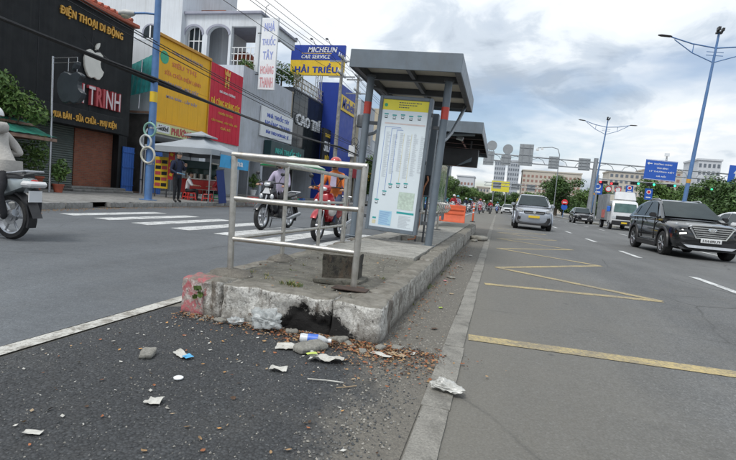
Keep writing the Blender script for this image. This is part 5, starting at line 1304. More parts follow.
# ------------------------------------------------------------------ distant blocks
def block(x0, x1, y, z1, m, lab, d=18, fl=3.2, wn=None, wm=M_glass):
    t = thing('apartment_block', lab, 'building', ((x0+x1)/2, y, 0)); w_ = (x1-x0)/2
    MB().box(-w_, w_, 0, d, 0, z1).build('wall', m, t); MB().box(-w_-.4, w_+.4, -.4, d, z1, z1+.8).build('roof_slab', m, t)
    nf = int(z1/fl); nc = wn or max(3, int((x1-x0)/4))
    me = MB().box(-.5*(x1-x0)/nc*.55, .5*(x1-x0)/nc*.55, -.12, .05, 0, fl*.5).mesh('window', wm)
    for f in range(1, nf):
        for c in range(nc): link('window', me, t, (-w_+(x1-x0)*(c+.5)/nc, 0, f*fl+.9))
    return t
M_far1 = mat('far_wall_grey', (.40, .43, .47), .9, 0, .06, .2); M_far2 = mat('far_wall_cream', (.50, .46, .40), .9, 0, .06, .2); M_far3 = mat('far_wall_white', (.55, .57, .60), .9, 0, .06, .2)
M_fwin = mat('far_window', (.14, .16, .19), .3, 0, .2, .5); M_fwin2 = mat('far_window_red', (.30, .17, .14), .5, 0, .2, .5)
block(-5, 2.2, 350, 32, M_far1, 'slim grey tower block left of its twin above the distant trees', wm=M_fwin, wn=5); block(4, 11.5, 352, 33, M_far1, 'slim grey tower block beside the cream apartment block', wm=M_fwin, wn=5)
block(14, 52, 356, 27.5, M_far2, 'wide cream apartment block rising behind the gantry', wm=M_fwin2, wn=14)
block(58, 76, 300, 26, M_far2, 'cream block right of the gantry pole', wm=M_fwin, wn=7); block(78, 102, 310, 29, M_far2, 'broad cream block with a crane mast behind the signals', wm=M_fwin2, wn=9)
block(84, 93, 250, 29.5, M_far3, 'white block peeping over the right hand trees', wm=M_fwin, wn=5)
block(-28, -17, 330, 19, M_far3, 'white block beyond the second shelter roof', wm=M_fwin2, wn=5); block(-40, -31, 300, 24, M_far1, 'grey block at the left end of the distant skyline', wm=M_fwin, wn=4)
block(-15, -7, 340, 13, M_far2, 'low cream block between the white block and the yellow billboard', wm=M_fwin, wn=4)
mt = thing('lattice_mast', 'thin lattice telecom mast on a distant rooftop', 'mast', (88, 309, 29.8))
for dx, dy in ((-.5, 0), (.5, 0), (0, .8)): MB().cyl((dx, dy, 0), (dx*.4, dy*.4, 9), .14, 5).build('leg', M_gal, mt)
for k in range(6): MB().cyl((-.45, 0, 1.4*k), (.45, 0, 1.4*k+1.3), .1, 4).build('brace', M_gal, mt)
MB().box(-1.2, 1.2, -.3, .3, 7.5, 9.2).build('antenna', M_signwhite, mt)

# ------------------------------------------------------------------ vehicles
def carpaint(name, c, met=.3, rough=.28, dirt=.25):
    return mat(name, c, rough, met, .06, 2.0, dirt=dirt, dcol=tuple(.5*x+.06 for x in c), dscale=1.2, coat=.8)
CP_black = carpaint('car_paint_black', (.008, .009, .011), .0, .12, .05)
CP_silver = carpaint('car_paint_silver', (.36, .39, .44), .55, .34)
CP_white = carpaint('car_paint_white', (.66, .67, .68), .0, .3)
CP_blue = carpaint('car_paint_blue', (.02, .055, .20), .2)
CP_red = carpaint('car_paint_red', (.36, .02, .025), .1)
M_lamp = mat('headlamp_glass', (.62, .64, .66), .10, .4, .15, 30, coat=.8)
M_drl = mat('lit_daytime_lamp', (.9, .9, .85), .3, emit=((1, .97, .88), 1.3))
M_plate = mat('plate_white', (.68, .69, .70), .4, 0, .03); M_platey = mat('plate_yellow', (.72, .50, .03), .4, 0, .03)
M_underb = mat('underbody_black', (.008, .008, .008), .9, 0, .1)
def eval_mesh(o):
    dg = bpy.context.evaluated_depsgraph_get(); dg.update()
    return bpy.data.meshes.new_from_object(o.evaluated_get(dg))
def wheel_meshes(r, wd, spokes=5):
    ty = MB(); ty.lathe([(r*.66, -wd/2), (r*.92, -wd/2), (r, -wd*.36), (r, wd*.36), (r*.92, wd/2), (r*.66, wd/2)], 28, (0, 0, 0), 'X', cap=False)
    ty.lathe([(r*.66, wd/2), (r*.66, -wd/2)], 28, (0, 0, 0), 'X', cap=False)
    rm = MB(); rm.lathe([(r*.665, -wd*.48), (r*.60, -wd*.42), (r*.60, wd*.1)], 28, (0, 0, 0), 'X', cap=False, mi=0)
    rm.lathe([(r*.60, wd*.05), (.01, wd*.05)], 28, (0, 0, 0), 'X', mi=1)
    rm.lathe([(.02, -wd*.44), (r*.14, -wd*.42), (r*.16, -wd*.3), (r*.16, wd*.05)], 14, (0, 0, 0), 'X', mi=0)
    for i in range(spokes):
        for da in (-.16, .16):
            a = 2*math.pi*i/spokes+da; c, s = math.cos(a), math.sin(a); a2 = 2*math.pi*i/spokes+da*.4
            rm.tube([(-wd*.38, r*.12*math.cos(a2), r*.12*math.sin(a2)), (-wd*.42, r*.62*c, r*.62*s)], r*.045, 5)
    return ty.mesh('tyre', M_rubber, smooth=40), rm.mesh('rim', [M_alu, M_black], smooth=40)
WH = wheel_meshes(.345, .225)
def car(name, label, loc, paint, W=1.86, Ln=4.48, H=1.65, style='suv', plate=None, platem=None, rz=0.0, group=None, glass=None, boost=0):
    sx, sy, sz = W/1.86, Ln/4.48, H/1.65
    t = thing(name, label, 'car', loc, rz, group); glass = glass or M_carglass
    S = lambda x, y, z: (x*sx, y*sy, z*sz)
    st = [(0.0, .64, .34, .70), (.05, .78, .27, .83), (.20, .87, .23, .925), (.55, .91, .21, .985), (1.0, .925, .20, 1.03), (1.4, .93, .20, 1.065), (2.0, .93, .20, 1.075), (2.8, .93, .20, 1.09), (3.5, .93, .20, 1.10), (4.0, .92, .22, 1.12), (4.3, .89, .28, 1.10), (4.44, .82, .34, 1.02), (4.48, .70, .42, .96)]
    fr = [(0, 0), (.80, 0), (.965, .10), (1.0, .42), (.985, .74), (.94, .93), (.72, 1.0), (0, 1.02)]
    rings = []
    for y, w_, zb, zt in st:
        half = [S(a*w_, y, zb+(zt-zb)*b) for a, b in fr]; rings.append(half+[(-p[0], p[1], p[2]) for p in half[-2:0:-1]])
    mb = MB(); mb.loft(rings); body = mb.build('tmp_body', [paint, M_underb])
    sb = body.modifiers.new('s', 'SUBSURF'); sb.levels = 2; sb.render_levels = 2
    cut = MB()
    for y in (.88, 3.55): cut.lathe([(.415*sz, -1.2*sx), (.415*sz, 1.2*sx)], 28, (0, y*sy, .345*sz), 'X')
    co = cut.build('tmp_cut', [M_underb]); bo = body.modifiers.new('b', 'BOOLEAN'); bo.object = co; bo.solver = 'EXACT'; bo.material_mode = 'TRANSFER'
    me = eval_mesh(body); bpy.data.objects.remove(body); bpy.data.objects.remove(co)
    bm = bmesh.new(); bm.from_mesh(me)
    for f in bm.faces: f.smooth = True
    for e in bm.edges:
        if len(e.link_faces) == 2 and e.calc_face_angle(0) > R(38): e.smooth = False
    bm.to_mesh(me); bm.free(); me.name = 'body'; b_ = link('body', me, t)
    # inner core so that the wheel wells are closed
    MB().box(-.60*sx, .60*sx, .3*sy, 4.1*sy, .26*sz, .9*sz).build('underbody', M_underb, t)
    # greenhouse
    gs_ = [(1.12, 1.02), (1.24, 1.085), (1.75, 1.353), (2.16, 1.568), (2.42, 1.628), (2.75, 1.65), (3.25, 1.63), (3.70, 1.57), (3.96, 1.49), (4.25, 1.20), (4.36, 1.06)]
    rings = []
    for y, zt in gs_:
        wt = .885-.43*(zt-1.05)
        half = [(0, .98), (.88, .98), (.885, 1.05), (wt+.008, max(1.052, zt-.045)), (wt-.05, zt-.008), (wt*.5, zt+.004), (0, zt+.008)]
        h3 = [S(a, y, b) for a, b in half]; rings.append(h3+[(-p[0], p[1], p[2]) for p in h3[-2:0:-1]])
    mb = MB(); mb.loft(rings); cab = mb.build('cabin', paint, t, smooth=28)
    def quadg(pts4, bulge, name, m, n=6, par=cab):
        a, b, c, d = [Vector(p) for p in pts4]; rows = []; nr = (b-a).cross(d-a).normalized()
        for i in range(n+1):
            u = i/n; rows.append([((a.lerp(b, v/4)).lerp(d.lerp(c, v/4), u))+nr*bulge*4*u*(1-u)*0 for v in range(5)])
        mb = MB(); mb.loft(rows, False, closed=False); return mb.build(name, m, par, smooth=60)
    off = .03
    quadg([S(-.78, 1.25-.012, 1.09+off), S(.78, 1.25-.012, 1.09+off), S(.615, 2.15-.012, 1.563+off), S(-.615, 2.15-.012, 1.563+off)], 0, 'windscreen', glass)
    quadg([S(.58, 4.0, 1.48), S(-.58, 4.0, 1.48), S(-.72, 4.285, 1.19), S(.72, 4.285, 1.19)], 0, 'rear_window', glass)
    for s in (-1, 1):
        def side(poly, nm, m=glass, o=.012, par=cab):
            mb = MB(); pts = [S(s*(.885-.43*(z-1.05)+o), y, z) for y, z in poly]; mb.add(pts, [tuple(range(len(pts)))]); return mb.build(nm, m, par)
        side([(1.60, 1.10), (2.16, 1.50), (2.36, 1.56), (2.72, 1.575), (2.72, 1.10)], 'side_window'); side([(2.79, 1.10), (2.79, 1.575), (3.30, 1.55), (3.52, 1.48), (3.60, 1.12)], 'side_window')
        side([(3.67, 1.14), (3.62, 1.47), (3.84, 1.40), (3.96, 1.24)], 'quarter_window')
        side([(1.52, 1.055), (1.52, 1.082), (3.95, 1.09), (3.95, 1.063)], 'window_trim', M_chrome if style == 'suv' else M_black, .017)
        mr = MB(); mr.obox(S(s*1.0, 1.62, 1.13), (.20*sx, .11, .14), (0, 0, s*.25)); m_ = mr.build('door_mirror', paint if style != 'suv' else M_black, t, bevel=.03, seg=2, smooth=40)
        MB().obox(S(s*.88, 1.60, 1.08), (.14, .05, .04)).build('mirror_arm', M_black, m_)
        for y in (2.05, 3.02): MB().obox(S(s*.925, y+.42, .93), (.025, .2, .03)).build('door_handle', M_chrome if style == 'suv' else paint, t)
        # door shut lines
        for y in (1.62, 2.76, 3.58): MB().box(*(sorted((s*.905*sx, s*.934*sx))), (y-.006)*sy, (y+.006)*sy, .42*sz, 1.05*sz).build('door_gap', M_underb, t)
        # sill cladding
        mb = MB(); mb.box(*(sorted((s*.86*sx, s*.940*sx))), 1.32*sy, 3.12*sy, .20*sz, .335*sz); mb.build('sill', M_black, t, bevel=.02)
        if style == 'suv': MB().box(*(sorted((s*.93*sx, s*.950*sx))), 1.36*sy, 3.08*sy, .335*sz, .36*sz).build('sill_trim', M_chrome, t); MB().tube([S(s*.59, 2.3, 1.61), S(s*.60, 2.5, 1.665), S(s*.59, 3.2, 1.65), S(s*.57, 3.5, 1.58)], .018, 6).build('roof_rail', M_alu, t, smooth=50)
        for y in (.88, 3.55):
            wl = bpy.data.objects.new('wheel', None); COL.objects.link(wl); wl.parent = t; wl.location = S(s*.815, y, .345); wl.empty_display_size = .1
            wl.rotation_euler = (0, 0, math.pi if s > 0 else 0); wl.scale = (1, sz, sz)
            link('tyre', WH[0], wl); link('rim', WH[1], wl)
            n = 16; rr = [[S(s*xx, y+ra*math.cos(math.pi*k/n), .345+ra*math.sin(math.pi*k/n)*1.0) for xx, ra in ((.88, .405), (.945, .412), (.945, .462), (.90, .475))] for k in range(-1, n+2)]
            mb = MB(); mb.loft(rr); mb.build('wheel_arch', M_black if style == 'suv' else paint, t, smooth=50)
    fy = lambda x: (-.004+.30*max(0, abs(x)-.42)**2*1.6)
    def fpoly(poly, nm, m, y=0.0, d=.05, par=t, mirror=False, bev=0):
        for s in ((1, -1) if mirror else (1,)):
            mb = MB(); n = len(poly); P0 = [S(s*x, fy(x)+y, z) for x, z in poly]; P1 = [S(s*x, fy(x)+y+d, z) for x, z in poly]
            mb.add(P0+P1, [tuple(range(n)), tuple(range(2*n-1, n-1, -1))]+[(i, (i+1) % n, n+(i+1) % n, n+i) for i in range(n)]); mb.build(nm, m, par, bevel=bev)
    if style == 'suv':
        fpoly([(-.56, .875), (-.49, .925), (0, .935), (.49, .925), (.56, .875), (.38, .575), (-.38, .575)], 'grille_frame', M_chrome, -.012, .12)
        fpoly([(-.515, .87), (-.47, .905), (0, .915), (.47, .905), (.515, .87), (.355, .60), (-.355, .60)], 'grille', M_black, -.02, .1)
        for i, z in enumerate((.862, .805, .748, .69, .638)):
            hw = .50-.55*(.87-z); fpoly([(-hw, z-.011), (-hw, z+.013), (hw, z+.013), (hw, z-.011)], 'grille_bar', M_chrome, -.032, .03)
        mb = MB(); mb.loft([[S(.115*math.cos(a*.2618)*k, -.05+dy, 0.815+.052*math.sin(a*.2618)*k) for a in range(24)] for k, dy in ((1, .03), (1, 0), (.78, -.002), (.74, .008))]); mb.build('emblem', M_chrome, t, smooth=40)
        mb = MB(); 
        for a in ((-.055, -.03), (.025, .055)): mb.obox(S((a[0]+a[1])/2, -.05, .815), (.022, .015, .075), (0, .35, 0))
        mb.obox(S(0, -.05, .815), (.07, .015, .018)); mb.build('emblem_letter', M_chrome, t)
        fpoly([(.55, .965), (.66, .975), (.84, .955), (.86, .925), (.62, .915)], 'headlamp', M_lamp, -.01, .08, mirror=True)
        fpoly([(.58, .69), (.60, .745), (.82, .705), (.81, .63), (.68, .61)], 'lower_lamp', M_black, -.012, .06, mirror=True)
        fpoly([(.61, .675), (.62, .715), (.78, .685), (.77, .645)], 'lamp_unit', M_drl, -.018, .03, mirror=True)
        fpoly([(-.62, .52), (.62, .52), (.72, .44), (.60, .33), (-.60, .33), (-.72, .44)], 'lower_grille', M_black, -.018, .08)
        fpoly([(-.66, .385), (.66, .385), (.54, .315), (-.54, .315)], 'skid_plate', M_alu, -.028, .06)
        fpoly([(-.78, .33), (.78, .33), (.70, .26), (-.70, .26)], 'chin', M_black, .0, .1)
        pz = .525
    elif style == 'mpv':
        fpoly([(.52, .90), (.66, .93), (.86, .965), (.87, .90), (.80, .84), (.60, .80)], 'headlamp', M_lamp, -.008, .1, mirror=True)
        fpoly([(-.48, .86), (.48, .86), (.52, .82), (.44, .74), (-.44, .74), (-.52, .82)], 'grille', M_black, -.014, .07)
        fpoly([(-.50, .865), (.50, .865), (.50, .85), (-.50, .85)], 'grille_bar', M_chrome, -.02, .05); fpoly([(-.46, .785), (.46, .785), (.46, .77), (-.46, .77)], 'grille_bar', M_chrome, -.02, .05)
        mb = MB(); mb.lathe([(.065, -.03*1), (.065, .0)], 18, S(0, -.012, .80), 'Y'); mb.build('emblem', M_chrome, t)
        fpoly([(-.70, .54), (.70, .54), (.80, .44), (.66, .28), (-.66, .28), (-.80, .44)], 'lower_grille', M_black, -.016, .1)
        fpoly([(.62, .56), (.76, .60), (.80, .48), (.66, .44)], 'fog_lamp', M_black, -.018, .07, mirror=True); pz = .60
        fpoly([(-.72, .285), (.72, .285), (.66, .24), (-.66, .24)], 'chin', M_black, .0, .1)
    else:
        fpoly([(.46, .84), (.60, .90), (.84, .93), (.84, .86), (.60, .81)], 'headlamp', M_lamp, -.008, .1, mirror=True)
        fpoly([(-.42, .86), (.42, .86), (.46, .74), (.34, .60), (-.34, .60), (-.46, .74)], 'grille', M_black, -.014, .07)
        fpoly([(-.46, .77), (-.36, .60), (.36, .60), (.46, .77), (.44, .77), (.34, .62), (-.34, .62), (-.44, .77)], 'grille_trim', M_chrome, -.025, .04)
        fpoly([(-.60, .50), (.60, .50), (.68, .40), (.56, .30), (-.56, .30), (-.68, .40)], 'lower_grille', M_black, -.016, .1); pz = .48
        fpoly([(.64, .52), (.74, .52), (.74, .46), (.64, .44)], 'fog_lamp', M_lamp, -.015, .05, mirror=True)
    pl = MB().box(-.25, .25, -.055*sy, -.03*sy, pz*sz-.055, pz*sz+.055).build('number_plate', platem or M_plate, t, bevel=.006)
    if plate: text('plate_text', plate, M_black, at(FACE_Y, 0, -.056*sy, pz*sz), .42, .065, pl, .004, .02)
    # cabin shapes seen through nothing: wipers
    for s in (-1, 1): MB().tube([S(s*.5-.3, 1.27, 1.12), S(s*.5+.15, 1.42, 1.20)], .008, 4).build('wiper', M_black, t)
    MB().obox(S(.55, 1.345, 1.155), (.10, .004, .06), (-1.0, 0, 0)).build('windscreen_sticker', mat('sticker_teal', (.10, .45, .42), .4), t)
    return t
car('black_suv', 'glossy black SUV with chrome barred grille driving in the middle lane', (5.57, 15.0, 0), CP_black, W=1.80, plate='51H-090.79', rz=R(2.0))
car('silver_minivan', 'silver grey minivan with yellow number plate coming along the kerb lane', (1.68, 24.3, 0), CP_silver, 1.76, 4.55, 1.74, 'mpv', None, M_platey)
car('white_car', 'white car beside the black SUV in the lane along the median', (9.35, 19.2, 0), CP_white, 1.78, 4.4, 1.56, 'sedan', None, None)
car('black_crossover', 'distant black crossover car beyond the white truck', (8.6, 54.0, 0), CP_black, 1.86, 4.5, 1.66, 'sedan', None, None)
car('blue_car', 'small dark blue car behind the silver minivan', (7.0, 84.0, 0), CP_blue, 1.75, 4.3, 1.55, 'sedan')
car('white_sedan', 'distant white sedan approaching among the motorbikes', (1.4, 76.0, 0), CP_white, 1.8, 4.5, 1.5, 'sedan')
car('white_van', 'white van whose roof shows above the silver minivan', (2.9, 37.0, 0), CP_white, 1.8, 4.6, 2.05, 'mpv')
car('red_car', 'red car passing on the far carriageway behind the white car', (20.5, 44.0, 0), CP_red, 1.75, 4.3, 1.5, 'sedan', rz=math.pi)

def truck():
    t = thing('light_truck', 'white cab light truck with steel cargo box and blue mirror covers', 'truck', (9.25, 40.6, 0))
    cabr = []
    for y, w_, z0, z1 in ((0, .86, .55, 1.30), (.06, .92, .45, 1.55), (.16, .94, .42, 1.95), (.40, .93, .42, 2.22), (.62, .91, .42, 2.26), (1.55, .91, .42, 2.26), (1.6, .90, .45, 2.22)):
        h = [(0, y, z0), (w_*.9, y, z0), (w_, y, z0+.12), (w_, y, z0+(z1-z0)*.55), (w_*.95, y, z1-.1), (w_*.82, y, z1), (0, y, z1+.02)]; cabr.append(h+[(-p[0], p[1], p[2]) for p in h[-2:0:-1]])
    mb = MB(); mb.loft(cabr); c = mb.build('cab', CP_white, t, smooth=35)
    MB().add([(-.80, -.015, 1.36), (.80, -.015, 1.36), (.74, .135, 2.02), (-.74, .135, 2.02)], [(0, 1, 2, 3)]).build('windscreen', M_cabinglass, c)
    mb = MB(); mb.prism([(-.80, 0), (.80, 0), (.72, .62), (.60, .70), (-.60, .70), (-.72, .62)], at(FACE_Y, 0, .55, 2.27) @ Matrix.Rotation(-.35, 4, 'X'), .1); mb.build('roof_fairing', CP_white, t, bevel=.05, seg=2, smooth=40)
    MB().box(-.86, .86, -.04, .12, .38, .72).build('bumper', M_black, t, bevel=.04); MB().box(-.6, .6, -.02, .03, .80, 1.08).build('grille', M_black, t, bevel=.02)
    for s in (-1, 1):
        MB().box(*sorted((s*.58, s*.86)), -.02, .05, .84, 1.04).build('headlamp', M_lamp, t, bevel=.02)
        m_ = MB().obox((s*1.12, .25, 1.55), (.24, .12, .42)).build('mirror_cover', mat('blue_cloth', (.03, .14, .55), .7, 0, .15), t, bevel=.04); MB().tube([(s*.9, .3, 1.4), (s*1.1, .25, 1.45)], .02, 6).build('mirror_arm', M_black, m_)
        mb = MB(); mb.add([(s*.935, .35, 1.38), (s*.935, 1.3, 1.38), (s*.90, 1.3, 2.02), (s*.90, .45, 2.02)], [(0, 1, 2, 3)]); mb.build('side_window', M_carglass, c)
        for y, r in ((.75, .36), (3.9, .36)):
            wl = bpy.data.objects.new('wheel', None); COL.objects.link(wl); wl.parent = t; wl.location = (s*.80, y, .36); wl.rotation_euler = (0, 0, math.pi if s > 0 else 0); wl.empty_display_size = .1
            link('tyre', WH[0], wl); link('rim', WH[1], wl)
    MB().box(-.05, .05, 1.7, 5.2, .45, .6).build('chassis', M_black, t); MB().box(-.7, .7, 1.6, 5.2, .55, .68).build('bed_frame', M_black, t)
    bx_ = MB().box(-1.0, 1.0, 1.75, 5.4, .68, 2.75).build('cargo_box', M_gal, t)
    for i in range(9): MB().box(-1.03, -1.0, 1.85+.42*i, 1.95+.42*i, .7, 2.72).build('box_rib', M_gal, bx_)
    MB().box(-1.045, -1.031, 1.9, 3.1, .85, 1.5).build('red_poster', mat('poster_red', (.55, .15, .13), .5, 0, .3, 4), bx_)
    MB().box(-.8, .8, 1.74, 1.749, 1.0, 2.7).build('front_panel', M_cream, bx_)
    pl = MB().box(-.2, .2, -.06, -.041, .5, .62).build('number_plate', M_platey, t)
truck()

# ------------------------------------------------------------------ people
def skin_body(name, J, E, mats, segm, parent=None, sub=1):
    """one continuous body: joints J {name: (pos, radius)}, edges E, material per edge"""
    me = bpy.data.meshes.new('tmp'); bm = bmesh.new(); lay = bm.verts.layers.skin.verify(); vm = {}
    for k, (p, r) in J.items():
        v = bm.verts.new(p); v[lay].radius = (r if isinstance(r, tuple) else (r, r)); vm[k] = v
    vm['pelvis'][lay].use_root = True
    for a, b in E: bm.edges.new((vm[a], vm[b]))
    bm.to_mesh(me); bm.free()
    o = bpy.data.objects.new('tmp', me); COL.objects.link(o)
    sk = o.modifiers.new('k', 'SKIN'); sk.use_smooth_shade = True; sk.branch_smoothing = .4
    ss = o.modifiers.new('s', 'SUBSURF'); ss.levels = sub; ss.render_levels = sub
    m2 = eval_mesh(o); bpy.data.objects.remove(o)
    m2.materials.clear(); ml_ = []
    for m in mats: m2.materials.append(m)
    segs = [(Vector(J[a][0]), Vector(J[b][0]), segm(a, b), max(.02, (max(J[a][1]) if isinstance(J[a][1], tuple) else J[a][1])*.5+(max(J[b][1]) if isinstance(J[b][1], tuple) else J[b][1])*.5)) for a, b in E]
    for p in m2.polygons:
        c = p.center; best = None
        for a, b, mi, r in segs:
            ab = b-a; u = max(0, min(1, (c-a).dot(ab)/max(1e-9, ab.length_squared))); d = (c-(a+ab*u)).length/r
            if best is None or d < best[0]: best = (d, mi)
        p.material_index = best[1]; p.use_smooth = True
    m2.name = name; return link(name, m2, parent)
def skeleton(pose, fingers=True):
    """pose: dict of joint positions; returns J, E"""
    Rr = dict(pelvis=(.145, .12), spine=(.135, .105), chest=(.165, .115), neck=.055, head0=.072, head1=(.082, .095), head2=(.07, .085), hipL=.095, hipR=.095, kneeL=.066, kneeR=.066, ankL=.042, ankR=.042, toeL=(.042, .03), toeR=(.042, .03), shoL=.072, shoR=.072, elbL=.050, elbR=.050, wriL=.033, wriR=.033, palL=(.042, .022), palR=(.042, .022))
    J = {k: (Vector(v), Rr[k]) for k, v in pose.items()}
    E = [('pelvis', 'spine'), ('spine', 'chest'), ('chest', 'neck'), ('neck', 'head0'), ('head0', 'head1'), ('head1', 'head2')]
    for s in 'LR':
        E += [('pelvis', 'hip'+s), ('hip'+s, 'knee'+s), ('knee'+s, 'ank'+s), ('ank'+s, 'toe'+s), ('chest', 'sho'+s), ('sho'+s, 'elb'+s), ('elb'+s, 'wri'+s), ('wri'+s, 'pal'+s)]
        if fingers:
            w_, p = J['wri'+s][0], J['pal'+s][0]; d = (p-w_).normalized(); side = d.cross(Vector((0, 0, 1)))
            side = side.normalized() if side.length > .2 else Vector((1, 0, 0)); dn = side.cross(d); dn = dn if dn.z < 0 else -dn
            for i, (o, l) in enumerate(((-.03, .065), (-.01, .075), (.01, .07), (.03, .055))):
                k1, k2 = f'f{i}a{s}', f'f{i}b{s}'; J[k1] = (p+d*.03+side*o, .0105); J[k2] = (p+d*(.03+l*.55)+side*o*1.1+dn*l*.55, .008)
                E += [('pal'+s, k1), (k1, k2)]
            q = 1 if s == 'L' else -1
            J['t'+s] = (w_.lerp(p, .6)+side*.045*q+dn*.02, .011); J['u'+s] = (p+side*.055*q+dn*.035+d*.02, .009); E += [('wri'+s, 't'+s), ('t'+s, 'u'+s)]
    return J, E
def segmat(top=0, arm=0, fore=0, leg=1, shoe=2, skin=3):
    def f(a, b):
        n = a+b
        if 'head' in b or a == 'neck': return skin
        if 'toe' in b: return shoe
        if 'ank' in b or 'knee' in b: return leg
        if 'hip' in b: return leg
        if 'wri' in b: return fore
        if 'pal' in b or b[0] in 'ftu' and a != 'chest': return skin
        if 'elb' in b: return arm
        return top
    return f
def face(t, c, fwd, up=(0, 0, 1)):
    """eyes, nose and mouth on a head centred at c looking along fwd"""
    c = Vector(c); f = Vector(fwd).normalized(); u = Vector(up); s = f.cross(u).normalized()
    for k in (-1, 1):
        p = c+f*.088+s*.032*k+u*.012; MB().ball(p, (.011, .011, .007), 8, 5).build('eye', M_black, t, smooth=60)
        MB().ball(c+s*.083*k, (.018, .022, .032), 8, 5).build('ear', M_skin, t, smooth=60)
    MB().ball(c+f*.098-u*.018, (.014, .014, .022), 8, 5).build('nose', M_skin, t, smooth=60)
    MB().ball(c+f*.087-u*.052, (.022, .014, .007), 8, 5).build('mouth', mat('lips', (.30, .12, .09), .5), t, smooth=60)
def hair(t, c, m=M_hair, back=(0, .02, 0)):
    mb = MB(); rings = []
    for i in range(8):
        a = math.pi*.5*i/7; rr = math.cos(a)*1.0; rings.append([((.094*rr+.002)*math.cos(k*.3927)*(1+.05*noise.noise(Vector((k, i, 3)))), (.112*rr+.002)*math.sin(k*.3927)*(1+.05*noise.noise(Vector((k, i, 7))))+.018, .02-(.05 if math.sin(k*.3927) > 0 else -.015)*(1-i/7)+.10*math.sin(a)) for k in range(16)])
    mb.loft(rings); return mb.build('hair', m, t, c, smooth=70)
def helmet(t, c, m, visor=True):
    h = MB(); rings = []
    for i in range(8):
        a = math.pi*.5*i/7; rr = math.cos(a); rings.append([((.125*rr+.002)*math.cos(k*.3142), (.145*rr+.002)*math.sin(k*.3142)+.01, -.01+.135*math.sin(a)) for k in range(20)])
    h.loft(rings); o = h.build('helmet', m, t, c, smooth=60)
    if visor: MB().add([(-.11, -.10, .0), (.11, -.10, .0), (.085, -.205, -.01), (-.085, -.205, -.01)], [(0, 1, 2, 3)]).build('peak', M_black, o)
    MB().tube([(.11, 0, .0), (.08, -.06, -.14), (-.08, -.06, -.14), (-.11, 0, 0)], .006, 5).build('strap', M_black, o); return o
def ride_pose(py=.85, pz=.80, reach=(.33, .33, 1.0), lean=.05, foot=(.14, .46, .30), knee=(.17, .42, .72), hs=.17):
    g = {}
    g['pelvis'] = (0, py, pz+.06); g['spine'] = (0, py-.02-lean*.4, pz+.24); g['chest'] = (0, py-.04-lean, pz+.46); g['neck'] = (0, py-.06-lean, pz+.60)
    g['head0'] = (0, py-.09-lean, pz+.67); g['head1'] = (0, py-.10-lean, pz+.75); g['head2'] = (0, py-.08-lean, pz+.83)
    for s, k in (('L', 1), ('R', -1)):
        g['hip'+s] = (k*.09, py-.02, pz+.03); g['knee'+s] = (k*knee[0], knee[1], knee[2]); g['ank'+s] = (k*foot[0], foot[1], foot[2]+.07); g['toe'+s] = (k*(foot[0]+.01), foot[1]-.17, foot[2]+.02)
        g['sho'+s] = (k*hs, py-.04-lean, pz+.53); e = Vector((k*.27, (py+reach[1])/2+.08, (pz+.5+reach[2])/2-.10)); g['elb'+s] = e[:]
        w_ = Vector((k*reach[0], reach[1]+.07, reach[2]+.02)); g['wri'+s] = w_[:]; g['pal'+s] = (k*(reach[0]+.0), reach[1]+.0, reach[2]+.03)
    return g
Cl = dict(lilac=mat('cloth_lilac', (.42, .38, .50), .85, 0, .15, 9, .3, 60), navy=mat('cloth_navy', (.018, .024, .055), .85, 0, .25, 9, .3, 60), blackc=mat('cloth_black', (.014, .014, .017), .85, 0, .3, 9, .3, 60),
          orangec=mat('cloth_orange', (.62, .17, .035), .75, 0, .2, 9, .3, 60), hood=mat('cloth_stone_grey', (.42, .40, .37), .88, 0, .14, 7, .4, 40), denim=mat('cloth_denim', (.05, .07, .13), .88, 0, .2, 12, .3, 80),
          white=mat('cloth_white', (.62, .63, .64), .85, 0, .08, 8), redc=mat('cloth_red', (.42, .03, .04), .85, 0, .15, 8), teal=mat('cloth_teal', (.03, .26, .33), .85, 0, .2, 8), shoe=mat('shoe_dark', (.03, .028, .026), .7), shoew=mat('shoe_white', (.55, .55, .54), .6))
def rider(name, label, loc, rz, top, leg, hat, mask=None, shoe=None, pose=None, fingers=True, scale=1.0, group=None, sub=1, fore=None):
    t = thing(name, label, 'person', loc, rz, group); pose = pose or ride_pose(); J, E = skeleton(pose, fingers)
    skin_body('body', J, E, [top, leg, shoe or Cl['shoe'], M_skin], segmat(), t, sub)
    h = pose['head1']; helmet(t, (h[0], h[1]+.01, h[2]+.02), hat)
    face(t, h, (0, -1, -.05))
    if mask: MB().ball((h[0], h[1]-.055, h[2]-.045), (.07, .055, .055), 12, 7).build('face_mask', mask, t, smooth=60)
    t.scale = (scale,)*3; return t

# ------------------------------------------------------------------ motorbikes
MW = wheel_meshes(.285, .085, 6)
def bike_wheel():
    ty = MB(); r, wd = .285, .085
    ty.lathe([(r*.76, -wd*.4), (r*.93, -wd*.5), (r, -wd*.2), (r, wd*.2), (r*.93, wd*.5), (r*.76, wd*.4)], 28, (0, 0, 0), 'X', cap=False); ty.lathe([(r*.76, wd*.4), (r*.76, -wd*.4)], 28, (0, 0, 0), 'X', cap=False)
    rm = MB(); rm.lathe([(r*.77, -wd*.36), (r*.70, -wd*.3), (r*.70, wd*.3), (r*.77, wd*.36)], 24, (0, 0, 0), 'X', cap=False)
    rm.lathe([(.02, -.05), (.05, -.045), (.05, .045), (.02, .05)], 14, (0, 0, 0), 'X')
    for i in range(6): a = i*math.pi/3; rm.tube([(0, .04*math.cos(a), .04*math.sin(a)), (0, r*.72*math.cos(a), r*.72*math.sin(a))], .013, 5)
    rm.lathe([(.095, .03), (.095, .035), (.06, .036)], 18, (0, 0, 0), 'X'); return ty.mesh('tyre', M_rubber, smooth=40), rm.mesh('rim', M_alu, smooth=40)
BW = bike_wheel()
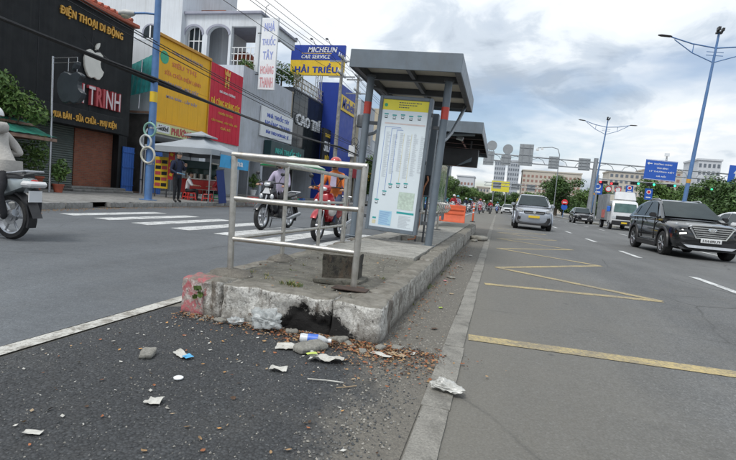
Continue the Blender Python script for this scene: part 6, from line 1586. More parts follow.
def sring(y, pts): h = [(x, y, z) for x, z in pts]; return h+[(-x, y, z) for x, y, z in h[-2:0:-1]]
def motorbike(name, label, loc, rz, paint, accent=None, group=None, seatm=None, box=False):
    t = thing(name, label, 'motorbike', loc, rz, group); accent = accent or M_black; seatm = seatm or M_black
    for y in (0, 1.25):
        wl = bpy.data.objects.new('wheel', None); COL.objects.link(wl); wl.parent = t; wl.location = (0, y, .285); wl.empty_display_size = .1
        link('tyre', BW[0], wl); link('rim', BW[1], wl)
    fk = MB()
    for s in (-1, 1): fk.tube([(s*.062, 0, .285), (s*.062, .09, .58)], .017, 8)
    fk.tube([(-.07, .09, .58), (.07, .09, .58)], .02, 8); fk.tube([(0, .09, .57), (0, .23, .98)], .024, 8); fk.build('fork', M_alu, t, smooth=50)
    rr = [[(xx, -.0+ra*math.cos(a), .285+ra*math.sin(a)) for xx, ra in ((-.055, .30), (-.055, .325), (0, .345), (.055, .325), (.055, .30), (0, .312))] for a in [R(20+13*k) for k in range(11)]]
    mb = MB(); mb.loft(rr); mb.build('front_fender', paint, t, smooth=50)
    rr = [[(xx, 1.25+ra*math.cos(a), .285+ra*math.sin(a)) for xx, ra in ((-.06, .31), (-.06, .335), (.06, .335), (.06, .31))] for a in [R(-20+15*k) for k in range(8)]]
    mb = MB(); mb.loft(rr); mb.build('rear_fender', M_black, t, smooth=50)
    # leg shield / apron
    mb = MB(); mb.loft([sring(.27, [(0, .34), (.06, .36), (.09, .42), (0, .44)])]+[[(x*w_, y+.05*(abs(x) > .5), z) for x, z, y in ((-1, z0, y0+.07), (-.5, z0, y0), (.5, z0, y0), (1, z0, y0+.07), (1, z0, y0+.11), (-1, z0, y0+.11))] for w_, z0, y0 in ((.16, .42, .26), (.20, .55, .21), (.215, .72, .15), (.19, .86, .14), (.13, .96, .17))]) if False else mb.loft([[(x*w_, y0+dy, z0) for x, dy in ((-1, .08), (-.55, .0), (.55, 0), (1, .08), (1, .13), (-1, .13))] for w_, z0, y0 in ((.12, .36, .30), (.18, .48, .24), (.225, .64, .17), (.215, .80, .13), (.15, .93, .16))])
    mb.build('leg_shield', paint, t, bevel=.012, smooth=50)
    mb = MB(); mb.loft([[(x*w_, y0+dy, z0) for x, dy in ((-1, .05), (-.6, .0), (.6, 0), (1, .05), (.8, .14), (-.8, .14))] for w_, z0, y0 in ((.09, .91, .17), (.135, .97, .12), (.14, 1.03, .13), (.10, 1.08, .18))]); hp = mb.build('handlebar_cowl', paint, t, bevel=.01, smooth=50)
    MB().ball((0, .125, 1.0), (.085, .03, .045), 12, 6).build('headlamp', M_lamp, hp, smooth=60)
    for s in (-1, 1):
        MB().ball((s*.13, .145, .74), (.05, .03, .06), 10, 5).build('indicator', M_lamp, t, smooth=60)
        MB().tube([(s*.08, .22, 1.03), (s*.24, .26, 1.05), (s*.30, .32, 1.04)], .013, 8).build('handlebar', M_black, t, smooth=50); MB().tube([(s*.28, .30, 1.04), (s*.37, .37, 1.03)], .018, 8).build('grip', M_rubber, t, smooth=50)
        mr = MB().tube([(s*.22, .25, 1.06), (s*.30, .24, 1.20)], .007, 6).build('mirror_stem', M_black, t); MB().ball((s*.31, .235, 1.24), (.055, .015, .04), 12, 6).build('mirror', M_black, mr, smooth=60)
        MB().box(*sorted((s*.12, s*.24)), .52, .58, .27, .295).build('footrest', M_black, t)
    mb = MB(); mb.loft([[(-.10, .32, .34), (.10, .32, .34), (.10, .34, .56), (-.10, .34, .56)], [(-.13, .55, .27), (.13, .55, .27), (.11, .55, .44), (-.11, .55, .44)], [(-.12, .8, .28), (.12, .8, .28), (.11, .8, .52), (-.11, .8, .52)]]); mb.build('floor_tunnel', accent, t, bevel=.02, smooth=50)
    rg = [sring(y, [(0, z0), (w_*.9, z0+.01), (w_, z0+(z1-z0)*.5), (w_*.85, z1-.01), (0, z1)]) for y, w_, z0, z1 in ((.62, .10, .45, .70), (.80, .14, .42, .74), (1.05, .155, .50, .76), (1.30, .14, .58, .79), (1.52, .09, .68, .80), (1.58, .05, .72, .79))]
    mb = MB(); mb.loft(rg); mb.build('rear_body', paint, t, smooth=50)
    rg = [sring(y, [(0, z-.05), (w_, z-.045), (w_*1.02, z-.01), (w_*.8, z+.015), (0, z+.02)]) for y, w_, z in ((.60, .08, .73), (.72, .13, .765), (1.0, .145, .775), (1.12, .14, .80), (1.4, .12, .825), (1.50, .08, .82))]
    mb = MB(); mb.loft(rg); mb.build('seat', seatm, t, smooth=50)
    MB().tube([(-.13, 1.30, .84), (-.12, 1.58, .88), (.12, 1.58, .88), (.13, 1.30, .84)], .014, 8).build('grab_rail', M_alu, t, smooth=50)
    MB().ball((0, 1.585, .75), (.06, .025, .03), 10, 5).build('tail_lamp', M_red, t, smooth=60)
    mb = MB(); mb.add([(-.07, 1.55, .52), (.07, 1.55, .52), (.07, 1.66, .30), (-.07, 1.66, .30)], [(0, 1, 2, 3)]); mb.build('mud_flap', M_black, t)
    MB().box(-.09, .09, 1.60, 1.612, .50, .64).build('number_plate', M_plate, t)
    MB().obox((0, .70, .33), (.20, .34, .20)).build('engine', M_alu, t, bevel=.03)
    MB().tube([(.10, .75, .30), (.15, .9, .25), (.16, 1.1, .28), (.17, 1.5, .36)], [.02, .022, .05, .045], 10).build('exhaust', M_alu, t, smooth=50)
    for s in (-1, 1): MB().tube([(s*.10, 1.25, .285), (s*.12, 1.12, .60)], .022, 8).build('shock_absorber', M_alu, t, smooth=50)
    MB().tube([(-.08, .62, .28), (-.17, .70, .02)], .011, 6).build('side_stand', M_black, t)
    return t
BP_black = carpaint('bike_black', (.018, .018, .022), .2, .25, .1); BP_red = carpaint('bike_red', (.36, .012, .02), .2, .25, .1); BP_grey = carpaint('bike_silver_grey', (.33, .37, .38), .4, .3, .1); BP_blue = carpaint('bike_blue', (.03, .10, .32), .2, .28, .1); BP_white = carpaint('bike_white', (.6, .6, .6), 0, .3, .1)
H_black = mat('helmet_black', (.02, .02, .022), .25, 0, .1, coat=.6); H_red = mat('helmet_red', (.46, .04, .03), .25, 0, .1, coat=.6); H_white = mat('helmet_white', (.66, .66, .66), .25, 0, .05, coat=.6); H_teal = mat('helmet_teal', (.02, .30, .36), .25, 0, .1, coat=.6)
b1 = motorbike('motorbike', 'black motorbike with pale apron ridden toward the crossing', (-4.93, 9.72, .004), R(-3), BP_black, group='motorbikes on the road')
MB().add([(-.10, .118, .80), (.10, .118, .80), (.04, .142, .93), (-.04, .142, .93)], [(0, 1, 2, 3)]).build('white_nose_panel', BP_white, b1)
rider('person', 'person in lilac jacket and dark vest riding the black motorbike', (-4.93, 9.72, .0), R(-3), Cl['lilac'], Cl['blackc'], H_black, Cl['blackc'], scale=.97)
b2 = motorbike('motorbike', 'red motorbike ridden close behind the railing', (-3.27, 8.78, .004), R(-1), BP_red, group='motorbikes on the road')
MB().ball((.16, .28, .62), (.10, .10, .14), 10, 7).build('shopping_bag', mat('thin_bag', (.62, .60, .58), .5, 0, .1), b2, smooth=60)
p2 = rider('person', 'person in orange jacket and red helmet riding the red motorbike', (-3.27, 8.78, 0), R(-1), Cl['orangec'], Cl['denim'], H_red, Cl['blackc'], scale=.99)
MB().add([(-.07, .655, 1.08), (.07, .655, 1.08), (.06, .675, 1.30), (-.06, .675, 1.30)], [(0, 1, 2, 3)]).build('shirt_front', Cl['lilac'], p2)
# scooter crossing at the left edge with a pillion rider
b3 = motorbike('motorbike', 'silver grey motorbike with black mud flap leaving along the lane', (-7.20, 4.88, .004), R(-90), BP_grey, group='motorbikes on the road')
MB().box(-.14, .14, 1.50, 1.66, .68, .76).build('white_tail_cover', BP_white, b3, bevel=.03)
pp = ride_pose(py=1.20, pz=.80, reach=(.15, .72, 1.08), lean=.27, foot=(.22, 1.40, .24), knee=(.27, 1.33, .58), hs=.165)
p3 = rider('person', 'person in pale stone hooded jacket and black trousers on the silver motorbike', (-7.20, 4.88, 0), R(-90), Cl['hood'], Cl['blackc'], H_white, None, Cl['shoew'], pp, scale=1.0, sub=2)
mb = MB(); mb.loft([[((.115+.02*math.sin(k*2))*a*math.cos(k*.5236), .93+(.10*a)*math.sin(k*.5236)+.05, 1.43+dz*.9) for k in range(12)] for a, dz in ((.75, .05), (1.0, .0), (1.0, -.05), (.8, -.09), (.45, -.10))]); mb.build('hood', Cl['hood'], p3, smooth=70)
mb = MB(); mb.loft([[((.155+.012*math.sin(k*1.7))*a*math.cos(k*.3927), 1.17+(.125*a)*math.sin(k*.3927), z) for k in range(16)] for a, z in ((1.0, .83), (1.06, .90), (1.02, 1.0))], False); mb.build('jacket_hem', Cl['hood'], p3, smooth=70)

# parked bike and pots under the awning
motorbike('motorbike', 'dark parked motorbike standing under the awning beside the steel pole', (-15.7, 12.1, .15), R(200), BP_black, group='parked motorbikes')
def pot_plant(x, y, z, s, lab, seed, pm=M_roof):
    t = thing('potted_plant', lab, 'plant', (x, y, z)); MB().lathe([(.12*s, 0), (.17*s, .24*s), (.19*s, .24*s), (.19*s, .28*s), (.15*s, .28*s)], 14).build('pot', pm, t, smooth=40)
    link('foliage', crown_mesh(seed, [(0, 0, .55*s, .25*s), (.12*s, .05*s, .75*s, .22*s), (-.12*s, -.05*s, .8*s, .22*s), (0, .1*s, 1.0*s, .18*s)], .06, 2600/s, [L_mid, L_lite]), t); MB().tube([(0, 0, .2*s), (0, 0, .9*s)], .012, 5).build('stem', M_bark, t)
pot_plant(-14.35, 13.35, .15, 1.0, 'bright green plant in a terracotta pot at the awning pole', 51); pot_plant(-15.7, 13.6, .15, 1.7, 'tall bushy potted plant before the roller shutter', 53); pot_plant(-16.0, 30.0, .30, 1.3, 'slim potted plant beside the pharmacy door', 55, M_white); pot_plant(-16.2, 12.5, .15, 1.9, 'tallest bushy potted plant behind the parked motorbike', 57)

# standing person with a backpack
def standing():
    t = thing('person', 'person in navy jacket with black backpack standing at the pavement edge', 'person', (-10.62, 14.55, .15), R(70))
    g = dict(pelvis=(0, .02, .92), spine=(0, .0, 1.08), chest=(0, .01, 1.30), neck=(0, .0, 1.45), head0=(0, -.02, 1.51), head1=(0, -.035, 1.595), head2=(0, -.02, 1.67))
    for s, k in (('L', 1), ('R', -1)):
        g['hip'+s] = (k*.09, .02, .88); g['knee'+s] = (k*.10, -.01+.03*k, .49); g['ank'+s] = (k*.105, .05*k+.02, .09); g['toe'+s] = (k*.125, -.14+.05*k, .035); g['sho'+s] = (k*.175, .01, 1.385)
    g['elbL'] = (.25, .02, 1.10); g['wriL'] = (.15, -.24, 1.24); g['palL'] = (.10, -.29, 1.31); g['elbR'] = (-.25, .03, 1.10); g['wriR'] = (-.17, -.20, .98); g['palR'] = (-.13, -.28, .985)
    J, E = skeleton(g); skin_body('body', J, E, [Cl['navy'], Cl['blackc'], Cl['shoe'], M_skin], segmat(), t, 2)
    hair(t, (0, -.035, 1.60)); face(t, g['head1'], (0, -1, -.15))
    bp_ = MB(); rough_block(bp_, -.15, .15, .10, .27, .98, 1.42, (6, 5, 8), .012, .06, 5); bo = bp_.build('backpack', Cl['blackc'], t, smooth=60)
    for k in (-1, 1): MB().tube([(k*.11, .12, 1.38), (k*.12, .0, 1.43), (k*.12, -.105, 1.33), (k*.13, -.09, 1.15), (k*.13, .1, 1.02)], .017, 6).build('strap', Cl['blackc'], bo, smooth=60)
    nb = MB().obox((-.10, -.33, .99), (.22, .16, .02), (.1, .1, .3)); nb.build('held_folder', mat('folder_blue', (.25, .50, .68), .5), None, (0, 0, 0), label='pale blue folder held by the person with the backpack', cat='folder').matrix_world = Matrix.Translation((-10.62, 14.55, .15)) @ Matrix.Rotation(R(70), 4, 'Z')
    return t
standing()

# ------------------------------------------------------------------ pavement cafe under the grey canopy
def canopy():
    t = thing('market_canopy', 'grey square canopy tent with raised cap over the pavement stall', 'canopy', (-12.2, 18.1, .15))
    h, ze, za = 1.5, 2.05, 2.72; m = mat('canopy_cloth', (.34, .37, .40), .8, 0, .1, 1.5, .15, 14, .25, (.22, .23, .23))
    mb = MB(); n = 8
    def roof(h, ze, za, sag):
        rows = []
        for i in range(n+1):
            u = i/n; rows.append(u)
        rings = []
        for i in range(n+1):
            u = i/n; w_ = h*(1-u)+.0; z = ze+(za-ze)*(u-sag*math.sin(math.pi*u)); ring = []
            for s in range(4):
                for k in range(6):
                    v = -1+2*k/6; p = ((v*w_, -w_), (w_, v*w_), (-v*w_, w_), (-w_, -v*w_))[s]
                    ring.append((p[0], p[1], z-.10*(1-u)*u*math.cos(v*1.57)*4*.5))
            rings.append(ring)
        return rings
    rg = roof(h, ze, za, .12); rg[-1] = [(x+.01*math.cos(i), y+.01*math.sin(i), z) for i, (x, y, z) in enumerate(rg[-1])]
    mb.loft([[(x, y, z-.22+.012*math.sin(i*2.1)) for i, (x, y, z) in enumerate(rg[0])]]+rg, False); mb.build('cloth', m, t, smooth=40)
    mb = MB(); r2 = roof(.48, 2.66, 2.86, .1); mb.loft([[(x, y, z-.06) for x, y, z in r2[0]]]+r2, False); mb.build('cap', m, t, smooth=40)
    for x in (-1, 1):
        for y in (-1, 1): MB().cyl((x*(h-.03), y*(h-.03), 0), (x*(h-.03), y*(h-.03), ze), .028, 8).build('leg', M_gal, t, smooth=50)
    for a, b in (((-h, -h), (h, -h)), ((h, -h), (h, h)), ((h, h), (-h, h)), ((-h, h), (-h, -h))): MB().cyl((a[0]*.97, a[1]*.97, ze-.06), (b[0]*.97, b[1]*.97, ze-.06), .018, 6).build('edge_bar', M_gal, t)
canopy()
bn = thing('blue_banner', 'light blue banner with white lettering tied under the canopy edge', 'banner', (-10.66, 18.3, 1.82))
mb = MB(); mb.loft([[(.02*math.sin(i*.9), -1.15+2.3*i/12, -.26), (.02*math.sin(i*.9+.5)+.01, -1.15+2.3*i/12, .24)] for i in range(13)], False, closed=False); mb.build('cloth', mat('banner_blue', (.05, .36, .66), .6, 0, .12, 4), bn)
text('lettering', 'Vina', M_signwhite, at(FACE_X, .035, .1, 0), 1.0, .26, bn, .004, .04)
for y in (-1.15, 1.15): MB().tube([(0, y, .24), (.02, y, .34)], .008, 5).build('tie', M_black, bn)
gb = thing('leaning_board', 'dark blue board leaning at the edge of the canopy', 'board', (-10.45, 17.2, .15), R(12), None, (0, R(-9), R(60)))
MB().box(-.16, .16, -.02, .02, 0, 1.3).build('panel', mat('navy_board', (.02, .04, .16), .5, 0, .1), gb, bevel=.005); MB().box(-.18, .18, -.03, .03, 1.3, 1.34).build('top_edge', M_greydark, gb); MB().box(-.15, .15, .02, .25, 0, .03).build('foot', M_greydark, gb)
yb2 = thing('price_board', 'yellow price board with rows of red and black writing', 'sign', (-13.55, 17.5, .15), R(8))
MB().box(-.30, .30, -.03, .03, .35, 1.65).build('panel', M_yel, yb2, bevel=.005)
for x in (-.25, .25): MB().box(x-.02, x+.02, -.02, .02, 0, .35).build('leg', M_greydark, yb2)
for i in range(5):
    for j in range(2): MB().box(-.26+.27*j, -.02+.27*j, -.036, -.031, .44+.235*i, .58+.235*i).build('price_line', (M_redlet, M_black)[(i+j) % 2], yb2)
rb = thing('red_banner', 'narrow vertical red banner with yellow marks beside the food cart', 'banner', (-12.95, 17.3, .15), R(10))
MB().box(-.13, .13, -.012, .012, .75, 1.95).build('cloth', M_red, rb); MB().cyl((0, .02, 0), (0, .02, 2.0), .014, 6).build('pole', M_gal, rb)
for i in range(4): MB().obox((0, -.018, .95+.27*i), (.13, .004, .11), (0, .4, 0)).build('mark', M_yel, rb)
fc = thing('food_cart', 'steel and glass food cart with red base under the canopy', 'cart', (-12.5, 18.5, .15), R(10))
MB().box(-.7, .7, -.35, .35, .25, .85).build('base', M_red, fc, bevel=.02); MB().box(-.75, .75, -.4, .4, .85, .89).build('counter', M_steel, fc)
for x in (-.7, .7):
    for y in (-.33, .33): MB().cyl((x, y, .89), (x, y, 1.55), .015, 6).build('upright', M_steel, fc)
MB().box(-.74, .74, -.38, .38, 1.55, 1.6).build('roof', M_steel, fc); MB().box(-.68, .68, .31, .32, .9, 1.54).build('glass_back', M_cabinglass, fc); MB().box(-.70, .70, -.40, -.37, 1.32, 1.62).build('name_board', M_tealboard, fc)
for x in (-.5, .5): mb = MB(); mb.lathe([(.13, -.03), (.13, .03)], 16, (x, -.2, .13), 'X'); mb.build('wheel', M_rubber, fc)
for x in (-.5, .5): mb = MB(); mb.lathe([(.13, -.03), (.13, .03)], 16, (x, .2, .13), 'X'); mb.build('wheel', M_rubber, fc)
for i in range(4): mb = MB(); mb.lathe([(.11, 0), (.12, .2), (.06, .22)], 12, (-.45+.3*i, 0, .89)); mb.build('steel_pot', M_steel, fc, smooth=50)
def stool(x, y, rz, m, lab):
    t = thing('plastic_stool', lab, 'stool', (x, y, .15), rz, 'plastic stools at the stall')
    MB().loft([[(s*.15, q*.15, .27) for s, q in ((-1, -1), (1, -1), (1, 1), (-1, 1))], [(s*.13, q*.13, .30) for s, q in ((-1, -1), (1, -1), (1, 1), (-1, 1))]]).build('seat', m, t, bevel=.01)
    for s in (-1, 1):
        for q in (-1, 1): MB().tube([(s*.135, q*.135, .28), (s*.17, q*.17, 0)], [.022, .016], 6).build('leg', m, t)
    for s in (-1, 1): MB().box(s*.152-.006, s*.152+.006, -.14, .14, .10, .15).build('side_rail', m, t); MB().box(-.14, .14, s*.152-.006, s*.152+.006, .10, .15).build('side_rail', m, t)
G_pl = mat('green_plastic', (.02, .26, .10), .45, 0, .1)
stool(-11.35, 17.55, .2, M_red, 'red plastic stool beside the leaning blue board'); stool(-11.45, 18.4, .5, G_pl, 'green plastic stool among the red stools'); stool(-10.5, 19.6, .1, M_red, 'red plastic stool standing outside the canopy leg'); stool(-10.6, 20.1, .6, M_red, 'farther red plastic stool beyond the canopy leg'); stool(-11.9, 17.2, .9, M_red, 'red plastic stool before the food cart')
tb_ = thing('low_table', 'low steel folding table with pots beside the stools', 'table', (-11.75, 17.9, .15)); MB().box(-.3, .3, -.3, .3, .44, .46).build('table_top', M_steel, tb_)
for s in (-1, 1):
    for q in (-1, 1): MB().cyl((s*.26, q*.26, 0), (s*.26, q*.26, .44), .012, 6).build('leg', M_steel, tb_)
def seated(loc, rz, top, lab):
    t = thing('person', lab, 'person', loc, rz)
    g = dict(pelvis=(0, .05, .36), spine=(0, .03, .52), chest=(0, -.02, .74), neck=(0, -.04, .88), head0=(0, -.07, .94), head1=(0, -.085, 1.02), head2=(0, -.07, 1.10))
    for s, k in (('L', 1), ('R', -1)):
        g['hip'+s] = (k*.09, .03, .34); g['knee'+s] = (k*.14, -.36, .42); g['ank'+s] = (k*.14, -.34, .08); g['toe'+s] = (k*.15, -.5, .035); g['sho'+s] = (k*.17, -.01, .82); g['elb'+s] = (k*.24, -.14, .60); g['wri'+s] = (k*.13, -.34, .60); g['pal'+s] = (k*.10, -.42, .60)
    J, E = skeleton(g, True); skin_body('body', J, E, [top, Cl['blackc'], Cl['shoe'], M_skin], segmat(fore=3), t, 1); hair(t, (0, -.085, 1.025)); face(t, g['head1'], (0, -1, -.1))
    t['category'] = 'person'
seated((-12.15, 17.35, .15), R(120), Cl['white'], 'person in white shirt sitting low beside the food cart'); seated((-11.45, 18.42, .15), R(-70), Cl['redc'], 'person in dark red shirt sitting on the green stool')
stool(-12.12, 17.36, 0, M_red, 'red plastic stool under the person in white')
# second stall further on: green and white parasol with crates
ps2 = thing('parasol', 'wide pale green and white parasol further along the pavement', 'parasol', (-11.9, 27.0, .15))
mb = MB(); mb.lathe([(1.9, 2.0), (1.9, 2.15), (1.0, 2.5), (.05, 2.75)], 16, cap=False); mb.build('cloth', mat('parasol_cloth', (.52, .58, .50), .8, 0, .2, 1.2), ps2, smooth=20)
MB().cyl((0, 0, 0), (0, 0, 2.75), .03, 8).build('pole', M_gal, ps2); MB().lathe([(.3, 0), (.3, .08), (.05, .12)], 14).build('base', C_lump, ps2)
mb = MB(); mb.lathe([(1.905, 2.0), (1.905, 2.1)], 16, cap=False); mb.build('green_hem', G_pl, ps2)
for i, (x, y, m, l) in enumerate(((-11.4, 26.2, G_pl, 'green crate of vegetables under the parasol'), (-12.1, 26.0, M_orange, 'orange crate of fruit under the parasol'), (-11.6, 27.6, M_bluesheet, 'blue crate beside the parasol pole'))):
    t = thing('produce_crate', l, 'crate', (x, y, .15)); mb = MB()
    for a in ((-.3, .3, -.2, -.18), (-.3, .3, .18, .2), (-.3, -.28, -.18, .18), (.28, .3, -.18, .18)): MB().box(*a, 0, .3).build('side', m, t)
    MB().box(-.28, .28, -.18, .18, 0, .02).build('bottom', m, t)
    for k in range(9): MB().ball((-.2+.1*(k % 5), -.1+.2*(k//5), .27), .07, 8, 5).build('fruit', (L_lite, M_orange, M_red)[(k+i) % 3], t, smooth=60)

# ------------------------------------------------------------------ the far pack of motorbike riders
tops = [Cl['teal'], Cl['blackc'], Cl['redc'], Cl['white'], Cl['navy'], Cl['lilac'], Cl['hood']]; hats = [H_black, H_red, H_white, H_teal]; pts_ = [BP_black, BP_red, BP_blue, BP_white, BP_grey]
tn = ['teal', 'black', 'dark red', 'white', 'navy', 'lilac', 'stone grey']; hn = ['black', 'red', 'white', 'teal']
protoB = {}; protoP = {}; rnd = random.Random(5); used = {}
spots = []
for row in range(9):
    y = 40+row*5.5
    for k in range(3 if row < 3 else 4):
        x = -8.6+2.35*k+rnd.uniform(-.5, .5)
        if row > 2 and k == 3: x = rnd.uniform(-2.2, .3)
        spots.append((x, y+rnd.uniform(-1.5, 1.5)))
spots += [(-6.8, 27), (-8.3, 33), (-5.2, 35)]
ordn = ['first', 'second', 'third', 'fourth', 'fifth', 'sixth', 'seventh', 'eighth', 'ninth', 'tenth']
for i, (x, y) in enumerate(spots):
    a, b, c = i % 7, (i*3+i//7) % 4, (i*2+i//5) % 5
    z = .004 if x < -2.45 else .002
    if c not in protoB:
        protoB[c] = motorbike('motorbike', 'motorbike', (x, y, z), 0, pts_[c]); mo = protoB[c]
    else: mo = dup(protoB[c], (x, y, z), rnd.uniform(-.12, .12))
    bn_ = ['black', 'red', 'blue', 'white', 'silver'][c]
    mo['label'] = f'distant {bn_} motorbike ridden by the person in {tn[a]} with {hn[b]} helmet'; mo['group'] = 'distant pack of motorbikes'
    if (a, b) not in protoP: protoP[(a, b)] = rider('person', f'distant rider in {tn[a]} top and {hn[b]} helmet on a {bn_} motorbike', (x, y, 0), 0, tops[a], Cl['blackc'], hats[b], None, fingers=False); po = protoP[(a, b)]
    else: po = dup(protoP[(a, b)], (x, y, 0), 0)
    po.rotation_euler = mo.rotation_euler; po['label'] = f'distant rider in {tn[a]} top and {hn[b]} helmet on a {bn_} motorbike'; po['group'] = 'distant pack of riders'

# ------------------------------------------------------------------ litter and grit on the ground
M_paper = mat('dirty_paper', (.50, .49, .45), .8, 0, .2, 30, .3, 60, .7, (.24, .21, .165), 14)
M_card = mat('brown_card', (.33, .25, .16), .85, 0, .2, 15, .2, 60, .3)
def film(name, c, a=.55):
    m, t, b = nodes_of(name); g = NB(t)
    g.link(g.ramp(g.noise(18, 5, .6), [(.3, tuple(x*.8 for x in c)), (.7, c)]), b.inputs['Base Color']); b.inputs['Roughness'].default_value = .25
    g.link(g.ramp(g.noise(22, 5, .65), [(.3, a*.7), (.7, min(1, a*1.35))]), b.inputs['Alpha']); MATS[name] = m; return m
M_film = film('clear_plastic_film', (.55, .58, .58), .5); M_bag = film('white_bag_film', (.56, .555, .52), .9)
M_blueprint = mat('blue_print', (.08, .36, .62), .5, 0, .3, 30); M_leaf1 = mat('leaf_litter_rust', (.28, .105, .045), .85, 0, .4, 30); M_leaf2 = mat('leaf_litter_tan', (.30, .19, .095), .85, 0, .35, 30); M_leaf3 = mat('leaf_litter_dark', (.075, .045, .028), .9, 0, .35, 30)
M_stone = concrete('loose_stone', (.26, .25, .22), .1, .4, .6, 0)
def crumple(w_, h, n, amp, seed, thick=0.0, fold=1.0):
    mb = MB(); vs = []; fs = []
    for j in range(n+1):
        for i in range(n+1):
            x, y = w_*(i/n-.5), h*(j/n-.5); v = noise.noise_vector(Vector((x*14+seed, y*14, seed*1.7)))
            z = amp*(abs(v.z)*1.6+.5*abs(noise.noise(Vector((x*40, y*40, seed)))))
            vs.append((x+v.x*amp*.6*fold, y+v.y*amp*.6*fold, z+.002))
    for j in range(n):
        for i in range(n): a = j*(n+1)+i; fs.append((a, a+1, a+n+2, a+n+1))
    mb.add(vs, fs); return mb
def litter(name, lab, cat, mb, m, x, y, rz, z=.011, smooth=None): return mb.build(name, m, None, (x, y, z), (0, 0, rz), smooth=smooth, label=lab, cat=cat)
bo = thing('plastic_bottle', 'small crushed plastic bottle with blue label lying against the kerb litter', 'bottle', (-1.0, 2.80, .042), R(14), None, (R(90), 0, R(100)))
prof = [(.004, -.095), (.028, -.093), (.031, -.08), (.029, -.05), (.031, -.045), (.031, .02), (.029, .03), (.024, .05), (.013, .072), (.012, .085)]
mb = MB(); mb.lathe(prof, 16); mb.build('shell', film('bottle_clear', (.72, .76, .78), .62), bo, smooth=50); mb = MB(); mb.lathe([(.0318, -.045), (.0322, .018)], 16, cap=False); mb.build('label_band', mat('label_blue', (.05, .14, .52), .4, 0, .25, 40), bo, smooth=50)
mb = MB(); mb.lathe([(.014, .082), (.014, .10), (.004, .101)], 12); mb.build('cap', M_white, bo, smooth=40)
def bagblob(sx, sy, sz, amp, seed):
    """a collapsed bag: folded, pleated and lying flat on the ground"""
    mb = MB(); n, m = 44, 22; rings = []
    for i in range(m+1):
        a = math.pi*i/m; ring = []
        for k in range(n):
            d = Vector((math.sin(a)*math.cos(2*math.pi*k/n), math.sin(a)*math.sin(2*math.pi*k/n), -math.cos(a)))
            lob = 1+.35*noise.noise(d*1.3+Vector((seed, 0, 0)))
            rid = abs(noise.noise(d*2.2+Vector((0, seed, 0))))+.35*abs(noise.noise(d*4.5+Vector((0, 0, seed))))
            p = Vector((d.x*sx*lob, d.y*sy*lob, (d.z*.5+.5)*sz*lob))
            p += d*(rid-.35)*amp*min(sx, sz)
            ring.append((p.x, p.y, max(.001, p.z)))
        rings.append(ring)
    mb.loft(rings); return mb
litter('plastic_bag', 'crumpled clear plastic bag leaning on the burnt kerb', 'bag', bagblob(.12, .06, .13, .5, 3), M_film, -1.40, 2.93, R(-8), smooth=50)
litter('plastic_bag', 'crumpled white plastic bag lying on the gutter strip', 'bag', bagblob(.09, .05, .045, .6, 9), M_bag, -.155, 2.44, R(-15), .014, 50)
litter('plastic_cup', 'flattened clear plastic cup beside the bottle', 'cup', bagblob(.06, .045, .05, .5, 14), M_film, -1.62, 2.93, .3, smooth=50)
litter('paper_sheet', 'flat white square of card before the bottle', 'paper', crumple(.12, .10, 10, .014, 2), M_paper, -1.13, 2.66, R(20))
litter('paper_sheet', 'crumpled printed flyer under the grey stone', 'paper', crumple(.19, .10, 16, .026, 4), M_paper, -.84, 2.56, R(8))
litter('paper_scrap', 'yellow green scrap lying on the crumpled flyer', 'paper', crumple(.06, .03, 5, .008, 5), mat('scrap_lime', (.50, .60, .12), .6), -.93, 2.565, R(40), .03)
litter('paper_sheet', 'small rounded white scrap out on the dark asphalt', 'paper', crumple(.085, .05, 9, .016, 6), M_paper, -1.01, 2.30, R(10))
litter('wrapper', 'blue and white snack wrapper lying on the dark asphalt', 'wrapper', crumple(.12, .055, 12, .022, 8), [M_paper], -1.555, 2.25, R(-25))
litter('wrapper_corner', 'light blue end piece of the snack wrapper', 'wrapper', crumple(.05, .05, 5, .012, 8), M_blueprint, -1.505, 2.235, R(-25), .016)
litter('paper_sheet', 'torn white paper square alone on the dark asphalt', 'paper', crumple(.065, .06, 9, .018, 10), M_paper, -1.305, 1.72, R(12))
litter('paper_scrap', 'tan scrap of paper at the foot of the kerb corner', 'paper', crumple(.12, .05, 6, .012, 11), M_card, -.50, 2.85, R(-30)); litter('paper_scrap', 'grey white bent strip near the kerb corner', 'paper', crumple(.14, .04, 7, .012, 12), M_paper, -.58, 2.80, R(-20)); litter('paper_scrap', 'round whitish scrap beyond the kerb corner', 'paper', crumple(.05, .05, 5, .008, 13), M_paper, -.42, 2.93, 0)
litter('paper_scrap', 'white folded strip lying alone on open asphalt', 'paper', crumple(.06, .028, 5, .008, 15), M_paper, -1.505, 1.34, R(20)); litter('bottle_lid', 'small white round lid on the dark asphalt', 'lid', MB().lathe([(.022, 0), (.023, .006), (.018, .009), (.003, .009)], 16), M_white, -1.375, 1.98, 0, smooth=40)
litter('drinking_straw', 'thin white straw lying on the dark asphalt', 'straw', MB().tube([(-.09, 0, .004), (0, .004, .005), (.09, 0, .004)], .0035, 6), M_paper, -.74, 2.27, R(12)); litter('thin_twig', 'forked pale twig beside the white straw', 'twig', MB().tube([(-.05, -.01, .003), (0, 0, .005), (.05, .02, .006)], .003, 5), M_card, -.62, 2.24, R(20))
def rock(x, y, sx, sy, sz, seed, lab, z=.006):
    mb = MB(); rough_block(mb, -sx, sx, -sy, sy, 0, sz, (8, 6, 4), .012, min(sz, sx)*.45, seed, f=9); return mb.build('loose_stone', M_stone, None, (x, y, z), (0, 0, seed), smooth=50, label=lab, cat='stone')
rock(-.985, 2.69, .105, .055, .045, 1.1, 'flat grey stone slab beside the bottle'); rock(-1.70, 2.17, .05, .035, .028, 2.0, 'brownish stone alone on the dark asphalt'); rock(-1.74, 2.93, .045, .03, .03, 3.0, 'small stone at the foot of the white kerb')
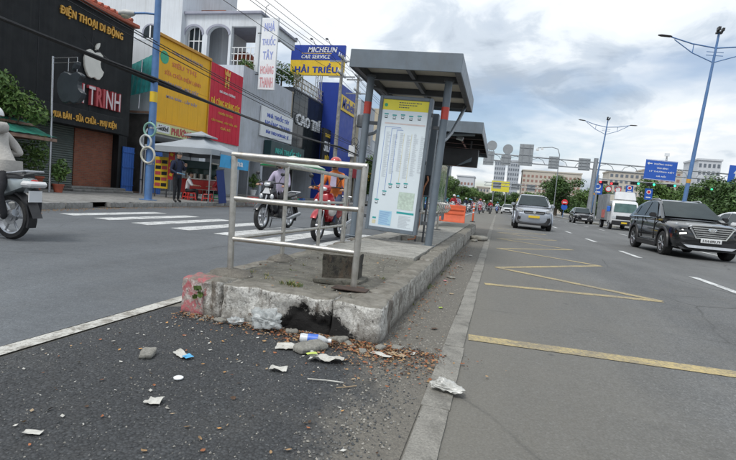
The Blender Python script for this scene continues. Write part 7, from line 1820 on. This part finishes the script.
rock(-.42, 13.6, .16, .22, .12, 4.0, 'heap of rubble in the gutter beside the island'); rock(-.36, 14.3, .12, .16, .10, 5.0, 'smaller chunk of rubble beyond the heap', .0); rock(-.5, 12.9, .07, .09, .06, 6.0, 'lump of rubble before the heap'); rock(-.48, 6.2, .04, .05, .03, 7.0, 'pebble beside the island kerb')
for x, y, m, lab, s in ((-.40, 4.35, mat('scrap_green', (.30, .42, .06), .6), 'green crumpled scrap in the gutter beside the kerb', .05), (-.37, 5.1, M_card, 'brown scrap in the gutter', .05), (-.36, 3.6, M_leaf3, 'dark flat scrap on the gutter dust', .05), (-.46, 7.4, M_paper, 'white scrap far along the gutter', .08), (-.40, 9.2, M_paper, 'second white scrap far along the gutter', .10), (-.52, 5.9, mat('scrap_pink', (.5, .2, .22), .6), 'pinkish scrap against the kerb side', .06)):
    litter('paper_scrap', lab, 'scrap', crumple(s, s*.7, 5, .012, x*9), m, x, y, x*50)
# leaf litter: too many to count
rnd = random.Random(21); mb = MB()
def leaf(x, y, z, l, mi):
    a = rnd.random()*6.28; c, s = math.cos(a), math.sin(a); cu = rnd.uniform(.1, .5)*l; tilt = rnd.uniform(-.25, .25)*l; w_ = l*rnd.uniform(.18, .34)
    P_ = [(-l*.5, 0, cu*.4), (-l*.15, w_, cu*.3+tilt), (l*.2, w_*.8, cu*.2+tilt), (l*.5, 0, cu*.6), (l*.2, -w_*.8, cu*.2-tilt), (-l*.15, -w_, cu*.3-tilt), (0, 0, 0)]
    mb.add([(x+px*c-py*s, y+px*s+py*c, z+max(0, pz)) for px, py, pz in P_], [(0, 1, 6), (1, 2, 6), (2, 3, 6), (3, 4, 6), (4, 5, 6), (5, 0, 6)], mi)
for i in range(4200):
    r_ = rnd.random()
    if r_ < .50: x = rnd.gauss(-.85, .28); y = 3.0-abs(rnd.gauss(0, .13))
    elif r_ < .72: x = rnd.uniform(-2.1, -.7); y = 3.0-abs(rnd.gauss(0, .07))
    elif r_ < .86: x = rnd.uniform(-.75, -.25); y = rnd.gauss(2.8, .18)
    else: x = -.62+abs(rnd.gauss(0, .10)); y = rnd.uniform(3.2, 11)
    if y > 3.0 and x < -.66: continue
    leaf(x, y, .012+rnd.random()*.006, rnd.uniform(.006, .026), rnd.choice((0, 0, 1, 1, 2, 2)))
for i in range(90): leaf(rnd.uniform(-2.2, -.3), rnd.uniform(1.2, 2.9), .012, rnd.uniform(.01, .03), rnd.choice((0, 1, 1, 2)))
for i in range(70): leaf(rnd.uniform(-2.0, -.75), rnd.uniform(3.1, 5.4), .262, rnd.uniform(.012, .035), rnd.choice((0, 1, 2)))
mb.build('leaf_litter', [M_leaf1, M_leaf2, M_leaf3], kind='stuff')
for i, (x, y, a, b, c) in enumerate(((-.62, 2.93, .035, .03, .025), (-.80, 2.90, .05, .03, .02), (-1.22, 2.95, .04, .03, .03), (-.70, 2.82, .03, .025, .018), (-1.52, 2.98, .03, .02, .02), (-.52, 2.98, .03, .03, .02), (-.90, 2.95, .06, .04, .03))):
    rock(x, y, a, b, c, 20+i*1.3, ('grey concrete chunk fallen at the kerb corner', 'long flat concrete flake in the leaf litter', 'concrete chunk under the burnt hollow', 'small concrete flake in the leaves beyond the bottle', 'pebble sized chunk beside the clear bag', 'concrete chunk round the kerb corner by the gutter', 'largest broken concrete chunk at the burnt hollow')[i])
# small pale scraps and cigarette ends
mb = MB()
for i in range(110):
    x, y = rnd.uniform(-2.2, -.45), 2.95-abs(rnd.gauss(0, .75)); l = rnd.uniform(.004, .014); a = rnd.random()*3.14; c, s = math.cos(a)*l, math.sin(a)*l; q = rnd.uniform(.25, .8)
    if y < .9: continue
    mb.add([(x-c, y-s, .0125), (x+s*q, y-c*q, .013), (x+c, y+s, .016), (x-s*q, y+c*q, .014)], [(0, 1, 2, 3)], rnd.choice((0, 0, 0, 1, 2)))
mb.build('small_scraps', [M_paper, M_card, mat('filter_orange', (.50, .26, .08), .7)], kind='stuff')
# loose chippings on the fresh patch, the gutter and the kerb foot
mb = MB()
def chip(x, y, z, r, mi):
    a = rnd.random()*6.28; vs = []
    for k in range(5): b = a+k*1.2566; q = r*rnd.uniform(.7, 1.15); vs.append((x+q*math.cos(b), y+q*math.sin(b), z-.001))
    top = (x+rnd.uniform(-.3, .3)*r, y+rnd.uniform(-.3, .3)*r, z+r*rnd.uniform(.6, 1.1)); vs.append(top)
    mb.add(vs, [(k, (k+1) % 5, 5) for k in range(5)], mi)
for i in range(5200):
    x = rnd.uniform(-2.24, -.30); y = .75+2.3*rnd.random()**1.3; chip(x, y, .008, rnd.uniform(.002, .005), rnd.choice((0, 0, 0, 1, 1, 1, 2)))
for i in range(2600): x = -.64+.40*rnd.random()**1.6; chip(x, 3.0+9*rnd.random()**1.5, .004, rnd.uniform(.003, .010), rnd.choice((1, 2, 2)))
for i in range(1200): chip(rnd.gauss(-.48, .10), rnd.uniform(.8, 3.1), .009, rnd.uniform(.003, .008), rnd.choice((0, 1, 2)))
for i in range(700): chip(rnd.uniform(-2.05, -.75), 3.02-abs(rnd.gauss(0, .05)), .010, rnd.uniform(.004, .012), rnd.choice((1, 2, 2)))
for i in range(500): chip(rnd.uniform(-2.0, -.9), rnd.uniform(3.2, 5.5), .252, rnd.uniform(.003, .008), rnd.choice((1, 2)))
mb.build('loose_chippings', [mat('chip_dark', (.055, .06, .064), .8, 0, .3, 60), mat('chip_grey', (.14, .14, .135), .85, 0, .3, 60), mat('chip_pale', (.27, .255, .225), .85, 0, .3, 60)], kind='stuff')
# broken concrete scree at the burnt kerb
mb = MB()
for i in range(160): chip(rnd.gauss(-.98, .22), 2.99-abs(rnd.gauss(0, .045)), .010, rnd.uniform(.006, .02), rnd.choice((0, 0, 1)))
mb.build('charred_crumbs', [mat('char_black', (.014, .013, .012), .9, 0, .3, 40), C_lump], kind='stuff')
